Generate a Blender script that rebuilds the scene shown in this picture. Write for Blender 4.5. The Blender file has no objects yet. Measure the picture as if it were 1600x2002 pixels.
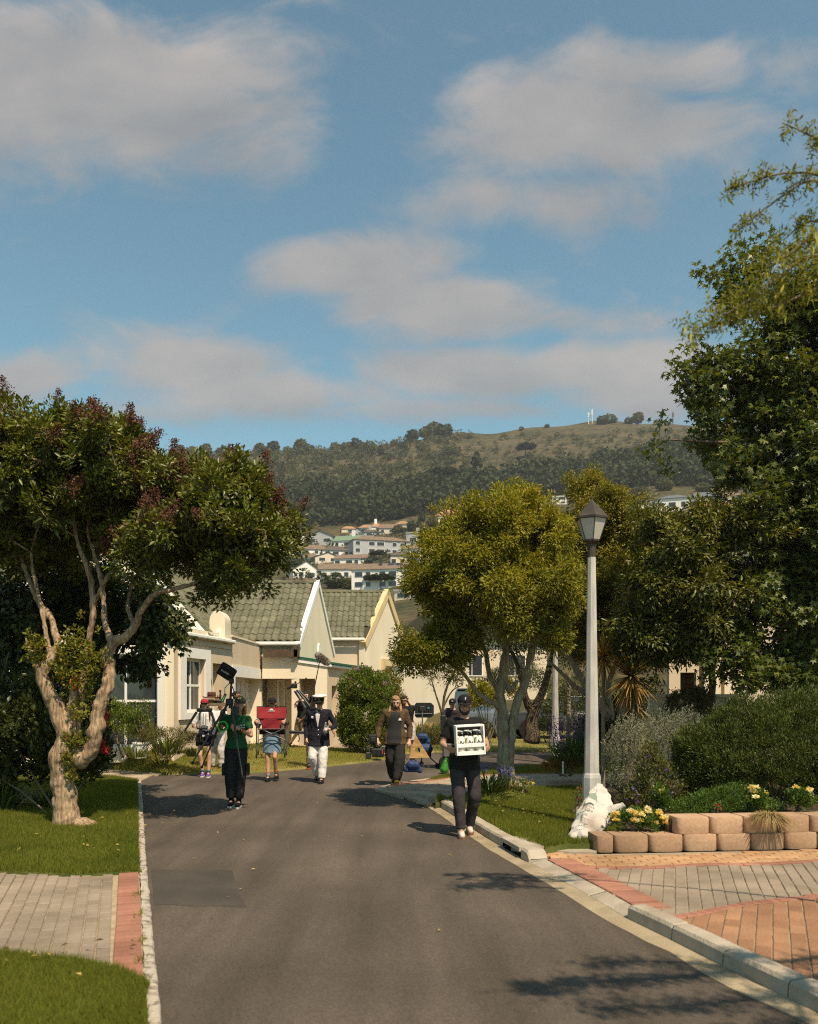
import bpy, math, random
import numpy as np
from mathutils import Vector, Matrix, Quaternion

rng = np.random.default_rng(7)
random.seed(7)
SC = bpy.context.scene
COL = SC.collection
F, H, HY = 1680.0, 1.8, 1358.0          # survey constants: focal length, eye height, eye level

# ------------------------------------------------------------------ camera
cam = bpy.data.cameras.new('camera')
cam_ob = bpy.data.objects.new('camera', cam)
COL.objects.link(cam_ob)
cam_ob.location = (0, 0, H)
cam_ob.rotation_euler = (math.pi / 2, 0, 0)
cam.sensor_fit = 'VERTICAL'
cam.sensor_height = 36.0
cam.lens = F * 36 / 2002
cam.shift_y = (HY - 1001) / 2002
cam.clip_start = 0.1
cam.clip_end = 5000
cam.dof.use_dof = True
cam.dof.focus_distance = 16
cam.dof.aperture_fstop = 1.9
SC.camera = cam_ob

# ------------------------------------------------------------------ sun and sky
SUN_EL, SUN_AZ = math.radians(56), math.radians(150)
sdir = Vector((math.sin(SUN_AZ) * math.cos(SUN_EL), math.cos(SUN_AZ) * math.cos(SUN_EL), math.sin(SUN_EL)))
sun = bpy.data.lights.new('sun', 'SUN')
sun.energy = 4.9
sun.angle = math.radians(0.5)
sun.color = (1.0, 0.83, 0.61)
sun_ob = bpy.data.objects.new('sun', sun)
COL.objects.link(sun_ob)
sun_ob.rotation_euler = sdir.to_track_quat('Z', 'Y').to_euler()

world = bpy.data.worlds.new('World')
SC.world = world
world.use_nodes = True
wn, wl = world.node_tree.nodes, world.node_tree.links
wn.clear()
def W(t, **k):
    n = wn.new(t)
    for a, b in k.items():
        setattr(n, a, b)
    return n
def wm(op, a, b=None, c=None):
    n = W('ShaderNodeMath', operation=op)
    for i, v in enumerate((a, b, c)):
        if v is None: continue
        if isinstance(v, (int, float)): n.inputs[i].default_value = v
        else: wl.new(v, n.inputs[i])
    return n.outputs[0]
sky = W('ShaderNodeTexSky', sky_type='NISHITA')
sky.sun_disc = False
sky.sun_elevation = SUN_EL
sky.sun_rotation = SUN_AZ
sky.altitude = 0
sky.air_density = 1.0
sky.dust_density = 0.6
sky.ozone_density = 2.0
SKYG = W('ShaderNodeMix', data_type='RGBA', blend_type='MULTIPLY')
SKYG.inputs[0].default_value = 1.0
wl.new(sky.outputs[0], SKYG.inputs[6])
SKYG.inputs[7].default_value = (0.90, 1.18, 0.96, 1)
tc = W('ShaderNodeTexCoord')
sep = W('ShaderNodeSeparateXYZ')
wl.new(tc.outputs['Generated'], sep.inputs[0])
gx, gy, gz = sep.outputs
yc = wm('MAXIMUM', gy, 0.08)
u, v = wm('DIVIDE', gx, yc), wm('DIVIDE', gz, yc)
comb = W('ShaderNodeCombineXYZ')
wl.new(u, comb.inputs[0]); wl.new(wm('MULTIPLY', v, 1.8), comb.inputs[1])
front = wm('MULTIPLY', wm('GREATER_THAN', gy, 0.08), 1.0)
def wnoise(scale, detail, vec, rough=0.55, dist=0.0):
    n = W('ShaderNodeTexNoise')
    n.inputs['Scale'].default_value = scale
    n.inputs['Detail'].default_value = detail
    n.inputs['Roughness'].default_value = rough
    n.inputs['Distortion'].default_value = dist
    wl.new(vec, n.inputs['Vector'])
    return n.outputs[0]
n1 = wnoise(4.6, 12, comb.outputs[0], 0.60, 0.5)
n2 = wnoise(11.0, 6, comb.outputs[0], 0.5)
# cumulus banks standing in this part of the sky: direction, half width, half height, weight
BANKS = [(150, 190, 520, 190, .95), (60, 90, 380, 130, .6), (1120, 250, 420, 130, .9), (1330, 130, 330, 90, .8), (1100, 390, 330, 80, .72),
         (730, 520, 210, 75, 1.0), (880, 600, 260, 85, .95), (380, 715, 170, 75, 1.0), (520, 770, 300, 55, .85), (1060, 725, 420, 62, 1.0),
         (1150, 620, 200, 50, .6), (30, 740, 140, 60, .8), (560, 130, 120, 70, .3), (850, 240, 120, 70, .5), (1260, 770, 240, 55, .95), (700, 800, 700, 36, .55)]
acc = None; tsum = None; gsum = None
for bx, by, bw, bh, wt in BANKS:
    du = wm('DIVIDE', wm('SUBTRACT', u, (bx - 800) / F), bw / F)
    dv0 = wm('SUBTRACT', v, (HY - by) / F)
    # flatter below, domed above
    dv = wm('DIVIDE', dv0, bh / F)
    r2 = wm('ADD', wm('MULTIPLY', du, du), wm('MULTIPLY', dv, dv))
    g = wm('MULTIPLY', wm('EXPONENT', wm('MULTIPLY', r2, -1.1)), wt)
    acc = g if acc is None else wm('MAXIMUM', acc, g)
    gt = wm('MULTIPLY', g, dv); tsum = gt if tsum is None else wm('ADD', tsum, gt); gsum = g if gsum is None else wm('ADD', gsum, g)
acc = wm('MULTIPLY', wm('MULTIPLY', acc, front), 1.2)
nn = wm('ADD', wm('MULTIPLY', n1, 1.0), wm('MULTIPLY', n2, 0.22))
back_n = wnoise(2.6, 7, tc.outputs['Generated'], 0.55)
bankf = wm('ADD', acc, wm('MULTIPLY', wm("SUBTRACT", nn, 0.57), 2.2))
cl_front = wm('MULTIPLY', bankf, front)
cl_back = wm('MULTIPLY', wm('MULTIPLY', wm('SUBTRACT', back_n, 0.42), 3.0), wm('SUBTRACT', 1.0, front))
cl = wm('ADD', cl_front, cl_back)
mr = W('ShaderNodeMapRange', interpolation_type='SMOOTHSTEP')
wl.new(cl, mr.inputs[0])
mr.inputs[1].default_value = 0.26; mr.inputs[2].default_value = 1.0
mr.inputs[3].default_value = 0.0; mr.inputs[4].default_value = 0.85
n3 = wnoise(6.0, 6, comb.outputs[0], 0.5)
ccol = W('ShaderNodeMix', data_type='RGBA')
topf = wm('DIVIDE', tsum, wm('ADD', gsum, .15))
cf = wm('ADD', wm('ADD', wm('MULTIPLY', wm('SUBTRACT', n3, .5), 1.6), wm('MULTIPLY', wm('MULTIPLY', topf, front), .42)), .40)
cfc = W('ShaderNodeClamp'); wl.new(cf, cfc.inputs[0])
wl.new(cfc.outputs[0], ccol.inputs[0])
CLOUD = (3.0, 2.92, 3.0)
ccol.inputs[6].default_value = (2.4, 2.36, 2.38, 1)
ccol.inputs[7].default_value = (4.5, 3.95, 3.6, 1)
skm = W('ShaderNodeMix', data_type='RGBA')
wl.new(mr.outputs[0], skm.inputs[0])
wl.new(SKYG.outputs[2], skm.inputs[6])
wl.new(ccol.outputs[2], skm.inputs[7])
bg = W('ShaderNodeBackground')
bg.inputs[1].default_value = 0.1
wl.new(skm.outputs[2], bg.inputs[0])
wo = W('ShaderNodeOutputWorld')
wl.new(bg.outputs[0], wo.inputs[0])

SC.view_settings.view_transform = 'Standard'
SC.view_settings.look = 'None'
SC.view_settings.exposure = 0.42
SC.view_settings.gamma = 1.0
SC.view_settings.use_curve_mapping = False
SC.render.engine = 'CYCLES'
cy = SC.cycles
cy.max_bounces = 6; cy.diffuse_bounces = 3; cy.glossy_bounces = 2; cy.transmission_bounces = 4; cy.transparent_max_bounces = 6
cy.volume_bounces = 0
cy.caustics_reflective = False; cy.caustics_refractive = False
cy.use_denoising = False
cy.use_adaptive_sampling = False
cy.blur_glossy = 1.0
cy.filter_width = 1.1
cy.sample_clamp_indirect = 6
try:
    cy.denoiser = 'OPENIMAGEDENOISE'; cy.denoising_input_passes = 'RGB_ALBEDO_NORMAL'; cy.denoising_prefilter = 'ACCURATE'
except Exception:
    pass

# ------------------------------------------------------------------ survey helpers
def G(x, y, h=0.0):
    """the point at height h seen at survey reading (x, y), below eye level"""
    s = (y - HY) / (H - h)
    return ((x - 800) / s, F / s, h)
def P(x, y, d):
    """the point at distance d seen at survey reading (x, y)"""
    return ((x - 800) * d / F, d, H - (y - HY) * d / F)

# ------------------------------------------------------------------ materials
MATS = {}
def srgb(r, g, b):
    f = lambda c: (c / 255) / 12.92 if c / 255 <= .04045 else ((c / 255 + .055) / 1.055) ** 2.4
    return (f(r), f(g), f(b))
def nodes_of(name):
    m = bpy.data.materials.new(name)
    m.use_nodes = True
    MATS[name] = m
    return m, m.node_tree.nodes, m.node_tree.links, m.node_tree.nodes['Principled BSDF']
def M(name, c1, c2=None, scale=6.0, rough=.85, bump=0.0, bscale=60.0, spec=.25, metal=0.0, detail=6, stretch=None, obj=False, c3=None, lo=.35, hi=.65, attr=None):
    """two-tone mottled surface with fine relief"""
    m, N, L, b = nodes_of(name)
    b.inputs['Roughness'].default_value = rough
    b.inputs['Specular IOR Level'].default_value = spec
    b.inputs['Metallic'].default_value = metal
    if obj:
        t = N.new('ShaderNodeTexCoord'); vec = t.outputs['Object']
    else:
        t = N.new('ShaderNodeNewGeometry'); vec = t.outputs['Position']
    if stretch:
        mp = N.new('ShaderNodeMapping'); mp.inputs['Scale'].default_value = stretch
        L.new(vec, mp.inputs[0]); vec = mp.outputs[0]
    if c2 is None:
        b.inputs['Base Color'].default_value = (*c1, 1)
    else:
        n = N.new('ShaderNodeTexNoise'); n.inputs['Scale'].default_value = scale; n.inputs['Detail'].default_value = detail
        L.new(vec, n.inputs['Vector'])
        r = N.new('ShaderNodeValToRGB')
        r.color_ramp.elements[0].position = lo; r.color_ramp.elements[0].color = (*c1, 1)
        r.color_ramp.elements[1].position = hi; r.color_ramp.elements[1].color = (*c2, 1)
        if c3:
            e = r.color_ramp.elements.new(.5 * (lo + hi)); e.color = (*c3, 1)
        L.new(n.outputs[0], r.inputs[0])
        out = r.outputs[0]
        if attr:
            a = N.new('ShaderNodeAttribute'); a.attribute_name = attr
            mx = N.new('ShaderNodeMix'); mx.data_type = 'RGBA'; mx.blend_type = 'MULTIPLY'; mx.inputs[0].default_value = 1
            L.new(out, mx.inputs[6]); L.new(a.outputs['Color'], mx.inputs[7]); out = mx.outputs[2]
        L.new(out, b.inputs['Base Color'])
    if bump:
        n2 = N.new('ShaderNodeTexNoise'); n2.inputs['Scale'].default_value = bscale; n2.inputs['Detail'].default_value = 5
        L.new(vec, n2.inputs['Vector'])
        bp = N.new('ShaderNodeBump'); bp.inputs['Strength'].default_value = min(1, bump); bp.inputs['Distance'].default_value = .02
        L.new(n2.outputs[0], bp.inputs['Height']); L.new(bp.outputs[0], b.inputs['Normal'])
    return m
def MI(name, c1, c2, rough=.9, bscale=60, bump=.3, grain=.25):
    """like M but each object gets its own tone between c1 and c2 (bricks, tiles)"""
    m, N, L, b = nodes_of(name)
    b.inputs['Roughness'].default_value = rough; b.inputs['Specular IOR Level'].default_value = .2
    oi = N.new('ShaderNodeObjectInfo'); at = N.new('ShaderNodeAttribute'); at.attribute_name = 'var'
    ad = N.new('ShaderNodeMath'); ad.operation = 'ADD'; L.new(oi.outputs['Random'], ad.inputs[0]); L.new(at.outputs['Fac'], ad.inputs[1])
    fr = N.new('ShaderNodeMath'); fr.operation = 'FRACT'; L.new(ad.outputs[0], fr.inputs[0])
    g = N.new('ShaderNodeNewGeometry')
    n = N.new('ShaderNodeTexNoise'); n.inputs['Scale'].default_value = bscale; n.inputs['Detail'].default_value = 5
    L.new(g.outputs['Position'], n.inputs['Vector'])
    n2 = N.new('ShaderNodeTexNoise'); n2.inputs['Scale'].default_value = 1.6; n2.inputs['Detail'].default_value = 4
    L.new(g.outputs['Position'], n2.inputs['Vector'])
    mx = N.new('ShaderNodeMix'); mx.data_type = 'RGBA'; L.new(fr.outputs[0], mx.inputs[0])
    mx.inputs[6].default_value = (*c1, 1); mx.inputs[7].default_value = (*c2, 1)
    mm = N.new('ShaderNodeMapRange'); L.new(n.outputs[0], mm.inputs[0]); mm.inputs[1].default_value = .3; mm.inputs[2].default_value = .7
    mm.inputs[3].default_value = 1 - grain; mm.inputs[4].default_value = 1 + grain
    m3 = N.new('ShaderNodeMapRange'); L.new(n2.outputs[0], m3.inputs[0]); m3.inputs[1].default_value = .35; m3.inputs[2].default_value = .65
    m3.inputs[3].default_value = .8; m3.inputs[4].default_value = 1.15
    pr = N.new('ShaderNodeMath'); pr.operation = 'MULTIPLY'; L.new(mm.outputs[0], pr.inputs[0]); L.new(m3.outputs[0], pr.inputs[1])
    vs = N.new('ShaderNodeVectorMath'); vs.operation = 'SCALE'; L.new(mx.outputs[2], vs.inputs[0]); L.new(pr.outputs[0], vs.inputs['Scale'])
    L.new(vs.outputs[0], b.inputs['Base Color'])
    bp = N.new('ShaderNodeBump'); bp.inputs['Strength'].default_value = bump; bp.inputs['Distance'].default_value = .01
    L.new(n.outputs[0], bp.inputs['Height']); L.new(bp.outputs[0], b.inputs['Normal'])
    return m
def LEAF(name, c1, c2, trans=.35, tcol=None, rough=.42, spec=.45, c3=None):
    rough = rough + .08; spec = spec * .75
    """leaf: tone by leaf ('var'), glossy skin, light passing through"""
    m, N, L, b = nodes_of(name)
    at = N.new('ShaderNodeAttribute'); at.attribute_name = 'var'
    r = N.new('ShaderNodeValToRGB')
    r.color_ramp.elements[0].color = (*c1, 1); r.color_ramp.elements[1].color = (*c2, 1)
    if c3:
        e = r.color_ramp.elements.new(.93); e.color = (*c2, 1)
        r.color_ramp.elements[-1].color = (*c3, 1)
    L.new(at.outputs['Fac'], r.inputs[0])
    L.new(r.outputs[0], b.inputs['Base Color'])
    b.inputs['Roughness'].default_value = rough; b.inputs['Specular IOR Level'].default_value = spec
    tr = N.new('ShaderNodeBsdfTranslucent')
    vs = N.new('ShaderNodeMix'); vs.data_type = 'RGBA'; vs.blend_type = 'MULTIPLY'; vs.inputs[0].default_value = 1
    L.new(r.outputs[0], vs.inputs[6]); vs.inputs[7].default_value = (*(tcol or (1.5, 1.4, .5)), 1)
    L.new(vs.outputs[2], tr.inputs[0])
    mx = N.new('ShaderNodeMixShader'); mx.inputs[0].default_value = trans
    L.new(b.outputs[0], mx.inputs[1]); L.new(tr.outputs[0], mx.inputs[2])
    L.new(mx.outputs[0], N['Material Output'].inputs[0])
    return m

# ------------------------------------------------------------------ object helpers
def link(o, parent=None):
    COL.objects.link(o)
    if parent is not None: o.parent = parent
    return o
def tag(o, label=None, cat=None, group=None, kind=None):
    if label: o['label'] = label
    if cat: o['category'] = cat
    if group: o['group'] = group
    if kind: o['kind'] = kind
    return o
def thing(name, label, cat, loc=(0, 0, 0), rz=0.0, group=None):
    o = bpy.data.objects.new(name, None)
    o.empty_display_size = .1
    o.location = loc; o.rotation_euler = (0, 0, rz)
    link(o)
    return tag(o, label, cat, group)
def dup(o, parent=None):
    c = o.copy(); link(c)
    if parent is not None: c.parent = parent
    for ch in list(o.children): dup(ch, c)
    return c
def as_np(x): return np.asarray(x, dtype=np.float64)
def npmesh(name, V, faces, mat, parent=None, smooth=False, var=None, vcol=None):
    """V (n,3); faces: (m,3) or (m,4) array, or a list of such arrays"""
    if isinstance(faces, np.ndarray): faces = [faces]
    faces = [f for f in faces if len(f)]
    me = bpy.data.meshes.new(name)
    V = np.ascontiguousarray(V, dtype=np.float32)
    me.vertices.add(len(V)); me.vertices.foreach_set('co', V.ravel())
    li = np.concatenate([f.ravel() for f in faces]).astype(np.int32)
    tot = np.concatenate([np.full(len(f), f.shape[1], dtype=np.int32) for f in faces])
    st = np.concatenate([[0], np.cumsum(tot)[:-1]]).astype(np.int32)
    me.loops.add(len(li)); me.loops.foreach_set('vertex_index', li)
    me.polygons.add(len(tot)); me.polygons.foreach_set('loop_start', st); me.polygons.foreach_set('loop_total', tot)
    if smooth: me.polygons.foreach_set('use_smooth', np.ones(len(tot), dtype=bool))
    me.update(calc_edges=True)
    if var is not None:
        a = me.attributes.new('var', 'FLOAT', 'FACE'); a.data.foreach_set('value', np.asarray(var, dtype=np.float32))
    if mat is not None: me.materials.append(mat)
    o = bpy.data.objects.new(name, me)
    return link(o, parent)

class MB:
    """collects boxes, tubes, lathes; build() links them as one mesh object"""
    def __init__(s): s.v = []; s.f = []; s.mi = []; s.cur = 0
    def add(s, V, Fs):
        b = len(s.v); s.v.extend([tuple(p) for p in V])
        for f in Fs: s.f.append(tuple(i + b for i in f)); s.mi.append(s.cur)
        return s
    def box(s, lo, hi, rot=None, org=None):
        x0, y0, z0 = lo; x1, y1, z1 = hi
        V = [(x0, y0, z0), (x1, y0, z0), (x1, y1, z0), (x0, y1, z0), (x0, y0, z1), (x1, y0, z1), (x1, y1, z1), (x0, y1, z1)]
        if rot is not None:
            c = Vector(org) if org is not None else Vector(((x0 + x1) / 2, (y0 + y1) / 2, (z0 + z1) / 2))
            V = [tuple(rot @ (Vector(p) - c) + c) for p in V]
        return s.add(V, [(0, 3, 2, 1), (4, 5, 6, 7), (0, 1, 5, 4), (1, 2, 6, 5), (2, 3, 7, 6), (3, 0, 4, 7)])
    def bbox(s, lo, hi, b=.01, rot=None, org=None):
        """box with chamfered vertical and top edges"""
        x0, y0, z0 = lo; x1, y1, z1 = hi
        def ring(i, z): return [(x0 + i + 0, y0 + i + b, z), (x0 + i + b, y0 + i, z), (x1 - i - b, y0 + i, z), (x1 - i, y0 + i + b, z),
                                (x1 - i, y1 - i - b, z), (x1 - i - b, y1 - i, z), (x0 + i + b, y1 - i, z), (x0 + i, y1 - i - b, z)]
        R = [ring(b * .7, z0), ring(0, z0 + b), ring(0, z1 - b), ring(b * .7, z1)]
        V = [p for r in R for p in r]
        if rot is not None:
            c = Vector(org) if org is not None else Vector(((x0 + x1) / 2, (y0 + y1) / 2, (z0 + z1) / 2))
            V = [tuple(rot @ (Vector(p) - c) + c) for p in V]
        Fs = [tuple(range(7, -1, -1)), tuple(range(24, 32))]
        for k in range(3):
            for i in range(8):
                j = (i + 1) % 8
                Fs.append((k * 8 + i, k * 8 + j, k * 8 + 8 + j, k * 8 + 8 + i))
        return s.add(V, Fs)
    def tube(s, pts, rad, k=8, cap=True, flat=1.0, up=None):
        pts = [Vector(p) for p in pts]
        if isinstance(rad, (int, float)): rad = [rad] * len(pts)
        n = len(pts); V = []
        t0 = (pts[1] - pts[0]).normalized()
        a = Vector(up) if up is not None else (Vector((0, 0, 1)) if abs(t0.z) < .9 else Vector((1, 0, 0)))
        x = (a - t0 * a.dot(t0)).normalized()
        for i in range(n):
            t = (pts[min(i + 1, n - 1)] - pts[max(i - 1, 0)]).normalized()
            x = (x - t * x.dot(t)).normalized(); y = t.cross(x)
            for j in range(k):
                w = 2 * math.pi * j / k
                V.append(pts[i] + (x * math.cos(w) * flat + y * math.sin(w)) * rad[i])
        Fs = []
        for i in range(n - 1):
            for j in range(k):
                j2 = (j + 1) % k
                Fs.append((i * k + j, i * k + j2, (i + 1) * k + j2, (i + 1) * k + j))
        if cap: Fs += [tuple(range(k - 1, -1, -1)), tuple((n - 1) * k + j for j in range(k))]
        return s.add(V, Fs)
    def lathe(s, prof, c=(0, 0, 0), k=16, ax=None, ph=0.0):
        """prof: (radius, height) from bottom up; ax: matrix that turns the z axis"""
        V = []
        for r, z in prof:
            for j in range(k):
                w = 2 * math.pi * (j + ph) / k
                p = Vector((r * math.cos(w), r * math.sin(w), z))
                if ax is not None: p = ax @ p
                V.append(p + Vector(c))
        Fs = []
        for i in range(len(prof) - 1):
            for j in range(k):
                j2 = (j + 1) % k
                Fs.append((i * k + j, i * k + j2, (i + 1) * k + j2, (i + 1) * k + j))
        Fs += [tuple(range(k - 1, -1, -1)), tuple((len(prof) - 1) * k + j for j in range(k))]
        return s.add(V, Fs)
    def ball(s, c, r, rot=None, n=10, m=7):
        if isinstance(r, (int, float)): r = (r, r, r)
        V = []; Fs = []
        for i in range(m + 1):
            th = math.pi * i / m
            for j in range(n):
                w = 2 * math.pi * j / n
                p = Vector((r[0] * math.sin(th) * math.cos(w), r[1] * math.sin(th) * math.sin(w), -r[2] * math.cos(th)))
                if rot is not None: p = rot @ p
                V.append(p + Vector(c))
        for i in range(m):
            for j in range(n):
                j2 = (j + 1) % n
                if i == 0: Fs.append((j, n + j2, n + j))
                elif i == m - 1: Fs.append((i * n + j, i * n + j2, (i + 1) * n + j))
                else: Fs.append((i * n + j, i * n + j2, (i + 1) * n + j2, (i + 1) * n + j))
        return s.add(V, Fs)
    def limb(s, a, b, r1, r2, k=10):
        """tapered bone with round ends"""
        s.tube([a, b], [r1, r2], k); s.ball(a, r1, n=k); s.ball(b, r2, n=k); return s
    def prism(s, poly, d0, d1, axis='z'):
        """polygon (u,v) extruded between d0 and d1 along an axis"""
        n = len(poly)
        def q(p, d): return (p[0], p[1], d) if axis == 'z' else (p[0], d, p[1]) if axis == 'y' else (d, p[0], p[1])
        V = [q(p, d0) for p in poly] + [q(p, d1) for p in poly]
        Fs = [tuple(range(n - 1, -1, -1)), tuple(range(n, 2 * n))] + [(i, (i + 1) % n, n + (i + 1) % n, n + i) for i in range(n)]
        return s.add(V, Fs)
    def quad(s, a, b, c, d): return s.add([a, b, c, d], [(0, 1, 2, 3)])
    def grid(s, rows):
        n = len(rows[0]); V = [p for r in rows for p in r]
        return s.add(V, [(i * n + j, i * n + j + 1, (i + 1) * n + j + 1, (i + 1) * n + j) for i in range(len(rows) - 1) for j in range(n - 1)])
    def build(s, name, mat, parent=None, smooth=False, loc=None):
        me = bpy.data.meshes.new(name)
        me.from_pydata(s.v, [], s.f)
        mats = mat if isinstance(mat, (list, tuple)) else [mat]
        for m in mats: me.materials.append(m)
        if len(mats) > 1: me.polygons.foreach_set('material_index', s.mi)
        if smooth: me.polygons.foreach_set('use_smooth', [True] * len(me.polygons))
        me.update()
        o = bpy.data.objects.new(name, me)
        if loc is not None: o.location = loc
        return link(o, parent)
def smooth_by_angle(o, deg=40):
    o.data.polygons.foreach_set('use_smooth', [True] * len(o.data.polygons))
    try: o.data.set_sharp_from_angle(angle=math.radians(deg))
    except Exception: pass
    return o
def remesh(o, vox, it=4, disp=0.0, dscale=.1, fac=.5):
    m = o.modifiers.new('remesh', 'REMESH'); m.mode = 'VOXEL'; m.voxel_size = vox; m.use_smooth_shade = True
    if it:
        m = o.modifiers.new('smooth', 'SMOOTH'); m.factor = fac; m.iterations = it
    if disp:
        key = 'folds%.2f' % dscale
        t = bpy.data.textures.get(key) or bpy.data.textures.new(key, 'CLOUDS')
        t.noise_scale = dscale; t.noise_depth = 2
        m = o.modifiers.new('folds', 'DISPLACE'); m.texture = t; m.strength = disp; m.mid_level = .5
        m.texture_coords = 'LOCAL'
    return o

# ------------------------------------------------------------------ foliage helpers
def unit(a): return a / np.maximum(np.linalg.norm(a, axis=-1, keepdims=True), 1e-9)
def leaf_mesh(name, Pt, D, Nn, L, Wd, mat, parent=None, fold=.25, var=None, curl=0.0):
    """one folded leaf (two faces) per point"""
    n = len(Pt); D = unit(D); S = unit(np.cross(D, Nn)); U = np.cross(S, D)
    L = np.broadcast_to(L, (n,))[:, None]; Wd = np.broadcast_to(Wd, (n,))[:, None]
    mid = Pt + D * L * .45
    tip = Pt + D * L - U * L * curl
    V = np.stack([Pt, mid + S * Wd * .5 + U * Wd * fold, tip, mid - S * Wd * .5 + U * Wd * fold], 1).reshape(-1, 3)
    i = np.arange(n)[:, None] * 4
    Fc = np.stack([i + [0, 1, 2], i + [0, 2, 3]], 1).reshape(-1, 3)
    if var is None: var = rng.random(n)
    return npmesh(name, V, Fc, mat, parent, var=np.repeat(var, 2))
def star_mesh(name, Pt, D, Nn, L, mat, parent=None, var=None):
    """five-lobed leaf"""
    n = len(Pt); D = unit(D); S = unit(np.cross(D, Nn)); U = np.cross(S, D)
    ang = []; rad = []
    for k in range(5):
        a = (k - 2) * 1.02
        ang += [a, a + .51]; rad += [1.0 - .12 * abs(k - 2) ** 1.3, .40]
    ang[-1] = math.pi; rad[-1] = .1
    ang = np.array(ang); rad = np.array(rad)
    L = np.broadcast_to(L, (n,))[:, None, None]
    out = (D[:, None] * (np.cos(ang) * rad)[None, :, None] + S[:, None] * (np.sin(ang) * rad)[None, :, None] - U[:, None] * ((rad ** 2) * .3)[None, :, None]) * L * .55
    c = Pt[:, None]
    V = np.concatenate([c, c + out], 1).reshape(-1, 3)
    i = np.arange(n)[:, None, None] * 11
    tri = np.array([[0, 1 + k, 1 + (k + 1) % 10] for k in range(10)])[None]
    Fc = (i + tri).reshape(-1, 3)
    if var is None: var = rng.random(n)
    return npmesh(name, V, Fc, mat, parent, var=np.repeat(var, 10))
def blade_mesh(name, Pt, D, L, Wd, mat, parent=None, var=None, bend=.25, seg=1):
    """grass-like blades; seg=1 one triangle, seg>1 an arching strip"""
    n = len(Pt); D = unit(D)
    side = unit(np.stack([-D[:, 1] + rng.normal(0, .8, n), D[:, 0] + rng.normal(0, .8, n), rng.normal(0, .1, n)], 1))
    L = np.broadcast_to(L, (n,))[:, None]; Wd = np.broadcast_to(Wd, (n,))[:, None]
    if var is None: var = rng.random(n)
    if seg == 1:
        V = np.stack([Pt - side * Wd / 2, Pt + side * Wd / 2, Pt + D * L], 1).reshape(-1, 3)
        return npmesh(name, V, np.arange(3 * n).reshape(-1, 3), mat, parent, var=var)
    side = unit(np.cross(D, np.array([0, 0, 1.0])) + 1e-6)
    rows = []
    for k in range(seg + 1):
        t = k / seg
        c = Pt + D * L * t - np.array([0, 0, 1.0]) * L * bend * t * t
        w = Wd * .5 * (1 - t ** 2.2 * .95) * (0.6 + .4 * min(1, t * 4))
        rows += [c - side * w, c + side * w]
    V = np.stack(rows, 1).reshape(-1, 3)
    b = np.arange(n)[:, None, None] * (2 * seg + 2)
    q = np.array([[2 * k, 2 * k + 1, 2 * k + 3, 2 * k + 2] for k in range(seg)])[None]
    return npmesh(name, V, (b + q).reshape(-1, 4), mat, parent, var=np.repeat(var, seg))
def shell_points(blobs, n, inner=.7, low=-1.0, jit=0.0):
    """cluster centres in the outer skin of a union of ellipsoids; returns points and outward directions"""
    B = as_np(blobs); wts = (B[:, 3] * B[:, 4] + B[:, 4] * B[:, 5] + B[:, 3] * B[:, 5]); wts = wts / wts.sum()
    out, dr = [], []
    tries = 0
    while sum(map(len, out)) < n and tries < 60:
        tries += 1
        k = rng.choice(len(B), size=n, p=wts)
        d = unit(rng.normal(size=(n, 3)))
        keep = d[:, 2] > low
        r = inner + (1 - inner) * rng.random(n) ** .6
        p = B[k, :3] + d * B[k, 3:] * r[:, None]
        q = (p[:, None] - B[None, :, :3]) / B[None, :, 3:]
        m = np.sqrt((q ** 2).sum(2)); m[np.arange(n), k] = 9
        keep &= m.min(1) > inner * .92
        out.append(p[keep]); dr.append(unit(d[keep] / B[k[keep], 3:]))
    p = np.concatenate(out)[:n]; d = np.concatenate(dr)[:n]
    return p, d
def in_poly(p, poly):
    x, y = p[:, 0], p[:, 1]; ins = np.zeros(len(p), bool); n = len(poly)
    for i in range(n):
        x1, y1 = poly[i][:2]; x2, y2 = poly[(i + 1) % n][:2]
        c = (y1 > y) != (y2 > y)
        with np.errstate(divide='ignore', invalid='ignore'):
            xi = (x2 - x1) * (y - y1) / (y2 - y1 + 1e-12) + x1
        ins ^= c & (x < xi)
    return ins
def sample_poly(poly, dens):
    a = as_np([q[:2] for q in poly]); lo, hi = a.min(0), a.max(0)
    n = int((hi - lo).prod() * dens)
    p = lo + rng.random((n, 2)) * (hi - lo)
    return p[in_poly(p, poly)]
def spray(C, Do, per, rad, lmin, lmax, aspect, up=.3, out=.9, rnd=.8, squash=1.0):
    """leaves scattered about cluster centres C with outward directions Do"""
    n = len(C) * per
    c = np.repeat(C, per, 0); o = np.repeat(Do, per, 0)
    off = rng.normal(size=(n, 3)); off = unit(off) * (rng.random(n) ** .5)[:, None] * rad
    off[:, 2] *= squash
    p = c + off
    d = unit(off / rad * .7 + o * out * .6 + rng.normal(size=(n, 3)) * rnd * .5 + np.array([0, 0, up]))
    nn = unit(o * .7 + np.array([0, 0, .8]) + rng.normal(size=(n, 3)) * .55)
    L = lmin + (lmax - lmin) * rng.random(n)
    return p, d, nn, L, L * aspect
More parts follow.
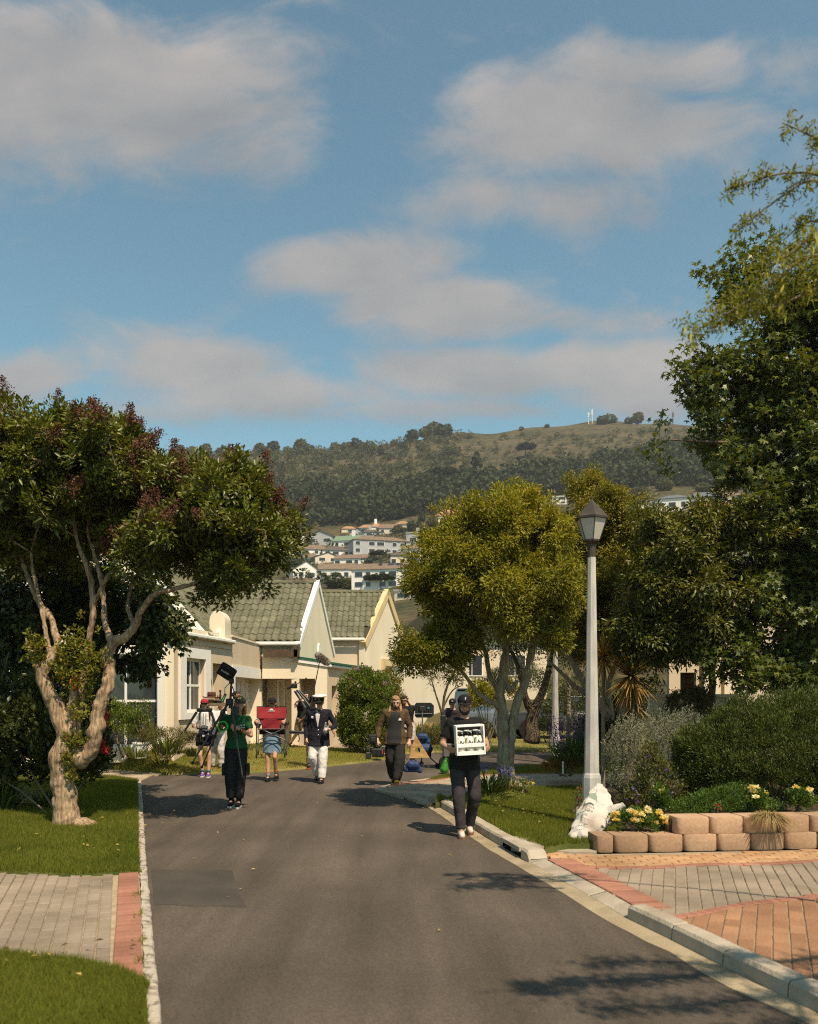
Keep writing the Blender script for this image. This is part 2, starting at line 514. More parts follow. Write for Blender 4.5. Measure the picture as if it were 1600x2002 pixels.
def skeleton(roots, targets, step=.35, wob=.06, keep=None):
    """joins every target to the nearest wood already grown; returns nodes, parents, load"""
    nodes = [as_np(r) for r in roots]; par = [-1] * len(nodes)
    order = np.argsort([np.min(np.linalg.norm(as_np(roots) - t, axis=1)) for t in targets])
    load = [0] * len(nodes)
    tips = []
    for ti in order:
        t = targets[ti]; A = as_np(nodes)
        j = int(np.argmin(np.linalg.norm(A - t, axis=1) + .25 * np.maximum(0, A[:, 2] - t[2])))
        d = np.linalg.norm(t - A[j]); k = max(1, int(d / step))
        prev = j
        for q in range(1, k + 1):
            s = q / k
            pnt = A[j] * (1 - s) + t * s + rng.normal(0, wob * d * .5 * (1 - s) + .005, 3) + np.array([0, 0, -.06 * d * math.sin(math.pi * s)])
            nodes.append(pnt); par.append(prev); load.append(0); prev = len(nodes) - 1
        w = prev
        while w >= 0: load[w] += 1; w = par[w]
    return nodes, par, load
def wood(mb, nodes, par, load, r0=.006, ex=.5, nroot=1, k=5, rmax=.08):
    for i in range(nroot, len(nodes)):
        j = par[i]
        if j < 0: continue
        ra = min(rmax, r0 * max(1, load[j]) ** ex) if j >= nroot else min(rmax, r0 * max(1, load[i]) ** ex)
        rb = min(rmax, r0 * max(1, load[i]) ** ex)
        mb.tube([nodes[j], nodes[i]], [ra, rb], k, cap=False)
# ================================================================== SETTING
asph = M('asphalt', (.064, .051, .040), (.114, .092, .073), scale=.40, rough=.88, bump=.5, bscale=220, spec=.25, detail=12, lo=.3, hi=.72)
# chips of pale stone and long worn bands in the asphalt
def asphalt_detail(m, base_hi):
    N, L = m.node_tree.nodes, m.node_tree.links
    b = N['Principled BSDF']; src = b.inputs['Base Color'].links[0].from_socket
    g = N.new('ShaderNodeNewGeometry')
    vo = N.new('ShaderNodeTexVoronoi'); vo.inputs['Scale'].default_value = 120; L.new(g.outputs['Position'], vo.inputs['Vector'])
    r = N.new('ShaderNodeValToRGB'); r.color_ramp.elements[0].color = (.55, .55, .55, 1); r.color_ramp.elements[1].color = (1.75, 1.68, 1.55, 1)
    r.color_ramp.elements[0].position = .1; r.color_ramp.elements[1].position = .95
    sp = N.new('ShaderNodeSeparateColor'); L.new(vo.outputs['Color'], sp.inputs[0]); L.new(sp.outputs[0], r.inputs[0])
    mx = N.new('ShaderNodeMix'); mx.data_type = 'RGBA'; mx.blend_type = 'MULTIPLY'; mx.inputs[0].default_value = .5
    L.new(src, mx.inputs[6]); L.new(r.outputs[0], mx.inputs[7])
    mp = N.new('ShaderNodeMapping'); mp.inputs['Scale'].default_value = (2.2, .22, 1); mp.inputs['Rotation'].default_value = (0, 0, .2); L.new(g.outputs['Position'], mp.inputs[0])
    n = N.new('ShaderNodeTexNoise'); n.inputs['Scale'].default_value = 1.1; n.inputs['Detail'].default_value = 6; L.new(mp.outputs[0], n.inputs['Vector'])
    mr_ = N.new('ShaderNodeMapRange'); L.new(n.outputs[0], mr_.inputs[0]); mr_.inputs[1].default_value = .35; mr_.inputs[2].default_value = .65; mr_.inputs[3].default_value = .80; mr_.inputs[4].default_value = 1.2
    vs = N.new('ShaderNodeVectorMath'); vs.operation = 'SCALE'; L.new(mx.outputs[2], vs.inputs[0]); L.new(mr_.outputs[0], vs.inputs['Scale'])
    L.new(vs.outputs[0], b.inputs['Base Color'])
asphalt_detail(asph, 1)
patch_m = M('asphalt_patch', (.052, .044, .037), (.082, .069, .057), scale=1.2, rough=.85, bump=.6, bscale=160, detail=10)
soil = M('soil', (.03, .02, .012), (.07, .045, .026), scale=9, rough=.95, bump=.8, bscale=30)
turf = M('turf', (.055, .075, .012), (.11, .12, .03), scale=2.2, rough=.95, bump=.5, bscale=60)
dryturf = M('dry_turf', (.12, .13, .025), (.25, .20, .075), scale=1.1, rough=.95, bump=.5, bscale=40)
conc = M('concrete', (.30, .25, .19), (.42, .36, .28), scale=3.5, rough=.9, bump=.5, bscale=45, detail=10)
conc2 = M('gutter_concrete', (.24, .19, .12), (.36, .29, .19), scale=2.4, rough=.9, bump=.5, bscale=50, detail=10)
kerbwhite = M('kerb_white', (.17, .14, .11), (.42, .365, .295), scale=14, rough=.9, bump=.9, bscale=30, detail=10, lo=.36, hi=.5)
joint = M('joint_sand', (.28, .22, .14), (.40, .32, .21), scale=12, rough=.95)
joint_d = M('joint_dark', (.20, .16, .11), (.32, .26, .18), scale=1.3, rough=.95)
paver_grey = MI('paver_grey', (.235, .185, .135), (.275, .22, .165), grain=.14)
paver_red = MI('paver_red', (.27, .125, .085), (.33, .155, .105), grain=.15)
paver_orange = MI('paver_orange', (.34, .19, .095), (.42, .26, .14), grain=.2)
paver_brown = MI('paver_brown', (.24, .125, .07), (.33, .18, .10), grain=.2)
paver_pale = MI('paver_pale', (.30, .23, .16), (.36, .29, .21), grain=.15)
wallblock = MI('wall_block', (.33, .21, .13), (.41, .27, .175), grain=.14, bscale=30, bump=.3)

def slab(name, poly, z1, z0, mat, kind='structure', parent=None):
    p = [(q[0], q[1]) for q in poly]
    a = sum(p[i][0] * p[(i + 1) % len(p)][1] - p[(i + 1) % len(p)][0] * p[i][1] for i in range(len(p)))
    if a < 0: p = p[::-1]
    o = MB().prism(p, z0, z1).build(name, mat, parent)
    if parent is None: tag(o, kind=kind)
    return o
def pxpoly(pts, h=0.0): return [G(x, y, h) for x, y in pts]
def smooth_line(pts, n=6):
    """Catmull-Rom through points"""
    P_ = [as_np(p[:2]) for p in pts]; out = []
    for i in range(len(P_) - 1):
        a, b, c, d = P_[max(i - 1, 0)], P_[i], P_[i + 1], P_[min(i + 2, len(P_) - 1)]
        for k in range(n):
            t = k / n
            out.append(.5 * (2 * b + (c - a) * t + (2 * a - 5 * b + 4 * c - d) * t * t + (3 * b - a - 3 * c + d) * t ** 3))
    out.append(P_[-1]); return as_np(out)
def offset_line(L, d):
    t = np.gradient(L, axis=0); t = unit(t)
    return L + np.stack([t[:, 1], -t[:, 0]], 1) * d       # to the right of travel
def resample(L, step):
    d = np.concatenate([[0], np.cumsum(np.linalg.norm(np.diff(L, axis=0), axis=1))])
    n = max(1, int(round(d[-1] / step))); q = np.linspace(0, d[-1], n + 1)
    return np.stack([np.interp(q, d, L[:, 0]), np.interp(q, d, L[:, 1])], 1)
def seen(x, y, z=0.0, mx=140, my=120):
    if y < .5: return False
    px, py = 800 + F * x / y, HY - F * (z - H) / y
    return -mx < px < 1600 + mx and py < 2002 + my

# ---- ground and road
slab('ground', [(-900, -30), (900, -30), (900, 1500), (-900, 1500)], -.06, -.5, M('far_ground', (.07, .07, .03), (.11, .09, .05), scale=.05))
slab('road', [(-9, -6), (30, -6), (30, 45), (-9, 45)], 0, -.05, asph)
slab('road_patch', pxpoly([(296, 1700), (340, 1701), (400, 1700.4), (455, 1702.5), (458, 1716), (465, 1735), (471, 1755), (482, 1774), (430, 1772), (380, 1772.5), (330, 1769), (302, 1768)]), .004, .0, patch_m)

# ---- left edging, lawns, driveway
LE = smooth_line([G(*p) for p in [(327, 2120), (318, 2010), (303, 1880), (297, 1800), (291, 1745), (287, 1700), (283, 1640), (280, 1580), (277, 1545), (276, 1527)]], 5)
edging = tag(MB().prism([(0, 0), (.01, 0), (.01, .01)], 0, .001).build('kerb_edging', kerbwhite), kind='structure')
edging.location = (0, 0, .001)
LEr = resample(LE, 1.8)
for i in range(len(LEr) - 1):
    a, b = LEr[i], LEr[i + 1]; d = unit(b - a); nrm = np.array([-d[1], d[0]])
    m = MB(); w0 = .070; rows = []
    for k in range(19):
        c = a + (b - a) * (k / 18 * .995)
        jo, ji = rng.normal(0, .0035), rng.normal(0, .0035); z = .03 + rng.normal(0, .002)
        p0 = c + nrm * jo; p1 = c + nrm * (w0 + ji)
        rows.append([(p0[0], p0[1], -.02), (p0[0], p0[1], z - .012), (p0[0] + nrm[0] * .012, p0[1] + nrm[1] * .012, z), (p1[0], p1[1], z + .004), (p1[0], p1[1], -.02)])
    m.grid(rows); m.build('kerbstone', kerbwhite, edging, smooth=False)
LI = offset_line(LE, -.075)
def left_between(y0, y1):
    """inner edge of the edging between two distances"""
    q = LI[(LI[:, 1] > y0) & (LI[:, 1] < y1)]
    return [tuple(p) for p in q]
lz = .045
d_lo = [G(x, y, lz) for x, y in [(-400, 1835), (0, 1860), (150, 1874), (235, 1892), (293, 1921)]]
d_hi = [G(x, y, lz) for x, y in [(278, 1703), (150, 1710), (0, 1703), (-400, 1690)]]
lawn1 = [(-5, 1.5)] + [p[:2] for p in d_lo] + left_between(1.5, d_lo[-1][1])[::-1]
top2 = [G(x, y, lz) for x, y in [(272, 1526), (225, 1519), (120, 1512), (-60, 1506), (-500, 1500)]]
lawn2 = [p[:2] for p in d_hi[::-1]] + left_between(d_hi[0][1], top2[0][1]) + [p[:2] for p in top2]
slab('lawn', lawn1, lz, -.05, turf); slab('lawn', lawn2, lz, -.05, turf)
drive_l = [p[:2] for p in d_lo] + left_between(d_lo[-1][1], d_hi[0][1]) + [p[:2] for p in d_hi]
drv = slab('driveway', drive_l, .018, -.05, joint)

def brick_mesh(name, w, l, h, mat, c=.006, gap=.006):
    m = MB(); w2, l2 = w / 2 - gap / 2, l / 2 - gap / 2
    def R(i, z): return [(-w2 + i, -l2 + i, z), (w2 - i, -l2 + i, z), (w2 - i, l2 - i, z), (-w2 + i, l2 - i, z)]
    V = R(0, -.02) + R(0, h - c) + R(c, h)
    Fs = [(8, 9, 10, 11)] + [(i, (i + 1) % 4, 4 + (i + 1) % 4, 4 + i) for i in range(4)] + [(4 + i, 4 + (i + 1) % 4, 8 + (i + 1) % 4, 8 + i) for i in range(4)]
    m.add(V, Fs); me = bpy.data.meshes.new(name); me.from_pydata(m.v, [], m.f); me.materials.append(mat); me.update()
    return me
def pave(parent, poly, z, mat, bw=.1, bl=.2, ang=0.0, name='paver', most=300, h=.014, jit=.0015, inset=0.0, org=(0, 0)):
    """bricks bw wide and bl long in running bond, long side turned by ang from the depth axis"""
    me = brick_mesh(name, bw, bl, h, mat, gap=.008)
    a = as_np([q[:2] for q in poly]); ca, sa = math.cos(ang), math.sin(ang)
    R2 = np.array([[ca, -sa], [sa, ca]])
    loc = (a - np.array(org)) @ R2; lo, hi = loc.min(0), loc.max(0)
    ux = np.arange(math.floor(lo[0] / bw) - 1, math.ceil(hi[0] / bw) + 1); vy = np.arange(math.floor(lo[1] / bl) - 1, math.ceil(hi[1] / bl) + 1)
    U, V = np.meshgrid(ux, vy, indexing='ij')
    c = np.stack([(U + .5) * bw, (V + .5 + .5 * (U % 2)) * bl], 2).reshape(-1, 2)
    w = c @ R2.T + np.array(org)
    ok = in_poly(w, poly)
    w = w[ok]
    w = w[[seen(p[0], p[1], 0, 900, 400) for p in w]]
    vis = np.array([seen(p[0], p[1], 0, 60, 40) for p in w], bool); w = w[np.argsort(~vis, kind='stable')]; nv = int(vis.sum())
    w = np.concatenate([w[:nv][np.argsort(w[:nv, 1])], w[nv:]])
    most = min(most, nv)
    for p in w[:most]:
        o = bpy.data.objects.new(name, me); o.location = (p[0], p[1], z + rng.normal(0, jit))
        o.rotation_euler = (rng.normal(0, .006), rng.normal(0, .008), ang + rng.normal(0, .012)); link(o, parent)
    rest = w[most:]
    if len(rest):
        mv = np.array([v.co for v in me.vertices]); mf = np.array([list(p.vertices) for p in me.polygons])
        rot = np.array([[ca, sa], [-sa, ca]])
        tv = mv.copy(); tv[:, :2] = mv[:, :2] @ rot
        V3 = (tv[None] + np.concatenate([rest, z + rng.normal(0, jit, (len(rest), 1))], 1)[:, None]).reshape(-1, 3)
        Fq = (mf[None] + np.arange(len(rest))[:, None, None] * len(mv)).reshape(-1, 4)
        o = npmesh('paving', V3, Fq, mat, parent, var=np.repeat(rng.random(len(rest)), len(mf))); tag(o, kind='stuff')
def border(parent, line, width, z, mat, bw=.1, name='border_brick', h=.018, most=300):
    """a soldier course: bricks set across a line, one after another"""
    L_ = resample(as_np(line), bw); me = brick_mesh(name, bw, width, h, mat, gap=.006); k = 0
    for i in range(len(L_) - 1):
        c = (L_[i] + L_[i + 1]) / 2; d = L_[i + 1] - L_[i]
        if not seen(c[0], c[1]) or k >= most: continue
        k += 1
        o = bpy.data.objects.new(name, me); o.location = (c[0], c[1], z + rng.normal(0, .001)); o.rotation_euler = (0, 0, math.atan2(d[1], d[0]) + rng.normal(0, .008)); link(o, parent)

# red strip along the edging, then grey pavers
LIa = as_np(left_between(d_lo[-1][1] - .25, d_hi[0][1] + .1))
border(drv, offset_line(LIa, -.10), .19, .02, paver_red)
off = offset_line(LIa, -.205)
grey_l = [p[:2] for p in d_lo[:-1]] + [(off[0][0], off[0][1] - .1)] + [tuple(p) for p in off] + [p[:2] for p in d_hi]
pave(drv, grey_l, .02, paver_grey, 0.1, .2, ang=.325, org=tuple(off[0]))

# left path joining the road corner beyond the big tree
pathl = [G(x, y, .03) for x, y in [(-400, 1490), (150, 1499), (255, 1508), (320, 1511), (300, 1515), (285, 1519), (276, 1526), (225, 1519), (120, 1512), (-60, 1506), (-400, 1501)]]
sl = slab('footpath', pathl, .02, -.05, joint)
pave(sl, pathl, .02, paver_pale, .1, .2, ang=.9, most=260)
bed_l = [G(x, y, .08) for x, y in [(-300, 1578), (60, 1572), (112, 1560), (128, 1535), (100, 1520), (-300, 1512)]]
slab('flower_bed', bed_l, .07, 0, soil)
be = tag(thing('bed_edging', 'low brown brick edging along the flower bed left of the big tree trunk', 'edging', (0, 0, 0)))
border(be, smooth_line(bed_l[:4], 5), .09, .075, paver_brown, bw=.22, name='edging_brick', h=.03)

# ---- right side: gutter, kerb, forecourt
RA = smooth_line([G(*p) for p in [(1760, 2150), (1640, 2030), (1585, 2002), (1495, 1960), (1406, 1918), (1329, 1871), (1197, 1805), (1108, 1749), (980, 1673), (915, 1632), (860, 1592), (815, 1566), (770, 1553), (742, 1547)]], 5)
RAr = resample(RA, .05)
def strip(name, line, o0, o1, z0, z1, mat, parent=None, wob=0.0):
    A, B = offset_line(line, o0), offset_line(line, o1)
    if wob: A = A + rng.normal(0, wob, A.shape)
    m = MB(); m.grid([[(a[0], a[1], -.04), (a[0], a[1], z0), (b[0], b[1], z1), (b[0], b[1], -.04)] for a, b in zip(A, B)])
    o = m.build(name, mat, parent)
    return o
tag(strip('gutter', resample(RA, .25), -.015, .17, .004, .010, conc2, wob=.006), kind='structure')
kerb = tag(MB().box((2.6, 3, -.05), (2.62, 3.02, -.04)).build('kerb', conc), kind='structure')
def kerb_profile(a, b, raised, nrm0, nrm1):
    rows = []
    for t in (0, .04, .5, .96, 1):
        c = a + (b - a) * t; nr = nrm0 + (nrm1 - nrm0) * t
        dz = -.006 if t in (0, 1) else 0
        j = rng.normal(0, .002)
        if raised:
            prof = [(.165, -.03), (.175, .095 + dz), (.195, .118 + dz), (.315, .122 + dz + j), (.325, -.03)]
        else:
            prof = [(.165, -.03), (.170, .012 + dz), (.20, .020 + dz), (.320, .046 + dz + j), (.325, -.03)]
        rows.append([(c[0] + nr[0] * d, c[1] + nr[1] * d, z) for d, z in prof])
    return rows
RAf = resample(RA, .02)
def kerb_run(y0, y1, raised):
    q = RAf[(RAf[:, 1] >= y0) & (RAf[:, 1] <= y1)]; K_ = resample(q, .66); t_ = unit(np.gradient(K_, axis=0)); n_ = np.stack([t_[:, 1], -t_[:, 0]], 1)
    for i in range(len(K_) - 1):
        e = (K_[i + 1] - K_[i]) * .006
        MB().grid(kerb_profile(K_[i] + e, K_[i + 1] - e, raised, n_[i], n_[i + 1])).build('kerbstone', conc, kerb)
kerb_run(2.4, 6.85, True); kerb_run(6.86, 9.11, False); kerb_run(10.06, 14.95, True)
# drain inlet: a slab over a dark opening, with a rounded concrete nose
ia = np.array([np.interp(9.12, RA[:, 1], RA[:, 0]), 9.12]); ib = np.array([np.interp(10.05, RA[:, 1], RA[:, 0]), 10.05])
td = unit(ib - ia); nd = np.array([td[1], -td[0]])
def ip(t, d, z): c = ia + td * t + nd * d; return (c[0], c[1], z)
dr = thing('drain_inlet', 'concrete kerb inlet with a dark opening at the driveway end of the lawn kerb', 'drain', (0, 0, 0))
m = MB()
rows = []
for t, hgt in ((0, .045), (.05, .10), (.10, .125), (.22, .128), (.26, .128)):
    rows.append([ip(t, .15, -.03), ip(t, .155, hgt * .8), ip(t, .18, hgt), ip(t, .36, hgt + .004), ip(t, .37, -.03)])
m.grid(rows); m.quad(ip(0, .15, -.03), ip(0, .15, .036), ip(0, .37, .048), ip(0, .37, -.03)); m.build('nose', conc, dr)
m = MB(); m.add([ip(.26, .13, .085), ip(.95, .14, .085), ip(.95, .42, .085), ip(.26, .42, .085), ip(.26, .135, .128), ip(.95, .145, .128), ip(.95, .42, .13), ip(.26, .42, .13)],
      [(0, 3, 2, 1), (4, 5, 6, 7), (0, 1, 5, 4), (1, 2, 6, 5), (2, 3, 7, 6), (3, 0, 4, 7)]); m.build('cover_slab', conc, dr)
m = MB(); m.quad(ip(.26, .34, -.03), ip(.26, .34, .09), ip(.95, .34, .09), ip(.95, .34, -.03)); m.quad(ip(.26, .17, .002), ip(.26, .34, .002), ip(.95, .34, .002), ip(.95, .17, .002))
m.quad(ip(.80, .15, -.03), ip(.80, .34, -.03), ip(.80, .34, .09), ip(.80, .15, .09))
m.build('opening', M('pit_dark', (.012, .010, .009)), dr)

RK = offset_line(resample(RA, .2), .326)
def right_between(y0, y1):
    return [tuple(p) for p in RK if y0 < p[1] < y1]
fz = .046
wall_l, wall_r = G(1163, 1669, fz), G(1605, 1660, fz)
fcourt = right_between(2.0, 9.25) + [G(1112, 1664, fz)[:2], wall_l[:2], wall_r[:2], (9, 9.9), (9, 2.0)]
fc = slab('forecourt', fcourt, .040, -.05, joint_d)
apron = [p[:2] for p in (G(1000, 1655, .05), G(1112, 1648, .05), G(1175, 1655, .05), G(1165, 1669, .05), G(1112, 1667, .05), G(1040, 1663, .05))]
slab('apron', apron, .064, 0, conc)
# orange band by the wall, a red row, the grey field, red edge, brown field
row_or = [G(x, y, fz)[:2] for x, y in [(1048, 1664), (1165, 1671), (1300, 1671), (1450, 1666), (1640, 1660), (2300, 1632), (2300, 1648), (1640, 1680), (1500, 1687), (1368, 1688), (1251, 1694), (1116, 1692), (1085, 1680)]]
pave(fc, row_or, .036, paver_orange, .1, .2, ang=math.pi / 2 + .03, name='orange_brick')
redline = smooth_line([G(x, y, fz) for x, y in [(1085, 1683), (1116, 1694), (1251, 1697), (1368, 1691), (1500, 1689), (1640, 1680)]], 6)
border(fc, redline, .1, .037, paver_red, bw=.2, name='red_brick')
kb = right_between(6.9, 9.3)
border(fc, offset_line(resample(as_np(kb), .1), .15), .28, .036, paver_red, name='border_brick')
e1 = [G(x, y, fz)[:2] for x, y in [(1126, 1698), (1251, 1700), (1368, 1694), (1500, 1691), (1640, 1683), (2300, 1650)]]
e2 = [G(x, y, fz)[:2] for x, y in [(2300, 1700), (1640, 1748), (1600, 1753), (1464, 1767), (1348, 1790), (1294, 1796)]]
pave(fc, e1 + e2, .036, paver_grey, .105, .2, ang=-.30, most=300)
border(fc, smooth_line(e2, 5), .1, .037, paver_red, bw=.1, name='red_brick')
kb2 = right_between(2.4, 6.95)
low = list(e2) + [tuple(q) for q in as_np([p for p in right_between(4.9, 6.95)])][::-1] + [(3.1, 4.9), (8.8, 4.9)]
pave(fc, low, .036, paver_brown, .115, .22, ang=-.40, name='brown_brick', most=300)
lawn_r0 = [p[:2] for p in (G(1560, 1932, .06), G(1700, 1890, .06), (7, 4.6), (7, 2.2), (2.95, 2.2), G(1640, 1990, .06))]
slab('lawn', lawn_r0, .055, -.05, turf)

# ---- right lawn, crossing path, verge
zl = .12
path2 = [G(x, y, .05)[:2] for x, y in [(747, 1546), (765, 1538), (800, 1531), (840, 1527), (900, 1519), (1000, 1514), (1170, 1513), (1400, 1512), (1400, 1533), (1170, 1536), (1040, 1539), (935, 1546), (868, 1561), (838, 1573), (812, 1563), (780, 1553)]]
p2 = slab('footpath', path2, .045, -.05, joint)
pave(p2, [path2[i] for i in range(len(path2))], .045, paver_pale, .1, .2, ang=1.25, most=300)
border(p2, smooth_line([path2[i] for i in (1, 2, 3, 4, 5, 6)], 4), .2, .048, paver_red, bw=.1, name='red_brick')
tipk = slab('kerb_tip', [G(x, y, .03)[:2] for x, y in [(733, 1544), (748, 1537), (785, 1529.5), (832, 1523), (845, 1521), (842, 1527), (800, 1532), (765, 1539), (752, 1546), (790, 1560), (775, 1556)]], .04, -.05, conc)
lawn3 = [tuple(p) for p in RK if 9.9 < p[1] < 14.6] + [G(x, y, zl)[:2] for x, y in [(852, 1567), (870, 1562), (935, 1547), (1040, 1540), (1170, 1537), (1300, 1540), (1300, 1600), (1240, 1650), (1112, 1650), (1066, 1657)]]
slab('lawn', lawn3, zl, -.05, turf)
verge = [G(x, y, .06)[:2] for x, y in [(834, 1524), (870, 1514), (950, 1504), (1090, 1492), (1300, 1480), (1300, 1508), (1170, 1512), (1000, 1513), (900, 1518), (850, 1525)]]
slab('verge', verge, .06, -.05, turf)
# garden bed behind the retaining wall
bed_r = [wall_l[:2], wall_r[:2], (9, 9.9), (9, 15.5), (2.6, 15.5), (1.9, 10.4), (1.85, 9.65)]
bed_r = [(wall_l[0] + .05, wall_l[1] + .14), (wall_r[0], wall_r[1] + .14), (9, 10.0), (9, 15.5), (3.5, 15.5), (2.75, 11.0), (2.4, 9.95)]
slab('garden_bed', bed_r, .212, -.05, soil)

# ---- far lawn rising to the houses on the left, far lawn on the right
def loft(name, A, B, mat, nA=40, nR=8, bump=.03):
    A, B = as_np(A), as_np(B)
    def rs(L_):
        d = np.arange(len(L_)); q = np.linspace(0, len(L_) - 1, nA)
        return np.stack([np.interp(q, d, L_[:, k]) for k in range(3)], 1)
    A, B = rs(A), rs(B); rows = []
    for k in range(nR + 1):
        t = k / nR; r = A * (1 - t) + B * t
        r[:, 2] += np.sin(r[:, 0] * 2.1 + r[:, 1]) * bump * math.sin(math.pi * t)
        rows.append([tuple(p) for p in r])
    rows = [[(p[0], p[1], -.05) for p in rows[0]]] + rows
    return tag(MB().grid(rows).build(name, mat, None, smooth=True), kind='structure'), A, B
fl_A = [(-14, 17.2, .05), G(0, 1495, .05), G(170, 1499, .05), G(280, 1508.5, .05), G(340, 1511, .05), G(480, 1508.5, .05), G(600, 1499.5, .05), G(720, 1487, .05), G(758, 1480.5, .05)]
fl_B = [(-14, 20.6, .5), (-9.3, 20.3, .5), (-7.2, 20.25, .48), (-5.5, 20.18, .47), (-5.1, 23, .40), (-4.72, 28, .22), (-3.4, 27.2, .16), (-2.0, 26.6, .12), (-1.0, 26.0, .08)]
fl, FLA, FLB = loft('far_lawn', fl_A, fl_B, dryturf)
drive2 = [(-4.78, 27.0), (-2.3, 26.6), (-1.0, 26.0), G(758, 1480.5, .05)[:2], (-.2, 27.5), (0.2, 33), (-1.2, 36), (-4.78, 36)]
dv2 = slab('driveway', drive2, .10, -.05, joint)
pave(dv2, [(-4.7, 27.1), (-2.3, 26.75), (-1.0, 26.1), (-.4, 25.4), (-.3, 27.5), (-1.3, 33), (-4.7, 33)], .10, paver_pale, .2, .2, ang=.4, most=220)
rl_A = [G(x, y, .05) for x, y in [(765, 1472), (840, 1469), (960, 1467), (1100, 1466), (1300, 1464), (1700, 1462)]]
rl_B = [(-.3, 40, .08), (2.5, 41, .08), (6, 42, .08), (12, 43, .1), (22, 44, .1), (34, 44, .1)]
rl, RLA, RLB = loft('far_lawn', rl_A, rl_B, dryturf)

# ---- grass
grass_l = LEAF('grass_blade', (.075, .105, .012), (.235, .235, .036), trans=.45, rough=.6, spec=.2, c3=(.24, .19, .07))
grass_d = LEAF('grass_blade_dry', (.20, .21, .035), (.38, .33, .10), trans=.4, rough=.6, spec=.2, c3=(.32, .24, .10))
def grass(poly, z, dens, hmin, hmax, w, mat, label, zf=None):
    p = sample_poly(poly, dens)
    p = p[[seen(q[0], q[1], z, 120, 120) for q in p]]
    n = len(p)
    if n == 0: return
    zz = np.full(n, z) if zf is None else zf(p)
    D = np.stack([rng.normal(0, .38, n), rng.normal(0, .38, n), np.ones(n)], 1)
    nz = np.sin(p[:, 0] * 3.1 + 1.3 * np.sin(p[:, 1] * 2.3)) * np.sin(p[:, 1] * 2.6 + p[:, 0]) * .14
    o = blade_mesh('grass', np.concatenate([p, (zz - .01)[:, None]], 1), D, hmin + (hmax - hmin) * rng.random(n), w, mat, var=np.clip(rng.beta(2, 2.4, n) + nz, 0, 1))
    tag(o, label, 'grass', 'mown grass of the verges and lawns', 'stuff')
grass(lawn1, lz, 20000, .03, .075, .006, grass_l, 'short green grass in the near left corner below the paved driveway')
grass(lawn2, lz, 7500, .04, .09, .009, grass_l, 'green lawn grass around the foot of the big tree on the left')
grass(lawn3, zl, 7500, .04, .085, .009, grass_l, 'green lawn grass between the kerb, the footpath and the white sack')
mx_, my_ = P(990, 1537, 14.0)[:2]
rows = [[(mx_ + r_ * math.cos(2 * math.pi * k / 28), my_ + r_ * math.sin(2 * math.pi * k / 28), .095 + .225 * math.exp(-(r_ / .45) ** 2)) for k in range(29)] for r_ in (0.01, .15, .3, .45, .6, .75, .95)]
tag(MB().grid(rows[::-1]).build('lawn_mound', turf, None, smooth=True), kind='structure')
mp0 = [(mx_ + .7 * math.cos(2 * math.pi * k / 24), my_ + .7 * math.sin(2 * math.pi * k / 24)) for k in range(24)]
grass(mp0, zl, 5000, .04, .07, .009, grass_l, 'grass on the low mound round the forked tree', zf=lambda q: .095 + .225 * np.exp(-((q[:, 0] - mx_) ** 2 + (q[:, 1] - my_) ** 2) / .2025))
grass(verge, .06, 3000, .03, .07, .012, grass_l, 'strip of grass between the crossing footpath and the side road')
grass(lawn_r0, .055, 9000, .03, .07, .007, grass_l, 'patch of grass at the right edge beside the brown brick paving')
def grass_loft(A, B, n, label):
    t = rng.random(n) ** 1.0; k = rng.random(n) * (len(A) - 1.001); i = k.astype(int); f = (k - i)[:, None]
    a = A[i] * (1 - f) + A[i + 1] * f; b = B[i] * (1 - f) + B[i + 1] * f
    p = a * (1 - t[:, None]) + b * t[:, None]
    p[:, 2] += np.sin(p[:, 0] * 2.1 + p[:, 1]) * .03 * np.sin(math.pi * t)
    ok = np.array([seen(q[0], q[1], q[2]) for q in p]); p = p[ok]; n = len(p)
    nz = np.sin(p[:, 0] * 1.3 + 1.3 * np.sin(p[:, 1] * 1.1)) * .22
    o = blade_mesh('grass', p - np.array([0, 0, .01]), np.stack([rng.normal(0, .4, n), rng.normal(0, .4, n), np.ones(n)], 1), .03 + .05 * rng.random(n), .02, grass_d, var=np.clip(rng.beta(2, 2, n) + nz, 0, 1))
    tag(o, label, 'grass', 'mown grass of the verges and lawns', 'stuff')
grass_loft(FLA, FLB, 90000, 'sunlit dry lawn grass in front of the cream houses')
grass_loft(RLA, RLB, 40000, 'sunlit lawn grass beyond the side road behind the forked trees')

# ---- retaining wall of rounded blocks
rw = thing('retaining_wall', 'low two-row retaining wall of rounded tan concrete blocks at the garden bed', 'wall', (0, 0, 0))
def block_mesh(w, h, d=.26):
    pts = []
    for k in range(11):
        a = math.pi * k / 10
        c, s_ = math.cos(a), math.sin(a)
        pts.append((-(abs(c) ** .34) * math.copysign(1, c) * w / 2, -(s_ ** .8) * .085))
    poly = pts + [(w / 2, d), (-w / 2, d)]
    m = MB(); n = len(poly)
    def ring(sc, z): return [(x * (1 - sc), y + sc * .12, z) for x, y in poly]
    R = [ring(.03, 0), ring(0, .012), ring(0, h - .02), ring(.035, h)]
    V = [p for r in R for p in r]
    Fs = [tuple(range(n - 1, -1, -1)), tuple(range(3 * n, 4 * n))]
    for k in range(3): Fs += [(k * n + i, k * n + (i + 1) % n, (k + 1) * n + (i + 1) % n, (k + 1) * n + i) for i in range(n)]
    me = bpy.data.meshes.new('wall_block'); me.from_pydata(V, [], Fs); me.materials.append(wallblock)
    me.polygons.foreach_set('use_smooth', [True] * len(me.polygons)); me.update()
    try: me.set_sharp_from_angle(angle=math.radians(38))
    except Exception: pass
    return me
bm_ = block_mesh(.392, .184); bh_ = block_mesh(.20, .184)
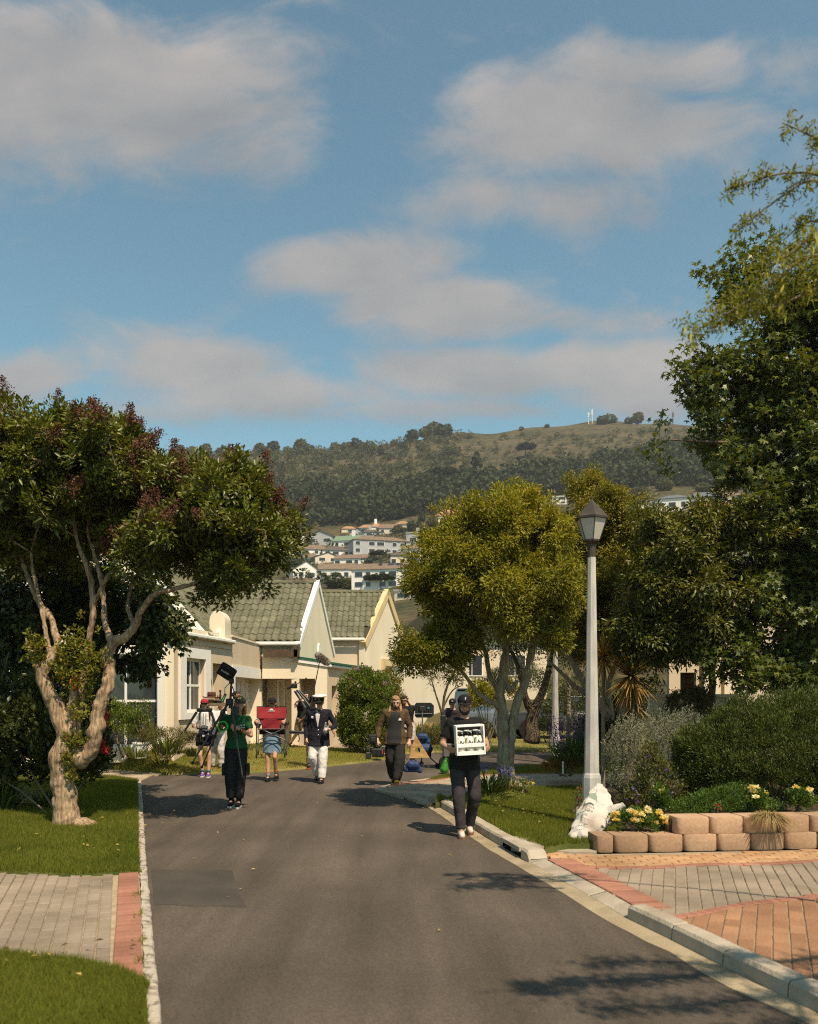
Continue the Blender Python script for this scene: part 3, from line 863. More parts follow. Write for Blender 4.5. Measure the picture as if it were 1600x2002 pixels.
wd = unit(as_np(wall_r[:2]) - as_np(wall_l[:2])); wang = math.atan2(wd[1], wd[0]); wn_ = np.array([-wd[1], wd[0]])
def put_block(me, u_, row, back):
    c = as_np(wall_l[:2]) + wd * u_ + wn_ * (.10 + back)
    o = bpy.data.objects.new('wall_block', me); o.location = (c[0], c[1], fz + row * .186); o.rotation_euler = (0, 0, wang + rng.normal(0, .02)); link(o, rw)
put_block(bh_, .14, 0, .02)
for k in range(9): put_block(bm_, .44 + k * .4, 0, rng.normal(0, .006))
for k in range(8): put_block(bm_, 1.17 + k * .4, 1, .035 + rng.normal(0, .006))
slab('garden_bed', [tuple(as_np(wall_l[:2]) + wd * .95 + wn_ * .2), tuple(as_np(wall_l[:2]) + wd * 7 + wn_ * .2), (9, 15), (3.6, 15), (3.2, 11.2)], .385, .2, soil)
# ================================================================== HOUSES OF THE STREET
plaster = M('plaster_beige', (.54, .43, .30), (.64, .52, .37), scale=.9, rough=.9, bump=.15, bscale=30, stretch=(1, 1, .35))
plaster_pale = M('plaster_cream', (.70, .59, .44), (.76, .66, .50), scale=.8, rough=.9, bump=.12, bscale=30, stretch=(1, 1, .4))
plaster_pink = M('plaster_pinkish', (.60, .49, .35), (.66, .54, .40), scale=.8, rough=.9, bump=.12, bscale=30)
white_p = M('white_paint', (.74, .70, .64), (.80, .77, .72), scale=2, rough=.6)
trim_tan = M('tan_trim', (.58, .43, .22), (.64, .49, .27), scale=2, rough=.8)
tile_m = MI('roof_tile', (.115, .110, .070), (.150, .142, .092), grain=.22, bscale=9, bump=.3)
tile_under = M('roof_underlay', (.05, .045, .03))
green_paint = M('green_paint', (.015, .11, .05), rough=.5)
door_white = M('garage_white', (.60, .55, .47), (.66, .61, .53), scale=3, rough=.6)
brown_wood = M('brown_timber', (.07, .045, .03), (.10, .065, .04), scale=5)
glass = M('window_glass', (.03, .035, .04), rough=.08, spec=.8)
curtain = M('curtain', (.50, .45, .38), (.62, .57, .50), scale=9, rough=.9, stretch=(6, 6, .2))
metal_grey = M('galvanised', (.45, .45, .45), (.55, .55, .54), scale=6, rough=.45, metal=.6)

def frame_m(p1, p2, out=1):
    """matrix from (u along wall, d outward, z) to world"""
    a, b = Vector((p1[0], p1[1], 0)), Vector((p2[0], p2[1], 0)); d = (b - a).normalized()
    n = Vector((d.y, -d.x, 0)) * out
    return Matrix(((d.x, n.x, 0, a.x), (d.y, n.y, 0, a.y), (0, 0, 1, 0), (0, 0, 0, 1)))
def XF(mb, Mx):
    mb.v = [tuple(Mx @ Vector(p)) for p in mb.v]
    if Mx.to_3x3().determinant() < 0: mb.f = [tuple(reversed(f)) for f in mb.f]
    return mb
def wall_mb(L_, z0, z1, t=.22, holes=()):
    us = sorted({0, L_, *[h[0] for h in holes], *[h[1] for h in holes]}); zs = sorted({z0, z1, *[h[2] for h in holes], *[h[3] for h in holes]})
    m = MB()
    for i in range(len(us) - 1):
        for j in range(len(zs) - 1):
            cu, cz = (us[i] + us[i + 1]) / 2, (zs[j] + zs[j + 1]) / 2
            if any(h[0] < cu < h[1] and h[2] < cz < h[3] for h in holes): continue
            m.box((us[i], -t, zs[j]), (us[i + 1], 0, zs[j + 1]))
    return m
def dist(a, b): return math.hypot(b[0] - a[0], b[1] - a[1])
def wall(parent, p1, p2, z0, z1, mat, holes=(), out=1, name='wall', t=.22):
    return XF(wall_mb(dist(p1, p2), z0, z1, t, holes), frame_m(p1, p2, out)).build(name, mat, parent)
def part(parent, name, mat, Mx, *boxes, b=None):
    m = MB()
    for lo, hi in boxes: m.box(lo, hi) if b is None else m.bbox(lo, hi, b)
    return XF(m, Mx).build(name, mat, parent)
def window(parent, Mx, u0, u1, z0, z1, nu=2, nz=2, dep=.12, curt=True, name='window', fw=.05):
    fr = MB()
    fr.box((u0, -dep - .05, z0), (u0 + fw, -dep, z1)); fr.box((u1 - fw, -dep - .05, z0), (u1, -dep, z1))
    fr.box((u0 + fw, -dep - .05, z0), (u1 - fw, -dep, z0 + fw)); fr.box((u0 + fw, -dep - .05, z1 - fw), (u1 - fw, -dep, z1))
    for k in range(1, nu):
        c = u0 + (u1 - u0) * k / nu; fr.box((c - fw * .4, -dep - .048, z0 + fw), (c + fw * .4, -dep - .002, z1 - fw))
    for k in range(1, nz):
        c = z0 + (z1 - z0) * k / nz; fr.box((u0 + fw, -dep - .046, c - fw * .4), (u1 - fw, -dep - .004, c + fw * .4))
    w = XF(fr, Mx).build(name, white_p, parent)
    XF(MB().box((u0 + .01, -dep - .034, z0 + .01), (u1 - .01, -dep - .026, z1 - .01)), Mx).build('pane', glass, w)
    if curt:
        m = MB(); rows = [[], []]; n = 26
        for side in ((u0 + .05, u0 + (u1 - u0) * .36), (u1 - (u1 - u0) * .36, u1 - .05)):
            r0 = []; r1 = []
            for k in range(n):
                uu = side[0] + (side[1] - side[0]) * k / (n - 1); dd = -dep - .16 + .03 * math.sin(k * 1.7)
                r0.append((uu, dd, z0 + .03)); r1.append((uu, dd, z1 - .03))
            m.grid([r0, r1])
        XF(m, Mx).build('curtain', curtain, w)
    return w
def tile_mesh(w, l):
    m = MB(); xs = [0, .16, .32, .5, .68, .84, 1.0]; hs = [.0, .034, .046, .030, .004, -.004, .0]
    V = [(x * w, 0, h + .030) for x, h in zip(xs, hs)] + [(x * w, l, h + .012) for x, h in zip(xs, hs)] + [(x * w, 0, h - .004) for x, h in zip(xs, hs)]
    Fs = [(i, i + 1, 8 + i, 7 + i) for i in range(6)] + [(14 + i, 15 + i, i + 1, i) for i in range(6)]
    me = bpy.data.meshes.new('roof_tile'); me.from_pydata(V, [], Fs); me.materials.append(tile_m); me.update(); return me
TILE_W, TILE_L = .245, .40
TILE = tile_mesh(TILE_W, TILE_L + .05)
def tiled_slope(roof, e0, e1, r0, r1, keep=None, most=300):
    """tiles on the slope with eave e0->e1 and ridge r0->r1 (world points)"""
    e0, e1, r0, r1 = map(Vector, (e0, e1, r0, r1))
    MB().quad(e0, e1, r1, r0).build('underlay', tile_under, roof)
    uax = (e1 - e0).normalized(); up = (r0 - e0); up = (up - uax * up.dot(uax)); SL = up.length; up.normalize(); nn = uax.cross(up)
    if nn.z < 0: nn = -nn
    rot = Matrix((uax, up, nn)).transposed().to_4x4()
    rows = int(round(SL / TILE_L)); pit = SL / rows; pos = []
    for j in range(rows):
        t = (j + .5) / rows; a = e0.lerp(r0, t); b = e1.lerp(r1, t)
        ua, ub = (a - e0).dot(uax), (b - e0).dot(uax)
        k0 = math.floor(ua / TILE_W)
        u_ = k0 * TILE_W
        while u_ < ub - TILE_W * 1.02:
            pnt = e0 + uax * u_ + up * (j * pit) + nn * .01
            if u_ >= ua - TILE_W * .6 and (keep is None or keep(pnt)): pos.append((j, pnt))
            u_ += TILE_W
    k = 0; rest = []
    for j, pnt in pos:
        if k < most:
            o = bpy.data.objects.new('roof_tile', TILE)
            o.matrix_local = Matrix.Translation(pnt + nn * rng.normal(0, .003)) @ rot @ Matrix.Rotation(rng.normal(0, .012), 4, 'Z'); link(o, roof); k += 1
        else: rest.append(pnt)
    if rest:
        m = MB(); tv = [v.co.copy() for v in TILE.vertices]; tf = [tuple(p.vertices) for p in TILE.polygons]
        for pnt in rest: m.add([Matrix.Translation(pnt) @ rot @ v for v in tv], tf)
        tag(m.build('tiles', tile_m, roof), kind='stuff')
def ridge_caps(roof, a, b):
    a, b = Vector(a), Vector(b); n = max(1, int((b - a).length / .42))
    for i in range(n):
        p, q = a.lerp(b, i / n), a.lerp(b, (i + 1.06) / n)
        MB().tube([p, q], [.10, .115], 8).build('ridge_tile', tile_m, roof)

# ---------- house 1: steep gable, white barge boards, tall window, arched parapet, garage
h1 = thing('house', 'cream house with white barge board, tall white window, arched parapet and white garage door', 'house', (0, 0, 0))
A0, A1, A2 = (-10.5, 20.2), (-5.53, 20.2), (-4.96, 24.0)
Mf = frame_m(A0, A1); Ms = frame_m(A1, A2)
LW = dist(A0, A1)
wall(h1, A0, A1, .2, 3.28, plaster_pale, holes=[(1.6, 2.75, .55, 2.75), (3.0, 4.6, .55, 2.75)])
for u0, u1 in ((1.6, 2.75), (3.0, 4.6)):
    window(h1, Mf, u0, u1, .55, 2.75, 2, 2, fw=.07)
    part(h1, 'surround', white_p, Mf, ((u0 - .16, 0, .45), (u0, .05, 2.9)), ((u1, 0, .45), (u1 + .16, .05, 2.9)), ((u0, 0, 2.75), (u1, .05, 2.9)))
LS = dist(A1, A2)
wall(h1, (A1[0] + .003, A1[1] + .0), A2, .2, 3.05, plaster, holes=[(.62, 1.86, 1.36, 2.70), (2.45, 3.12, .4, 2.63)])
window(h1, Ms, .62, 1.86, 1.36, 2.70, 2, 2, dep=.10, fw=.07)
# an opened sash leaning out of the tall window
part(h1, 'surround', white_p, Ms, ((.26, 0, 1.2), (.62, .06, 2.95)), ((1.86, 0, 1.2), (2.18, .06, 2.95)), ((.62, 0, 2.70), (1.86, .06, 2.95)), ((.62, 0, 1.2), (1.86, .06, 1.36)))
m = MB(); m.box((2.45, -.9, .4), (3.12, -.85, 2.63)); XF(m, Ms).build('niche_wall', plaster, h1)
m = MB(); m.box((2.43, -.85, .4), (2.45, -.22, 2.63)); m.box((3.12, -.85, .4), (3.14, -.22, 2.63)); m.box((2.45, -.85, 2.63), (3.12, -.22, 2.66)); XF(m, Ms).build('niche_side', plaster_pale, h1)
part(h1, 'house_plate', green_paint, Ms, ((2.25, .0, 2.05), (2.33, .02, 2.2)))
# eave board and gutter over the window wall
part(h1, 'fascia', plaster, Ms, ((-.1, -.1, 3.05), (LS, .03, 3.2)), ((-.1, -.1, 3.2), (LS, .10, 3.24)))
part(h1, 'gutter', white_p, Ms, ((-.1, .03, 3.22), (LS - .05, .16, 3.31)), b=.02)
part(h1, 'parapet', plaster_pale, Ms, ((-.05, -.5, 3.24), (LS, -.05, 3.45)))
# arched parapet with oval vent
arc = [(0, 3.2), (.42, 3.2), (.42, 3.72)] + [(.21 + .21 * math.cos(a), 3.78 + .30 * math.sin(a)) for a in [math.pi * k / 12 for k in range(13)]] + [(0, 3.72)]
m = MB().prism([(-5.40 + x, z) for x, z in arc], 23.25, 24.02, 'y'); m.build('arched_parapet', plaster_pale, h1)
def oval_vent(parent, Mx, u_, z, r=.10, hgt=.24, d=0.0):
    m = MB(); pts = []
    for k in range(20):
        a = 2 * math.pi * k / 20; pts.append((u_ + r * math.cos(a), z + hgt * math.sin(a)))
    m.prism(pts, d, d + .05, 'y'); v_ = XF(m, Mx).build('vent', white_p, parent)
    m = MB(); m.prism([(u_ + .025 * math.cos(a), z + .05 * math.sin(a)) for a in [2 * math.pi * k / 10 for k in range(10)]], d + .05, d + .055, 'y')
    XF(m, Mx).build('vent_hole', M('vent_dark', (.05, .045, .04)) if 'vent_dark' not in MATS else MATS['vent_dark'], v_)
oval_vent(h1, frame_m((-5.40, 23.25), (-4.98, 23.25)), .25, 3.42, .07, .17)
# gable wall with white barge boards, roof slope to the right
gy, gx0, gh0, gx1, gh1 = 22.4, -5.29, 3.31, -8.3, 6.77
MB().prism([(gx1 * 2 - gx0, gh0), (gx0, gh0), (gx1, gh1)], gy, gy + .2, 'y').build('gable', plaster_pale, h1)
def sloped_band(parent, name, mat, a, b, w, thick, nrm):
    """flat band of width w hanging below the line a-b, thick along nrm"""
    a, b, nrm = Vector(a), Vector(b), Vector(nrm).normalized(); d = (b - a).normalized(); dn = d.cross(nrm)
    if dn.z > 0: dn = -dn
    V = [a, b, b + dn * w, a + dn * w]; V = V + [p + nrm * thick for p in V]
    return MB().add(V, [(0, 1, 2, 3), (7, 6, 5, 4), (0, 4, 5, 1), (1, 5, 6, 2), (2, 6, 7, 3), (3, 7, 4, 0)]).build(name, mat, parent)
sloped_band(h1, 'barge_board', white_p, (gx0 + .16, gy - .01, gh0 - .06), (gx1, gy - .01, gh1 + .1), .20, .07, (0, -1, 0))
sloped_band(h1, 'barge_board', white_p, (2 * gx1 - gx0, gy - .01, gh0), (gx1, gy - .01, gh1 + .1), .20, .07, (0, -1, 0))
r1 = thing('roof', None, None); r1.parent = h1
tiled_slope(r1, (gx0 + .1, gy, gh0 - .05), (gx0 + .1, gy + 5.8, gh0 - .05), (gx1, gy, gh1), (gx1, gy + 5.8, gh1), keep=lambda p: p.z < 5.6)
# garage
B0, B1 = (-4.96, 24.0), (-4.81, 30.5)
Mg = frame_m(B0, B1); LG = dist(B0, B1)
wall(h1, (B0[0] - .002, B0[1] + .005), B1, .1, 3.42, plaster, holes=[(.35, 5.9, .12, 2.31)], t=.34)
part(h1, 'coping', plaster_pale, Mg, ((0, -.36, 3.42), (LG, .03, 3.47)))
part(h1, 'surround', white_p, Mg, ((.02, 0, 2.31), (6.35, .035, 2.63)), ((5.9, 0, .12), (6.35, .035, 2.31)), ((.02, 0, .12), (.35, .035, 2.31)))
part(h1, 'reveal', white_p, Mg, ((5.895, -.34, .12), (5.90, 0, 2.31)))
gd = part(h1, 'garage_door', door_white, Mg, ((.35, -.42, .12), (5.9, -.37, 2.31)))
for r_ in range(4):
    for c_ in range(9):
        u0 = .45 + c_ * .605; z0 = .18 + r_ * .53
        XF(MB().bbox((u0, -.37, z0), (u0 + .5, -.35, z0 + .43), .015), Mg).build('panel', door_white, gd)
# ---------- house 2: broad tiled roof, white-edged gable, green-edged portico
h2 = thing('house', 'beige house with wide mossy tiled roof, white edged pointed gable and green edged portico', 'house', (0, 0, 0))
C0, C1, CA = (-3.58, 28.0), (-3.04, 34.7), (-3.32, 31.35)
r2 = thing('roof', None, None); r2.parent = h2
tiled_slope(r2, (-8.2, 28.0, 3.53), (-3.55, 28.0, 3.53), (-8.2, 31.35, 5.84), (-3.32, 31.35, 5.84), keep=lambda p: p.x > -7.6)
ridge_caps(r2, (-8.2, 31.35, 5.87), (-3.4, 31.35, 5.87))
MB().quad((-8.2, 34.7, 3.5), (-3.1, 34.7, 3.5), (-3.3, 31.35, 5.83), (-8.2, 31.35, 5.83)).build('back_slope', tile_m, r2)
part(h2, 'gutter', white_p, frame_m((-8.2, 28.0), (-3.6, 28.0)), ((0, .0, 3.40), (4.62, .13, 3.52)), b=.03)
wall(h2, (-8.2, 28.25), (-4.85, 28.25), .1, 3.42, plaster_pale)
wall(h2, (-4.84, 28.25), (-3.6, 28.25), 3.0, 3.42, plaster_pale)
part(h2, 'beam', brown_wood, frame_m((-4.85, 27.9), (-3.55, 27.9)), ((.15, 0, 3.02), (1.3, .12, 3.26)), ((1.12, 0, 2.9), (1.24, .12, 3.40)))
Mc = frame_m(C0, C1); LC = dist(C0, C1)
m = MB().prism([(0, .1), (LC, .1), (LC, 3.53), (LC / 2, 5.84), (0, 3.53)], -.25, 0, 'x')
m.v = [(p[1], p[0], p[2]) for p in m.v]; m.f = [tuple(reversed(f)) for f in m.f]
XF(m, Mc).build('gable', plaster_pale, h2)
gn = Mc.to_3x3() @ Vector((0, 1, 0))
def W3(Mx, u_, d, z): return tuple(Mx @ Vector((u_, d, z)))
sloped_band(h2, 'gable_coping', white_p, W3(Mc, -.12, -.12, 3.46), W3(Mc, LC / 2, -.12, 5.98), .20, .17, gn)
sloped_band(h2, 'gable_coping', white_p, W3(Mc, LC + .12, -.12, 3.46), W3(Mc, LC / 2, -.12, 5.98), .20, .17, gn)
oval_vent(h2, Mc, 3.4, 3.35, .22, .32)
# portico
Mp = frame_m((-4.78, 28.0), (-2.67, 28.0)); LP = 2.11
m = MB().prism([(0, 2.32), (LP, 2.32), (LP, 2.70), (0, 3.02)], -.3, 0, 'y'); XF(m, Mp).build('beam', plaster_pale, h2)
m = MB().prism([(0, 3.025), (LP + .03, 2.705), (LP + .03, 2.83), (0, 3.15)], -.3, .05, 'y'); XF(m, Mp).build('fascia', white_p, h2)
m = MB().prism([(0, 3.155), (LP + .06, 2.835), (LP + .06, 2.90), (0, 3.22)], -2.2, .08, 'y'); XF(m, Mp).build('portico_roof', green_paint, h2)
part(h2, 'pillar', plaster_pale, Mp, ((1.72, -.42, .1), (LP - .003, .004, 2.318)))
part(h2, 'porch_wall', plaster, Mp, ((0, -1.15, .1), (LP, -.95, 2.9)))
part(h2, 'porch_ceiling', plaster_pale, Mp, ((0, -.95, 2.40), (LP, -.3, 2.46)))
dj = part(h2, 'door_frame', white_p, Mp, ((.34, -.95, .1), (.42, -.9, 2.3)), ((.56, -.95, .1), (.60, -.9, 2.3)), ((.42, -.95, 2.24), (.56, -.9, 2.3)))
part(h2, 'intercom', trim_tan, Mp, ((.88, -.95, 1.38), (1.0, -.92, 1.58)))
D0, D1 = (-2.67, 28.1), (-1.81, 33.0)
Md = frame_m(D0, D1); LD = dist(D0, D1)
wall(h2, D0, D1, .1, 2.72, plaster, holes=[(.55, 1.35, .9, 2.1)])
part(h2, 'niche_wall', plaster, Md, ((.5, -.6, .8), (1.4, -.5, 2.2)))
part(h2, 'gutter', white_p, Md, ((0, 0, 2.70), (LD + .2, .14, 2.79)), b=.02)
m = MB().prism([(0, 2.80), (LD + .2, 2.80), (LD + .2, 2.86), (0, 2.86)], -1.6, .18, 'y'); XF(m, Md).build('lean_to_roof', green_paint, h2)
part(h2, 'door_frame', white_p, Md, ((2.2, 0, .1), (2.42, .06, 2.45)))
part(h2, 'gate', M('gate_dark', (.03, .03, .025)), Md, ((2.5, .0, .1), (3.6, .05, 1.75)))
# ---------- house 3: tan-edged gable
h3 = thing('house', 'beige house with tan edged pointed gable and mossy tiled roof behind the flowering bush', 'house', (0, 0, 0))
E0, E1, EA = (-1.86, 36.0), (-.14, 42.0), (-1.0, 39.0)
r3 = thing('roof', None, None); r3.parent = h3
tiled_slope(r3, (-4.6, 36.0, 4.18), (-1.8, 36.0, 4.18), (-4.6, 39.0, 6.42), (-1.0, 39.0, 6.42))
ridge_caps(r3, (-4.6, 39.0, 6.45), (-1.05, 39.0, 6.45))
part(h3, 'gutter', white_p, frame_m((-4.6, 36), (-1.86, 36)), ((0, 0, 4.06), (2.75, .14, 4.18)), b=.03)
wall(h3, (-4.6, 36.2), (-1.9, 36.2), .1, 4.08, plaster_pink)
MB().tube([(-1.98, 36.12, .1), (-1.98, 36.12, 3.9), (-1.98, 36.3, 4.08)], .05, 8).build('downpipe', plaster_pale, h3)
Me_ = frame_m(E0, E1); LE_ = dist(E0, E1)
m = MB().prism([(0, .1), (LE_, .1), (LE_, 4.18), (LE_ / 2, 6.42), (0, 4.18)], -.25, 0, 'x')
m.v = [(p[1], p[0], p[2]) for p in m.v]; m.f = [tuple(reversed(f)) for f in m.f]
XF(m, Me_).build('gable', plaster_pale, h3)
gn = Me_.to_3x3() @ Vector((0, 1, 0))
sloped_band(h3, 'gable_coping', trim_tan, W3(Me_, -.15, -.14, 4.0), W3(Me_, LE_ / 2, -.14, 6.60), .32, .22, gn)
sloped_band(h3, 'gable_coping', trim_tan, W3(Me_, LE_ + .15, -.14, 4.0), W3(Me_, LE_ / 2, -.14, 6.60), .32, .22, gn)
window(h3, Me_, 2.9, 4.9, 1.8, 3.1, 2, 1, dep=-.02, curt=False)
part(h3, 'surround', trim_tan, Me_, ((2.2, 0, 3.1), (5.6, .12, 3.4)), ((2.2, 0, 1.6), (2.55, .12, 3.1)))
for k in range(3):      # sashes standing open
    m = MB(); a = math.radians(28)
    for q in ((0, .05), (.6, .65)): m.box((3.0 + k * .65 + q[0], .03, 1.9), (3.0 + k * .65 + q[1], .07, 3.05))
    m.box((3.0 + k * .65, .03, 1.9), (3.65 + k * .65, .07, 1.95))
    Rm = Matrix.Translation((0, .03, 3.05)) @ Matrix.Rotation(-a, 4, 'X') @ Matrix.Translation((0, -.03, -3.05))
    m.v = [tuple(Rm @ Vector(p)) for p in m.v]
    XF(m, Me_).build('open_sash', white_p, h3)
E2 = (E1[0] + .2867 * 14, E1[1] + .958 * 14)
wall(h3, E1, E2, .1, 3.9, plaster_pale)
tagm = None
# ---------- house 4 (further along, mostly behind the forked tree) and house 5 on the right
h4 = thing('house', 'pale pinkish house wall and roof glimpsed through the yellow green tree', 'house', (0, 0, 0))
wall(h4, (-.6, 56), (9, 56), .2, 5.4, plaster_pink)
MB().prism([(-1.2, 5.4), (9.6, 5.4), (7.6, 7.0), (.8, 7.0)], 55.6, 62, 'y').build('roof', tile_under, h4)
for k in range(3): window(h4, frame_m((-.6, 56), (9, 56)), 1.2 + k * 2.8, 2.6 + k * 2.8, 3.0, 4.4, 2, 1, dep=-.06, curt=False)
h5 = thing('house', 'beige house behind the dark trees at the right with tiled roof and brown window niche', 'house', (0, 0, 0))
wall(h5, (5.9, 19.5), (14, 18.6), .2, 4.7, plaster_pink, holes=[(.25, .6, 1.0, 2.3), (2.0, 3.2, 3.4, 4.6)])
M5 = frame_m((5.9, 19.5), (14, 18.6))
part(h5, 'niche_wall', brown_wood, M5, ((.2, -.5, .9), (.65, -.4, 2.4)))
part(h5, 'pilaster', plaster_pale, M5, ((.75, 0, .2), (1.05, .12, 3.2)), ((1.2, 0, .2), (1.35, .08, 3.2)))
window(h5, M5, 2.0, 3.2, 3.4, 4.6, 2, 2, curt=True)
part(h5, 'corner_trim', white_p, M5, ((1.75, 0, 3.2), (1.95, .07, 4.65)))
r5 = thing('roof', None, None); r5.parent = h5
tiled_slope(r5, (5.6, 19.2, 4.65), (14, 18.3, 4.65), (5.6, 22.2, 5.9), (14, 21.3, 5.9), most=220)
gw = thing('garden_wall', 'low cream garden wall behind the spiky palm leaves', 'wall', (0, 0, 0))
wall(gw, (4.6, 16.4), (6.2, 16.2), .1, 1.75, plaster_pale, t=.3)
part(gw, 'coping', plaster_pale, frame_m((4.6, 16.4), (6.2, 16.2)), ((-.03, -.34, 1.75), (1.65, .04, 1.81)))
gw2 = thing('garden_wall', 'low white garden wall at the far left behind the big tree', 'wall', (0, 0, 0))
wall(gw2, (-13, 19.5), (-8.9, 19.6), .1, 1.85, plaster_pale, t=.3)
part(gw2, 'pier', plaster_pale, frame_m((-13, 19.5), (-8.65, 19.6)), ((3.7, -.35, .1), (4.1, .06, 1.95)), ((1.6, -.35, .1), (2.0, .06, 2.05)))

# ================================================================== HILL
HY_ROWS = np.array([40, 70, 100, 160, 200, 260, 330, 400, 480, 600, 700, 780, 1100.])
H_L = np.array([.2, 2.2, 6, 16, 24, 37, 56, 76, 108, 160, 1, .985, .6])
H_R = np.array([.2, 3, 9, 28, 42, 60, 77, 97, 130, 186, 1, .985, .6])
CRX = np.array([-600, 340, 450, 560, 640, 700, 780, 850, 900, 1000, 1100, 1200, 1330, 1450, 1600, 2400])
CRY = np.array([900, 888, 888, 884, 878, 876, 868, 852, 848, 840, 830, 824, 830, 822, 816, 800])
def hill_h(X, Y):
    X, Y = as_np(X), as_np(Y)
    px = 800 + F * X / Y
    w = np.clip((px - 700) / 650, 0, 1)
    crest = H + (HY - np.interp(px, CRX, CRY)) * 700 / F
    hl = np.where(H_L <= 1.0, 0, H_L); r = np.zeros(px.shape)
    A = H_L.copy(); B = H_R.copy(); A[0] = B[0] = .2
    za = np.interp(Y, HY_ROWS[:10], A[:10]); zb = np.interp(Y, HY_ROWS[:10], B[:10])
    base = za * (1 - w) + zb * w
    t = np.clip((Y - 600) / 100, 0, 1)
    z = np.where(Y < 600, base, np.where(Y < 700, base * (1 - t) + crest * t, crest * np.interp(Y, [700, 780, 1100, 1500], [1, .985, .6, .3])))
    n = np.sin(X * .045 + 1) * np.sin(Y * .031) + .5 * np.sin(X * .11 + Y * .05)
    return z + n * np.clip((Y - 120) / 300, 0, 1) * 2.5
cols = np.linspace(-900, 2500, 150); rows_y = np.concatenate([[44.0, 45.9], np.linspace(46, 200, 22), np.linspace(207, 620, 70), np.linspace(626, 800, 40), np.linspace(820, 1400, 16)])
CX, RY = np.meshgrid(cols, rows_y); HX = (CX - 800) * RY / F; HZ = np.where(RY < 45, -.2, hill_h(HX, RY))
nr, nc = CX.shape
hm, N_, L_, b_ = nodes_of('hillside')
b_.inputs['Roughness'].default_value = .95; b_.inputs['Specular IOR Level'].default_value = .1
g_ = N_.new('ShaderNodeNewGeometry')
def hn(scale, det=8):
    n = N_.new('ShaderNodeTexNoise'); n.inputs['Scale'].default_value = scale; n.inputs['Detail'].default_value = det; n.inputs['Roughness'].default_value = .6
    L_.new(g_.outputs['Position'], n.inputs['Vector']); return n.outputs[0]
ra = N_.new('ShaderNodeValToRGB'); L_.new(hn(.045), ra.inputs[0])
for e, (p_, c_) in zip([ra.color_ramp.elements[0], ra.color_ramp.elements[1]], [(.34, (.044, .048, .025)), (.66, (.110, .080, .048))]): e.position = p_; e.color = (*c_, 1)
e = ra.color_ramp.elements.new(.50); e.color = (.088, .074, .038, 1)
rb = N_.new('ShaderNodeValToRGB'); L_.new(hn(.35, 6), rb.inputs[0]); rb.color_ramp.elements[0].position = .35; rb.color_ramp.elements[0].color = (.5, .55, .5, 1); rb.color_ramp.elements[1].position = .7; rb.color_ramp.elements[1].color = (1.35, 1.3, 1.2, 1)
mx_ = N_.new('ShaderNodeMix'); mx_.data_type = 'RGBA'; mx_.blend_type = 'MULTIPLY'; mx_.inputs[0].default_value = 1
L_.new(ra.outputs[0], mx_.inputs[6]); L_.new(rb.outputs[0], mx_.inputs[7]); L_.new(mx_.outputs[2], b_.inputs['Base Color'])
idx = np.arange(nr * nc).reshape(nr, nc)
qf = np.stack([idx[:-1, :-1], idx[:-1, 1:], idx[1:, 1:], idx[1:, :-1]], 2).reshape(-1, 4)
tag(npmesh('hill', np.stack([HX, RY, HZ], 2).reshape(-1, 3), qf, hm, smooth=True), kind='structure')
def hill_at(px, py):
    """the ground point of the hill on the bearing px whose elevation reading is py"""
    Y = np.linspace(60, 700, 1281); X = (px - 800) * Y / F; z = hill_h(X, Y); y_ = HY - (z - H) * F / Y
    k = np.where(y_ <= py)[0]
    i = int(k[0]) if len(k) else 1280
    return float(X[i]), float(Y[i]), float(z[i])

# tree stock for the hill: leaf clumps on stems
pine = LEAF('pine_needles', (.026, .036, .016), (.065, .074, .030), trans=.15, rough=.7, spec=.1)
olive = LEAF('olive_leaves', (.06, .068, .024), (.14, .13, .05), trans=.25, rough=.7, spec=.1)
bark_far = M('bark_far', (.06, .045, .03), (.09, .07, .05), scale=3)
def clump_geo(kind, n):
    if kind == 'cone': blobs = [(0, 0, .30, .30, .30, .24), (0, 0, .52, .23, .23, .22), (0, 0, .74, .14, .14, .2)]
    elif kind == 'umbrella': blobs = [(0, 0, .72, .50, .50, .16), (.25, .1, .66, .3, .3, .14), (-.3, -.1, .68, .3, .3, .14)]
    elif kind == 'bush': blobs = [(0, 0, .45, .5, .5, .48), (.3, .1, .35, .35, .35, .33), (-.3, 0, .32, .35, .35, .3)]
    else: blobs = [(0, 0, .52, .40, .40, .42), (.24, .05, .40, .30, .30, .30), (-.26, 0, .42, .29, .29, .30), (0, .1, .8, .22, .22, .18)]
    p, d = shell_points(blobs, n, inner=.55)
    D = unit(rng.normal(size=p.shape) + d * .5); Nn = unit(d + rng.normal(size=p.shape) * .7)
    S = unit(np.cross(D, Nn)); L = .10 + .07 * rng.random(n)[:, None]
    V = np.stack([p - D * L * .6, p + S * L * .55, p + D * L * .6, p - S * L * .55], 1).reshape(-1, 3)
    Fq = np.arange(4 * n).reshape(-1, 4)
    return V, Fq
STOCK = {k: [clump_geo(k, 70) for _ in range(4)] for k in ('cone', 'umbrella', 'bush', 'round')}
BIG = {k: clump_geo(k, 420) for k in ('cone', 'umbrella', 'bush', 'round')}
def hill_tree(px, py, hpx, kind, mat, label, wide=1.0, name='hill_tree', group=None):
    x, y, z = hill_at(px, py); s = hpx * y / F
    t = thing(name, label, 'tree' if kind != 'bush' else 'bush', (x, y, z - .1), rng.random() * 6.28, group)
    V, Fq = BIG[kind]; n = len(Fq)
    o = npmesh('crown', V * np.array([s * wide, s * wide, s]), Fq, mat, t, var=rng.random(n)); tag(o, kind='stuff')
    if kind != 'bush':
        MB().tube([(0, 0, -.3), (.01 * s, 0, .35 * s), (0, 0, .62 * s)], [.035 * s, .028 * s, .015 * s], 6).build('trunk', bark_far, t)
    return t
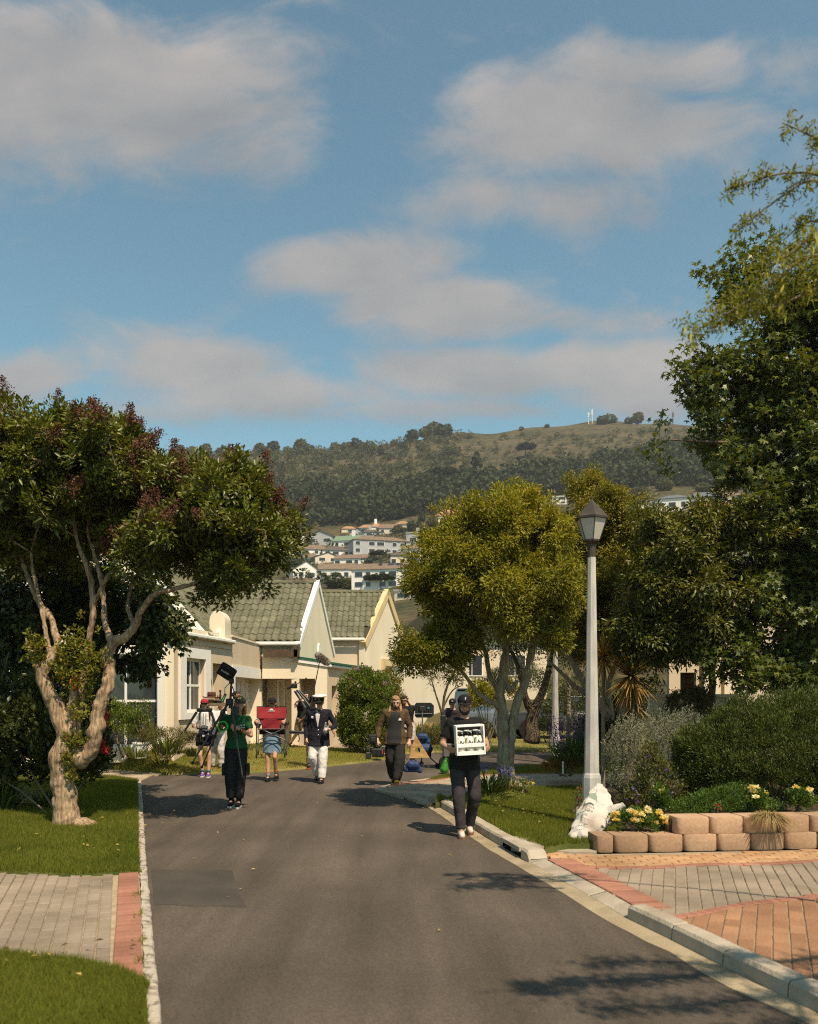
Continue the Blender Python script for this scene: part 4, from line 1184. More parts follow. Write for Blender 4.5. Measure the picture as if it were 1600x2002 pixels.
# forest: one mass
def forest(name, spots, kinds, mat, label, cat='forest'):
    Vs, Fs, vr = [], [], []; base = 0
    for (x, y, z, s) in spots:
        V, Fq = STOCK[kinds[int(rng.integers(len(kinds)))]][int(rng.integers(4))]
        a = rng.random() * 6.28; ca, sa = math.cos(a), math.sin(a); w = .9 + .4 * rng.random()
        Q = V * np.array([s * w, s * w, s]); Q = np.stack([Q[:, 0] * ca - Q[:, 1] * sa, Q[:, 0] * sa + Q[:, 1] * ca, Q[:, 2]], 1) + np.array([x, y, z - .03 * s])
        Vs.append(Q); Fs.append(Fq + base); base += len(V); tone = rng.random() * .6
        vr.append(np.clip(tone + rng.random(len(Fq)) * .4, 0, 1))
    o = npmesh(name, np.concatenate(Vs), np.concatenate(Fs), mat, var=np.concatenate(vr)); return tag(o, label, cat, kind='stuff')
def band(n, x0, x1, ytop, ybot, smin, smax):
    out = []
    while len(out) < n:
        px = x0 + (x1 - x0) * rng.random(); yt, yb = np.interp(px, *ytop), np.interp(px, *ybot)
        py = yt + (yb - yt) * rng.random()
        if py < np.interp(px, CRX, CRY): continue
        x, y, z = hill_at(px, py); out.append((x, y, z, smin + (smax - smin) * rng.random()))
    return out
forest('pine_forest', band(1500, 540, 1620, ([540, 700, 860, 1000, 1200, 1330, 1620], [962, 965, 962, 938, 912, 885, 880]), ([540, 700, 860, 960, 1100, 1300, 1620], [1040, 1025, 1010, 985, 968, 955, 950]), 5, 14), ('cone', 'round', 'bush'), pine, 'dark pine forest across the lower hillside above the houses')
forest('hill_scrub', band(230, 330, 900, ([330, 560, 700, 900], [890, 890, 880, 862]), ([330, 560, 900], [1010, 975, 960]), 4, 9), ('bush', 'round', 'bush'), pine, 'dark scrub and low trees on the left shoulder of the hill', 'scrub')
forest('hill_scrub', band(330, 330, 900, ([330, 560, 700, 900], [888, 886, 880, 856]), ([330, 560, 900], [1000, 975, 950]), 2.5, 6), ('bush', 'round'), olive, 'olive scrub between the dark trees on the left shoulder of the hill', 'scrub')
forest('crest_scrub', band(160, 330, 920, ([330, 450, 560, 700, 920], [889, 889, 885, 877, 848]), ([330, 450, 560, 700, 920], [897, 897, 893, 886, 860]), 3, 7), ('bush',), olive, 'low scrub along the left part of the hill crest', 'scrub')
forest('hill_scrub', band(620, 540, 1500, ([540, 860, 1000, 1500], [880, 862, 850, 838]), ([540, 860, 1000, 1200, 1500], [985, 965, 935, 905, 880]), 2.0, 4.5), ('bush',), pine, 'small dark shrubs dotted over the brown upper slope', 'scrub')
ridge = [(352, 22, 'round'), (376, 20, 'bush'), (402, 24, 'round'), (440, 22, 'bush'), (462, 20, 'round'), (508, 24, 'round'), (534, 26, 'round'), (562, 15, 'bush'), (588, 28, 'round'), (606, 16, 'bush'),
         (656, 17, 'bush'), (678, 19, 'bush'), (697, 24, 'round'), (722, 17, 'bush'), (770, 12, 'bush'), (806, 26, 'round'), (832, 26, 'round'), (850, 32, 'round'), (870, 27, 'bush'), (1020, 8, 'bush'), (1070, 8, 'bush'),
         (1178, 18, 'bush'), (1192, 20, 'bush'), (1247, 24, 'round'), (1230, 14, 'bush'), (1285, 12, 'bush'), (1305, 9, 'bush')]
ORD = 'one two three four five six seven eight nine ten eleven twelve thirteen fourteen fifteen sixteen seventeen eighteen nineteen twenty twenty-one twenty-two twenty-three twenty-four twenty-five twenty-six twenty-seven'.split()
for i, (px, hp, kd) in enumerate(ridge):
    crest = np.interp(px, CRX, CRY)
    hill_tree(px, crest + 3, hp, kd, olive if i % 3 else pine, '%s %s on the skyline, number %s from the left end of the hill crest' % ({'round': 'round', 'umbrella': 'flat topped', 'cone': 'pointed', 'bush': 'low'}[kd], 'bush' if kd == 'bush' else 'tree', ORD[i]), group='trees along the hill crest', wide=1.25)
hill_tree(745, 890, 22, 'cone', pine, 'dark pointed tree alone high on the middle of the hill', 1.0)
hill_tree(932, 915, 36, 'cone', pine, 'tall dark conifer alone on the brown upper slope', 1.0)
hill_tree(1028, 895, 32, 'umbrella', pine, 'dark round tree below the hill crest right of the tall conifer', 1.1)
hill_tree(865, 950, 38, 'umbrella', pine, 'broad dark tree at the lower edge of the brown slope', 1.5)
hill_tree(802, 962, 38, 'round', olive, 'pale green round tree on the mid slope left of the broad dark tree', 1.1)
hill_tree(905, 935, 25, 'round', pine, 'small dark tree beneath the tall conifer on the slope', 1.1)
for px, nm, lb in ((1151, 'radio_mast', 'taller white radio mast on the hill crest'), (1158, 'radio_mast', 'slim white radio mast close beside the taller one'), (1316, 'radio_mast', 'thin grey radio mast further right on the crest')):
    x, y, z = hill_at(px, np.interp(px, CRX, CRY) + 2); hh = {1151: 9, 1158: 12, 1316: 11}[px]
    t = thing(nm, lb, 'mast', (x, y, z))
    MB().tube([(0, 0, 0), (0, 0, hh)], [.35, .2], 6).build('pole', white_p if px < 1300 else bark_far, t)
    for k in range(3): MB().box((-.7, -.35, hh * .6 + k * 1.3), (.7, .35, hh * .6 + k * 1.3 + .8)).build('antenna', white_p if px < 1300 else bark_far, t)

forest('garden_scrub', band(170, 555, 860, ([555, 620, 700, 860], [1062, 1050, 1040, 1018]), ([555, 860], [1150, 1150]), 1.2, 4.5), ('bush', 'round'), pine, 'dark garden bushes and small trees between the hillside houses', 'bushes')
# ---- houses on the hillside
hw_white = M('far_white', (.72, .68, .62), (.80, .76, .70), scale=.4, rough=.9)
hw_grey = M('far_grey', (.36, .36, .36), (.42, .42, .42), scale=.4, rough=.9)
hw_cream = M('far_cream', (.60, .51, .38), (.66, .57, .44), scale=.4, rough=.9)
rf_brown = M('far_roof_brown', (.15, .105, .07), (.21, .15, .105), scale=1.2, rough=.9)
rf_dark = M('far_roof_dark', (.08, .065, .055), (.12, .10, .08), scale=1.2, rough=.9)
rf_org = M('far_roof_orange', (.30, .16, .085), (.38, .21, .12), scale=1.2, rough=.9)
rf_green = M('far_roof_green', (.13, .20, .13), (.17, .24, .16), scale=1.2, rough=.8)
rf_grey = M('far_roof_grey', (.30, .29, .27), (.36, .35, .32), scale=1.2, rough=.8)
rf_red = M('far_roof_red', (.30, .105, .06), (.36, .14, .085), scale=1.2, rough=.9)
rf_blue = M('far_roof_slate', (.10, .115, .13), (.14, .155, .17), scale=1.2, rough=.8)
dark_win = M('far_window', (.025, .027, .03), rough=.2, spec=.6)
solar = M('solar_panel', (.008, .012, .03), rough=.15, spec=.7)
def hill_house(x0, x1, yr, ye, yb, kind, rf, wl_, label, ang=.0, nwin=3, storeys=1, chim=None, extra=None, dep=None):
    """house whose front spans readings x0..x1, ridge yr, eave ye, ground yb"""
    cx = (x0 + x1) / 2; X, Y, Z = hill_at(cx, yb); s = Y / F
    w = (x1 - x0) * s; he = (yb - ye) * s; hr = (ye - yr) * s; d = dep or max(5, min(w * .7, 9))
    t = thing('hillside_house', label, 'house', (X, Y, Z), ang or (((int(x0) * 37 + int(yb) * 11) % 9) - 4) * .09)
    MB().box((-w / 2, 0, -4), (w / 2, d, he)).build('wall', wl_, t)
    o_ = .4; m = MB()
    if kind == 'hip':
        k = min(w * .32, d * .5)
        V = [(-w / 2 - o_, -o_, he), (w / 2 + o_, -o_, he), (w / 2 + o_, d + o_, he), (-w / 2 - o_, d + o_, he), (-w / 2 + k, d / 2, he + hr), (w / 2 - k, d / 2, he + hr)]
        m.add(V, [(0, 1, 5, 4), (1, 2, 5), (2, 3, 4, 5), (3, 0, 4), (0, 3, 2, 1)])
    elif kind == 'side':            # ridge runs left to right
        V = [(-w / 2 - o_, -o_, he), (w / 2 + o_, -o_, he), (w / 2 + o_, d + o_, he), (-w / 2 - o_, d + o_, he), (-w / 2 - o_, d / 2, he + hr), (w / 2 + o_, d / 2, he + hr)]
        m.add(V, [(0, 1, 5, 4), (2, 3, 4, 5), (1, 2, 5), (3, 0, 4), (0, 3, 2, 1)])
    elif kind == 'front':           # gable end to the viewer
        V = [(-w / 2 - o_, -o_, he - .2), (w / 2 + o_, -o_, he - .2), (w / 2 + o_, d + o_, he - .2), (-w / 2 - o_, d + o_, he - .2), (0, -o_, he + hr), (0, d + o_, he + hr)]
        m.add(V, [(0, 4, 5, 3), (1, 2, 5, 4)])
        MB().prism([(-w / 2, he), (w / 2, he), (0, he + hr - .15)], 0, .3, 'y').build('gable', wl_, t)
    else:
        m.box((-w / 2 - .2, -.2, he), (w / 2 + .2, d + .2, he + max(.3, hr)))
    r = m.build('roof', rf, t)
    if chim is not None:
        MB().box((chim * w - .6, d * .4, he), (chim * w + .6, d * .4 + 1.2, he + hr + 2.0)).build('chimney', wl_, t)
    for st in range(storeys):
        zc = he * (st + .52) / storeys; hh = min(.75, he * .28 / storeys)
        for k in range(nwin):
            u_ = -w / 2 + w * (k + .5 + .12 * math.sin(k * 3 + x0)) / nwin; ww = min(w * .3 / nwin, 1.3) * (.7 + .5 * ((k * 7 + int(x0)) % 3) / 2)
            wi = MB().box((u_ - ww, -.08, zc - hh), (u_ + ww, -.02, zc + hh)).build('window', white_p, t)
            MB().box((u_ - ww * .88, -.12, zc - hh * .85), (u_ + ww * .88, -.081, zc + hh * .85)).build('pane', dark_win, wi)
    if extra: extra(t, w, d, he, hr)
    return t
def add_solar(t, w, d, he, hr):
    for k in range(2):
        x0 = w * .06 + k * w * .13; a = .55; b = .88
        V = [(x0, d / 2 * a, he + hr * a + .12), (x0 + w * .11, d / 2 * a, he + hr * a + .12), (x0 + w * .11, d / 2 * b, he + hr * b + .12), (x0, d / 2 * b, he + hr * b + .12)]
        MB().add(V + [(p[0], p[1], p[2] - .15) for p in V], [(0, 1, 2, 3), (4, 7, 6, 5), (0, 4, 5, 1), (1, 5, 6, 2), (2, 6, 7, 3), (3, 7, 4, 0)]).build('solar_panel', solar, t)
    MB().tube([(-w * .05, d * .3, he + hr * .6), (-w * .05, d * .3, he + hr + 1)], .35, 8).build('flue', dark_win, t)
hh_ = hill_house
hh_(560, 594, 1048, 1052, 1064, 'flat', hw_white, hw_white, 'flat white house at the far left end of the hillside houses', nwin=1)
hh_(668, 697, 1027, 1034, 1041, 'hip', rf_org, hw_cream, 'orange roofed house on the upper row, left one of three', nwin=1)
hh_(701, 726, 1024, 1032, 1041, 'hip', rf_org, hw_cream, 'orange roofed house on the upper row behind the slate blue gable', nwin=1)
hh_(726, 753, 1022, 1031, 1040, 'hip', rf_org, hw_white, 'orange roofed house on the upper row with a white chimney', nwin=1, chim=-.1)
hh_(772, 797, 1017, 1025, 1036, 'hip', rf_org, hw_cream, 'small orange roofed house highest at the forest edge', nwin=1)
hh_(741, 773, 1023, 1033, 1044, 'side', rf_brown, hw_cream, 'brown roofed house with a sunlit cream front wall below the small orange roof', nwin=2)
hh_(684, 714, 1032, 1041, 1050, 'front', rf_dark, hw_grey, 'slate grey gabled house below the orange roofs', nwin=1)
hh_(713, 749, 1033, 1040, 1049, 'side', rf_dark, hw_grey, 'long dark roofed house with pale chimney beside the slate gable', nwin=2, chim=-.25)
hh_(601, 650, 1037, 1047, 1066, 'front', rf_dark, hw_grey, 'pale blue grey gabled house with dark roof near the palm', nwin=2, ang=-.2)
hh_(651, 702, 1044, 1057, 1070, 'side', rf_green, hw_white, 'white house with a green metal roof', nwin=3, chim=.2)
hh_(794, 818, 1040, 1043, 1066, 'flat', rf_grey, hw_grey, 'grey flat roofed house with a tall chimney stack', nwin=1, chim=.35)
hh_(690, 804, 1045, 1057, 1085, 'hip', rf_brown, hw_grey, 'large two storey grey house with brown hipped roof', nwin=5, storeys=2)
hh_(563, 606, 1061, 1073, 1085, 'hip', rf_brown, hw_cream, 'brown hip roofed bungalow at the left edge under the flat white house', nwin=2)
hh_(590, 645, 1062, 1074, 1085, 'hip', rf_brown, hw_white, 'brown roofed bungalow below the blue grey gable', nwin=3)
hh_(631, 685, 1065, 1076, 1087, 'hip', rf_dark, hw_white, 'dark hip roofed white bungalow left of the large grey house', nwin=3)
hh_(787, 836, 1062, 1073, 1092, 'side', rf_brown, hw_white, 'white house with brown roof right of the large grey house', nwin=3)
hh_(577, 622, 1080, 1091, 1102, 'hip', rf_brown, hw_white, 'brown hip roofed house in the third row at the left', nwin=2)
hh_(616, 668, 1079, 1088, 1100, 'front', rf_grey, hw_cream, 'cream gabled house with pale grey roof', nwin=2, ang=.35)
hh_(652, 728, 1080, 1092, 1106, 'side', rf_brown, hw_white, 'long white house with brown roof and four small windows', nwin=4)
hh_(764, 806, 1076, 1086, 1110, 'hip', rf_dark, hw_cream, 'cream house with white columns and wide dark windows', nwin=3)
hh_(821, 850, 1062, 1074, 1096, 'front', rf_brown, hw_white, 'white gabled house touching the crown of the yellow green tree', nwin=1)
hh_(573, 625, 1096, 1113, 1135, 'front', rf_brown, hw_white, 'white house with steep gable front above the mossy roof', nwin=2)
hh_(622, 690, 1098, 1113, 1135, 'side', rf_brown, hw_white, 'white wing with long brown roof joined to the steep gable', nwin=3)
hh_(686, 806, 1096, 1113, 1152, 'side', rf_brown, hw_white, 'big white house with two solar panels on its roof', nwin=5, storeys=2, extra=add_solar)
hh_(560, 616, 1130, 1134, 1146, 'flat', rf_brown, hw_white, 'low white building just above the mossy roof at the left', nwin=1)
hh_(854, 930, 993, 1011, 1026, 'hip', rf_org, hw_cream, 'tan hip roofed house highest right of the orange roofs', nwin=3)
hh_(860, 882, 1023, 1031, 1042, 'front', rf_dark, hw_white, 'small white gabled house below the tan hip roof', nwin=1)
hh_(770, 812, 1152, 1156, 1172, 'flat', rf_grey, hw_cream, 'cream wall house between the tan gable and the yellow green tree', nwin=1)
hh_(1080, 1107, 967, 972, 986, 'side', rf_grey, hw_white, 'white house with a balcony seen over the yellow green tree beside the lamp', nwin=2, storeys=2)
hh_(1253, 1290, 974, 985, 1006, 'side', rf_blue, hw_white, 'white house with slate roof right of the street lamp', nwin=2)
hh_(1285, 1345, 964, 974, 1000, 'hip', rf_blue, hw_white, 'long slate blue roofed house in the right hand row', nwin=3)
hh_(1340, 1405, 958, 972, 995, 'hip', rf_blue, hw_grey, 'slate roofed house with pale gable behind the red roof', nwin=2)
hh_(1350, 1425, 973, 990, 1008, 'hip', rf_red, hw_cream, 'red tiled house in the right hand row', nwin=3)
hh_(1405, 1450, 960, 970, 985, 'hip', rf_brown, hw_cream, 'brown roofed house above the red tiled one', nwin=2)
hh_(1420, 1482, 984, 993, 1010, 'front', rf_red, hw_cream, 'tan gabled house right of the red tiled roof', nwin=2)
hh_(1478, 1498, 982, 990, 1002, 'front', hw_white, hw_white, 'tiny white gable beside the star leaved tree', nwin=1)
# trees among those houses
for args in [(745, 1152, 34, 'umbrella', pine, 'flat topped dark tree in front of the big white house', 1.6), (655, 1150, 34, 'bush', pine, 'dark green bush just above the mossy roof ridge', 1.3), (686, 1152, 26, 'bush', olive, 'olive bush beside the big white house', 1.2),
             (737, 1095, 20, 'umbrella', pine, 'flat dark tree below the large grey house', 1.5), (776, 1105, 24, 'round', pine, 'dark tree left of the house with columns', 1.1), (628, 1128, 22, 'bush', olive, 'olive bushes before the steep gable', 1.2),
             (675, 1125, 16, 'bush', pine, 'small dark bush at the white wing', .9), (585, 1085, 12, 'bush', pine, 'small bush at the left bungalow', 1.2), (604, 1066, 14, 'bush', pine, 'bush at the foot of the blue grey gable', .8),
             (780, 1042, 16, 'bush', olive, 'light green bush between the cream front and the chimney', 1.6), (810, 1040, 24, 'bush', pine, 'dark bush by the tall chimney stack', 1.4), (830, 1060, 26, 'round', pine, 'dark tree right of the tall chimney stack', 1.2),
             (825, 1020, 22, 'cone', pine, 'pointed dark tree left of the tan hip roof', 1.1), (845, 1030, 22, 'round', olive, 'olive tree under the tan hip roof', 1.1),
             (1300, 960, 28, 'round', olive, 'round olive tree above the slate roofs', 1.2), (1250, 968, 20, 'bush', olive, 'bright bush left of the slate roofs', 1.6), (1375, 962, 20, 'bush', olive, 'olive bush behind the slate gable', 1.6), (1440, 958, 20, 'bush', pine, 'dark bush above the brown roof', 1.4), (1500, 985, 26, 'bush', olive, 'bush beside the tiny white gable', 1.6),
             (700, 1088, 12, 'bush', pine, 'small bush under the left corner of the large grey house', 1.0), (795, 1092, 12, 'bush', olive, 'bush under the right corner of the large grey house', 1.0)]:
    hill_tree(args[0], args[1], args[2], args[3], args[4], args[5], args[6])
x, y, z = hill_at(590, 1056); s = y / F
t = thing('palm_tree', 'palm with brown skirt of dead fronds beside the blue grey gable', 'palm', (x, y, z))
MB().tube([(0, 0, 0), (.3, 0, 20 * s), (0, 0, 42 * s)], [.5, .35, .35], 8).build('trunk', bark_far, t)
n = 90; a = rng.random(n) * 6.28; el = rng.normal(.15, .5, n)
D = np.stack([np.cos(a) * np.cos(el), np.sin(a) * np.cos(el), np.sin(el)], 1)
tag(blade_mesh('crown', np.zeros((n, 3)) + np.array([0, 0, 42 * s]), D, 13 * s, .5, olive, t, bend=.5, seg=3), kind='stuff')
D2 = np.stack([np.cos(a) * .35, np.sin(a) * .35, -np.ones(n)], 1)
tag(blade_mesh('dead_fronds', np.zeros((n, 3)) + np.array([0, 0, 41 * s]), D2, 14 * s, .5, M('dead_frond', (.20, .14, .08), (.28, .2, .12), scale=2), t, bend=.1, seg=2), kind='stuff')

# air between here and the hill
hz = M('haze_air', (1, 1, 1)); hz.node_tree.nodes.clear()
pv = hz.node_tree.nodes.new('ShaderNodeVolumePrincipled'); mo_ = hz.node_tree.nodes.new('ShaderNodeOutputMaterial'); hz.node_tree.links.new(pv.outputs[0], mo_.inputs['Volume'])
pv.inputs['Color'].default_value = (.93, .95, 1, 1); pv.inputs['Density'].default_value = .00020; pv.inputs['Anisotropy'].default_value = .2
tag(MB().box((-1500, -80, -1.6), (1500, 1650, 285)).build('haze', hz), kind='stuff')
# ================================================================== TREES AND GARDENS
def bark_mat(name, c1, c2, st=(14, 14, 2.2), bump=1.0, sc=1.0):
    m = M(name, c1, c2, scale=sc * 2.2, rough=.95, bump=bump, bscale=sc * 3.0, spec=.1, stretch=st, detail=8)
    m.node_tree.nodes['Bump'].inputs['Distance'].default_value = .05
    return m
bark_big = bark_mat('bark_big', (.165, .105, .064), (.42, .30, .19), bump=.6)
bark_a = bark_mat('bark_pale', (.20, .15, .10), (.38, .31, .22), bump=.6)
bark_b = bark_mat('bark_dark', (.07, .05, .035), (.17, .125, .085), bump=.6)
twig_m = M('twig', (.12, .085, .055), (.22, .17, .12), scale=20)
lf_big = LEAF('leaf_big', (.065, .082, .011), (.165, .17, .018), trans=.22, rough=.32, spec=.55, c3=(.30, .27, .03))
lf_heart = LEAF('leaf_heart', (.032, .052, .012), (.085, .10, .02), trans=.25, rough=.30, spec=.55, c3=(.09, .10, .02))
lf_gold = LEAF('leaf_gold', (.12, .13, .013), (.31, .27, .024), trans=.33, rough=.42, spec=.4, c3=(.46, .30, .03))
lf_gold_g = LEAF('leaf_gold_green', (.11, .115, .014), (.27, .225, .025), trans=.3, rough=.38, spec=.45, c3=(.32, .22, .03))
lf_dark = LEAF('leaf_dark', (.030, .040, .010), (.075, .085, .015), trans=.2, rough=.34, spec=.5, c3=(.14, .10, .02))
lf_star = LEAF('leaf_star', (.050, .072, .015), (.155, .17, .028), trans=.28, rough=.34, spec=.5, c3=(.22, .20, .03))
lf_aca = LEAF('leaf_acacia', (.13, .14, .025), (.24, .23, .045), trans=.4, rough=.5, spec=.3)
pod_m = LEAF('pod', (.40, .40, .07), (.52, .48, .10), trans=.45, rough=.5, spec=.3)
lf_need = LEAF('leaf_needle', (.036, .054, .011), (.10, .12, .022), trans=.2, rough=.45, spec=.35, c3=(.12, .13, .03))
lf_grey = LEAF('leaf_grey', (.15, .155, .105), (.28, .28, .195), trans=.2, rough=.7, spec=.2)
lf_purp = LEAF('leaf_purple_bush', (0.053, 0.068, 0.018), (0.128, 0.120, 0.030), trans=.3, rough=.4, spec=.4, c3=(.14, .07, .03))
lf_low = LEAF('leaf_low', (0.045, 0.090, 0.015), (0.105, 0.173, 0.024), trans=.3, rough=.4, spec=.4)
lf_yel = LEAF('leaf_yellow', (.16, .16, .012), (.32, .27, .02), trans=.35, rough=.4, spec=.4)
lf_bush = LEAF('leaf_bush', (0.056, 0.096, 0.013), (0.160, 0.192, 0.022), trans=.3, rough=.35, spec=.45, c3=(.24, .21, .03))
lf_strap = LEAF('leaf_strap', (0.075, 0.112, 0.021), (0.180, 0.203, 0.045), trans=.35, rough=.4, spec=.4, c3=(.22, .18, .06))
lf_strap_d = LEAF('leaf_strap_dark', (0.033, 0.060, 0.015), (0.075, 0.112, 0.027), trans=.25, rough=.4, spec=.4)
lf_bronze = LEAF('leaf_bronze', (.17, .085, .03), (.46, .28, .07), trans=.3, rough=.4, spec=.4, c3=(.12, .13, .03))
lf_tan = LEAF('leaf_tan_grass', (.24, .17, .08), (.36, .27, .13), trans=.3, rough=.6, spec=.2)
lf_oran = LEAF('leaf_orange', (.12, .10, .02), (.30, .14, .03), trans=.3, rough=.45, spec=.3, c3=(.36, .09, .03))
lf_hedge = LEAF('leaf_hedge', (0.070, 0.077, 0.022), (0.168, 0.140, 0.042), trans=.25, rough=.5, spec=.3)
fl_brown = LEAF('seed_brown', (.085, .035, .024), (.17, .075, .05), trans=.15, rough=.7, spec=.2)
pet_yel = LEAF('petal_yellow', (.75, .55, .10), (.82, .72, .42), trans=.3, rough=.5, spec=.2)
pet_white = LEAF('petal_cream', (.80, .70, .48), (.85, .80, .66), trans=.3, rough=.5, spec=.2)
pet_pur = LEAF('petal_purple', (.11, .05, .24), (.22, .11, .38), trans=.3, rough=.5, spec=.2)
pet_pink = LEAF('petal_pink', (.45, .16, .34), (.60, .30, .50), trans=.3, rough=.5, spec=.2)
pet_red = LEAF('petal_red', (.40, .03, .03), (.55, .08, .06), trans=.25, rough=.5, spec=.2)
pet_blue = LEAF('petal_blue', (.10, .09, .25), (.18, .16, .36), trans=.3, rough=.5, spec=.2)

def PB(x, y, rx, rz, d, ry, dy=0.0):
    c = P(x, y, d + dy)
    return (c[0], c[1], c[2], rx * d / F, ry, rz * d / F)
def PL(pts, d, dys=0.0):
    """limb through readings (x, y, radius[, depth shift])"""
    out = []
    for q in pts:
        c = P(q[0], q[1], d + (q[3] if len(q) > 3 else 0) + dys); out.append((c[0], c[1], c[2], q[2]))
    return out
def wobble(poly, n=4, w=.015):
    """finer, slightly crooked version of a limb polyline"""
    A = as_np(poly); out = []
    for i in range(len(A) - 1):
        a, b, c, d = A[max(i - 1, 0)], A[i], A[i + 1], A[min(i + 2, len(A) - 1)]
        for k in range(n):
            t = k / n; p = .5 * (2 * b + (c - a) * t + (2 * a - 5 * b + 4 * c - d) * t * t + (3 * b - a - 3 * c + d) * t ** 3)
            p[:3] += rng.normal(0, w * min(1, abs(p[3]) * 10), 3) if k else 0
            p[3] = max(.004, p[3]); out.append(p)
    out.append(A[-1]); return out
def tree(name, label, cat, base, limbs, blobs, ncl, per, rad, lmin, lmax, asp, leaf, bark, star=False, inner=.72, up=.0, fold=.2, tone=.55, cut=0.0, tips_from=.45, group=None, twr=.005, solid=False, low=-.75, gap=.0, tube_k=8, bright_top=.15, squash=.8, lumpy=1.0):
    b = as_np(base); t = thing(name, label, cat, base, 0, group)
    m = MB(); roots = []
    for L_ in limbs:
        W_ = wobble(L_)
        pts = [tuple(as_np(q[:3]) - b) for q in W_]; rs = [q[3] for q in W_]
        if solid:
            for i in range(len(pts) - 1): m.limb(pts[i], pts[i + 1], rs[i], rs[i + 1], 10)
        else: m.tube(pts, rs, tube_k, cap=True)
        k0 = int(len(pts) * tips_from); roots += pts[k0:]
    tr = m.build('trunk', bark, t, smooth=True)
    if solid: remesh(tr, .022, 3, .035, .10)
    B = as_np(blobs).copy(); B[:, :3] -= b
    if lumpy:
        sub = []
        for q in B:
            k_n = max(3, int(round(lumpy * (q[3] * q[4] * q[5]) ** (1 / 3) * 13)))
            dd = unit(rng.normal(size=(k_n, 3))); rr_ = .50 + .20 * rng.random((k_n, 1)); sc__ = .26 + .20 * rng.random((k_n, 1))
            sub.append(np.concatenate([q[:3] + dd * q[3:] * rr_, q[3:] * sc__], 1)); sub.append(np.concatenate([q[:3], q[3:] * .55])[None])
        B = np.concatenate(sub)
    C, Do = shell_points(B, ncl, inner=inner * (.75 if lumpy else 1), low=low)
    if lumpy:      # shoots that stand out of the crown, and jitter
        C = C + rng.normal(0, rad * .45, C.shape)
        k_s = rng.choice(len(C), size=int(len(C) * .16), replace=False); k_s = k_s[Do[k_s, 2] > -.5]
        ex = unit(Do[k_s] + np.array([0, 0, .5]) + rng.normal(0, .45, (len(k_s), 3))); ln_ = rad * (.5 if solid else .9) * (1 + 1.3 * rng.random((len(k_s), 1)))
        C = np.concatenate([C, C[k_s] + ex * ln_, C[k_s] + ex * ln_ * .5]); Do = np.concatenate([Do, ex, ex])
    if gap:          # natural holes in the crown
        f = np.sin(C[:, 0] * 4.1 + 1) * np.sin(C[:, 1] * 3.7 + 2) * np.sin(C[:, 2] * 4.3) + .5 * np.sin(C[:, 0] * 9.3) * np.sin(C[:, 2] * 8.7 + C[:, 1] * 4)
        k_ = f < gap * .8; C, Do = C[k_], Do[k_]
    nodes, par, load = skeleton(roots, C)
    m = MB(); wood(m, nodes, par, load, r0=twr, nroot=len(roots), rmax=.06)
    m.build('branches', bark_b if not solid else bark, t, smooth=True)
    p, d, nn, L, Wd = spray(C, Do, per, rad, lmin, lmax, asp, up=up, squash=squash)
    tn = np.repeat(rng.random(len(C)), per)
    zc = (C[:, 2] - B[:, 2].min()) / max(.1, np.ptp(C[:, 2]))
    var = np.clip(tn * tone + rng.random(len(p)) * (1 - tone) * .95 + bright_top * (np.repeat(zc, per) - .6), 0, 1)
    if star: o = star_mesh('crown', p, d, nn, L, leaf, t, var=var)
    else: o = leaf_mesh('crown', p, d, nn, L, Wd, leaf, t, fold=fold, var=var, curl=.15)
    tag(o, kind='stuff')
    return t, C, Do
def dots(name, C, per, rad, size, mat, parent, squash=1.0, kind=None):
    n = len(C) * per; c = np.repeat(as_np(C), per, 0); off = unit(rng.normal(size=(n, 3))) * (rng.random(n) ** .4)[:, None] * rad; off[:, 2] *= squash
    o = leaf_mesh(name, c + off, rng.normal(size=(n, 3)), rng.normal(size=(n, 3)), size * (.7 + .6 * rng.random(n)), size * .8, mat, parent)
    if kind: tag(o, kind=kind)
    return o

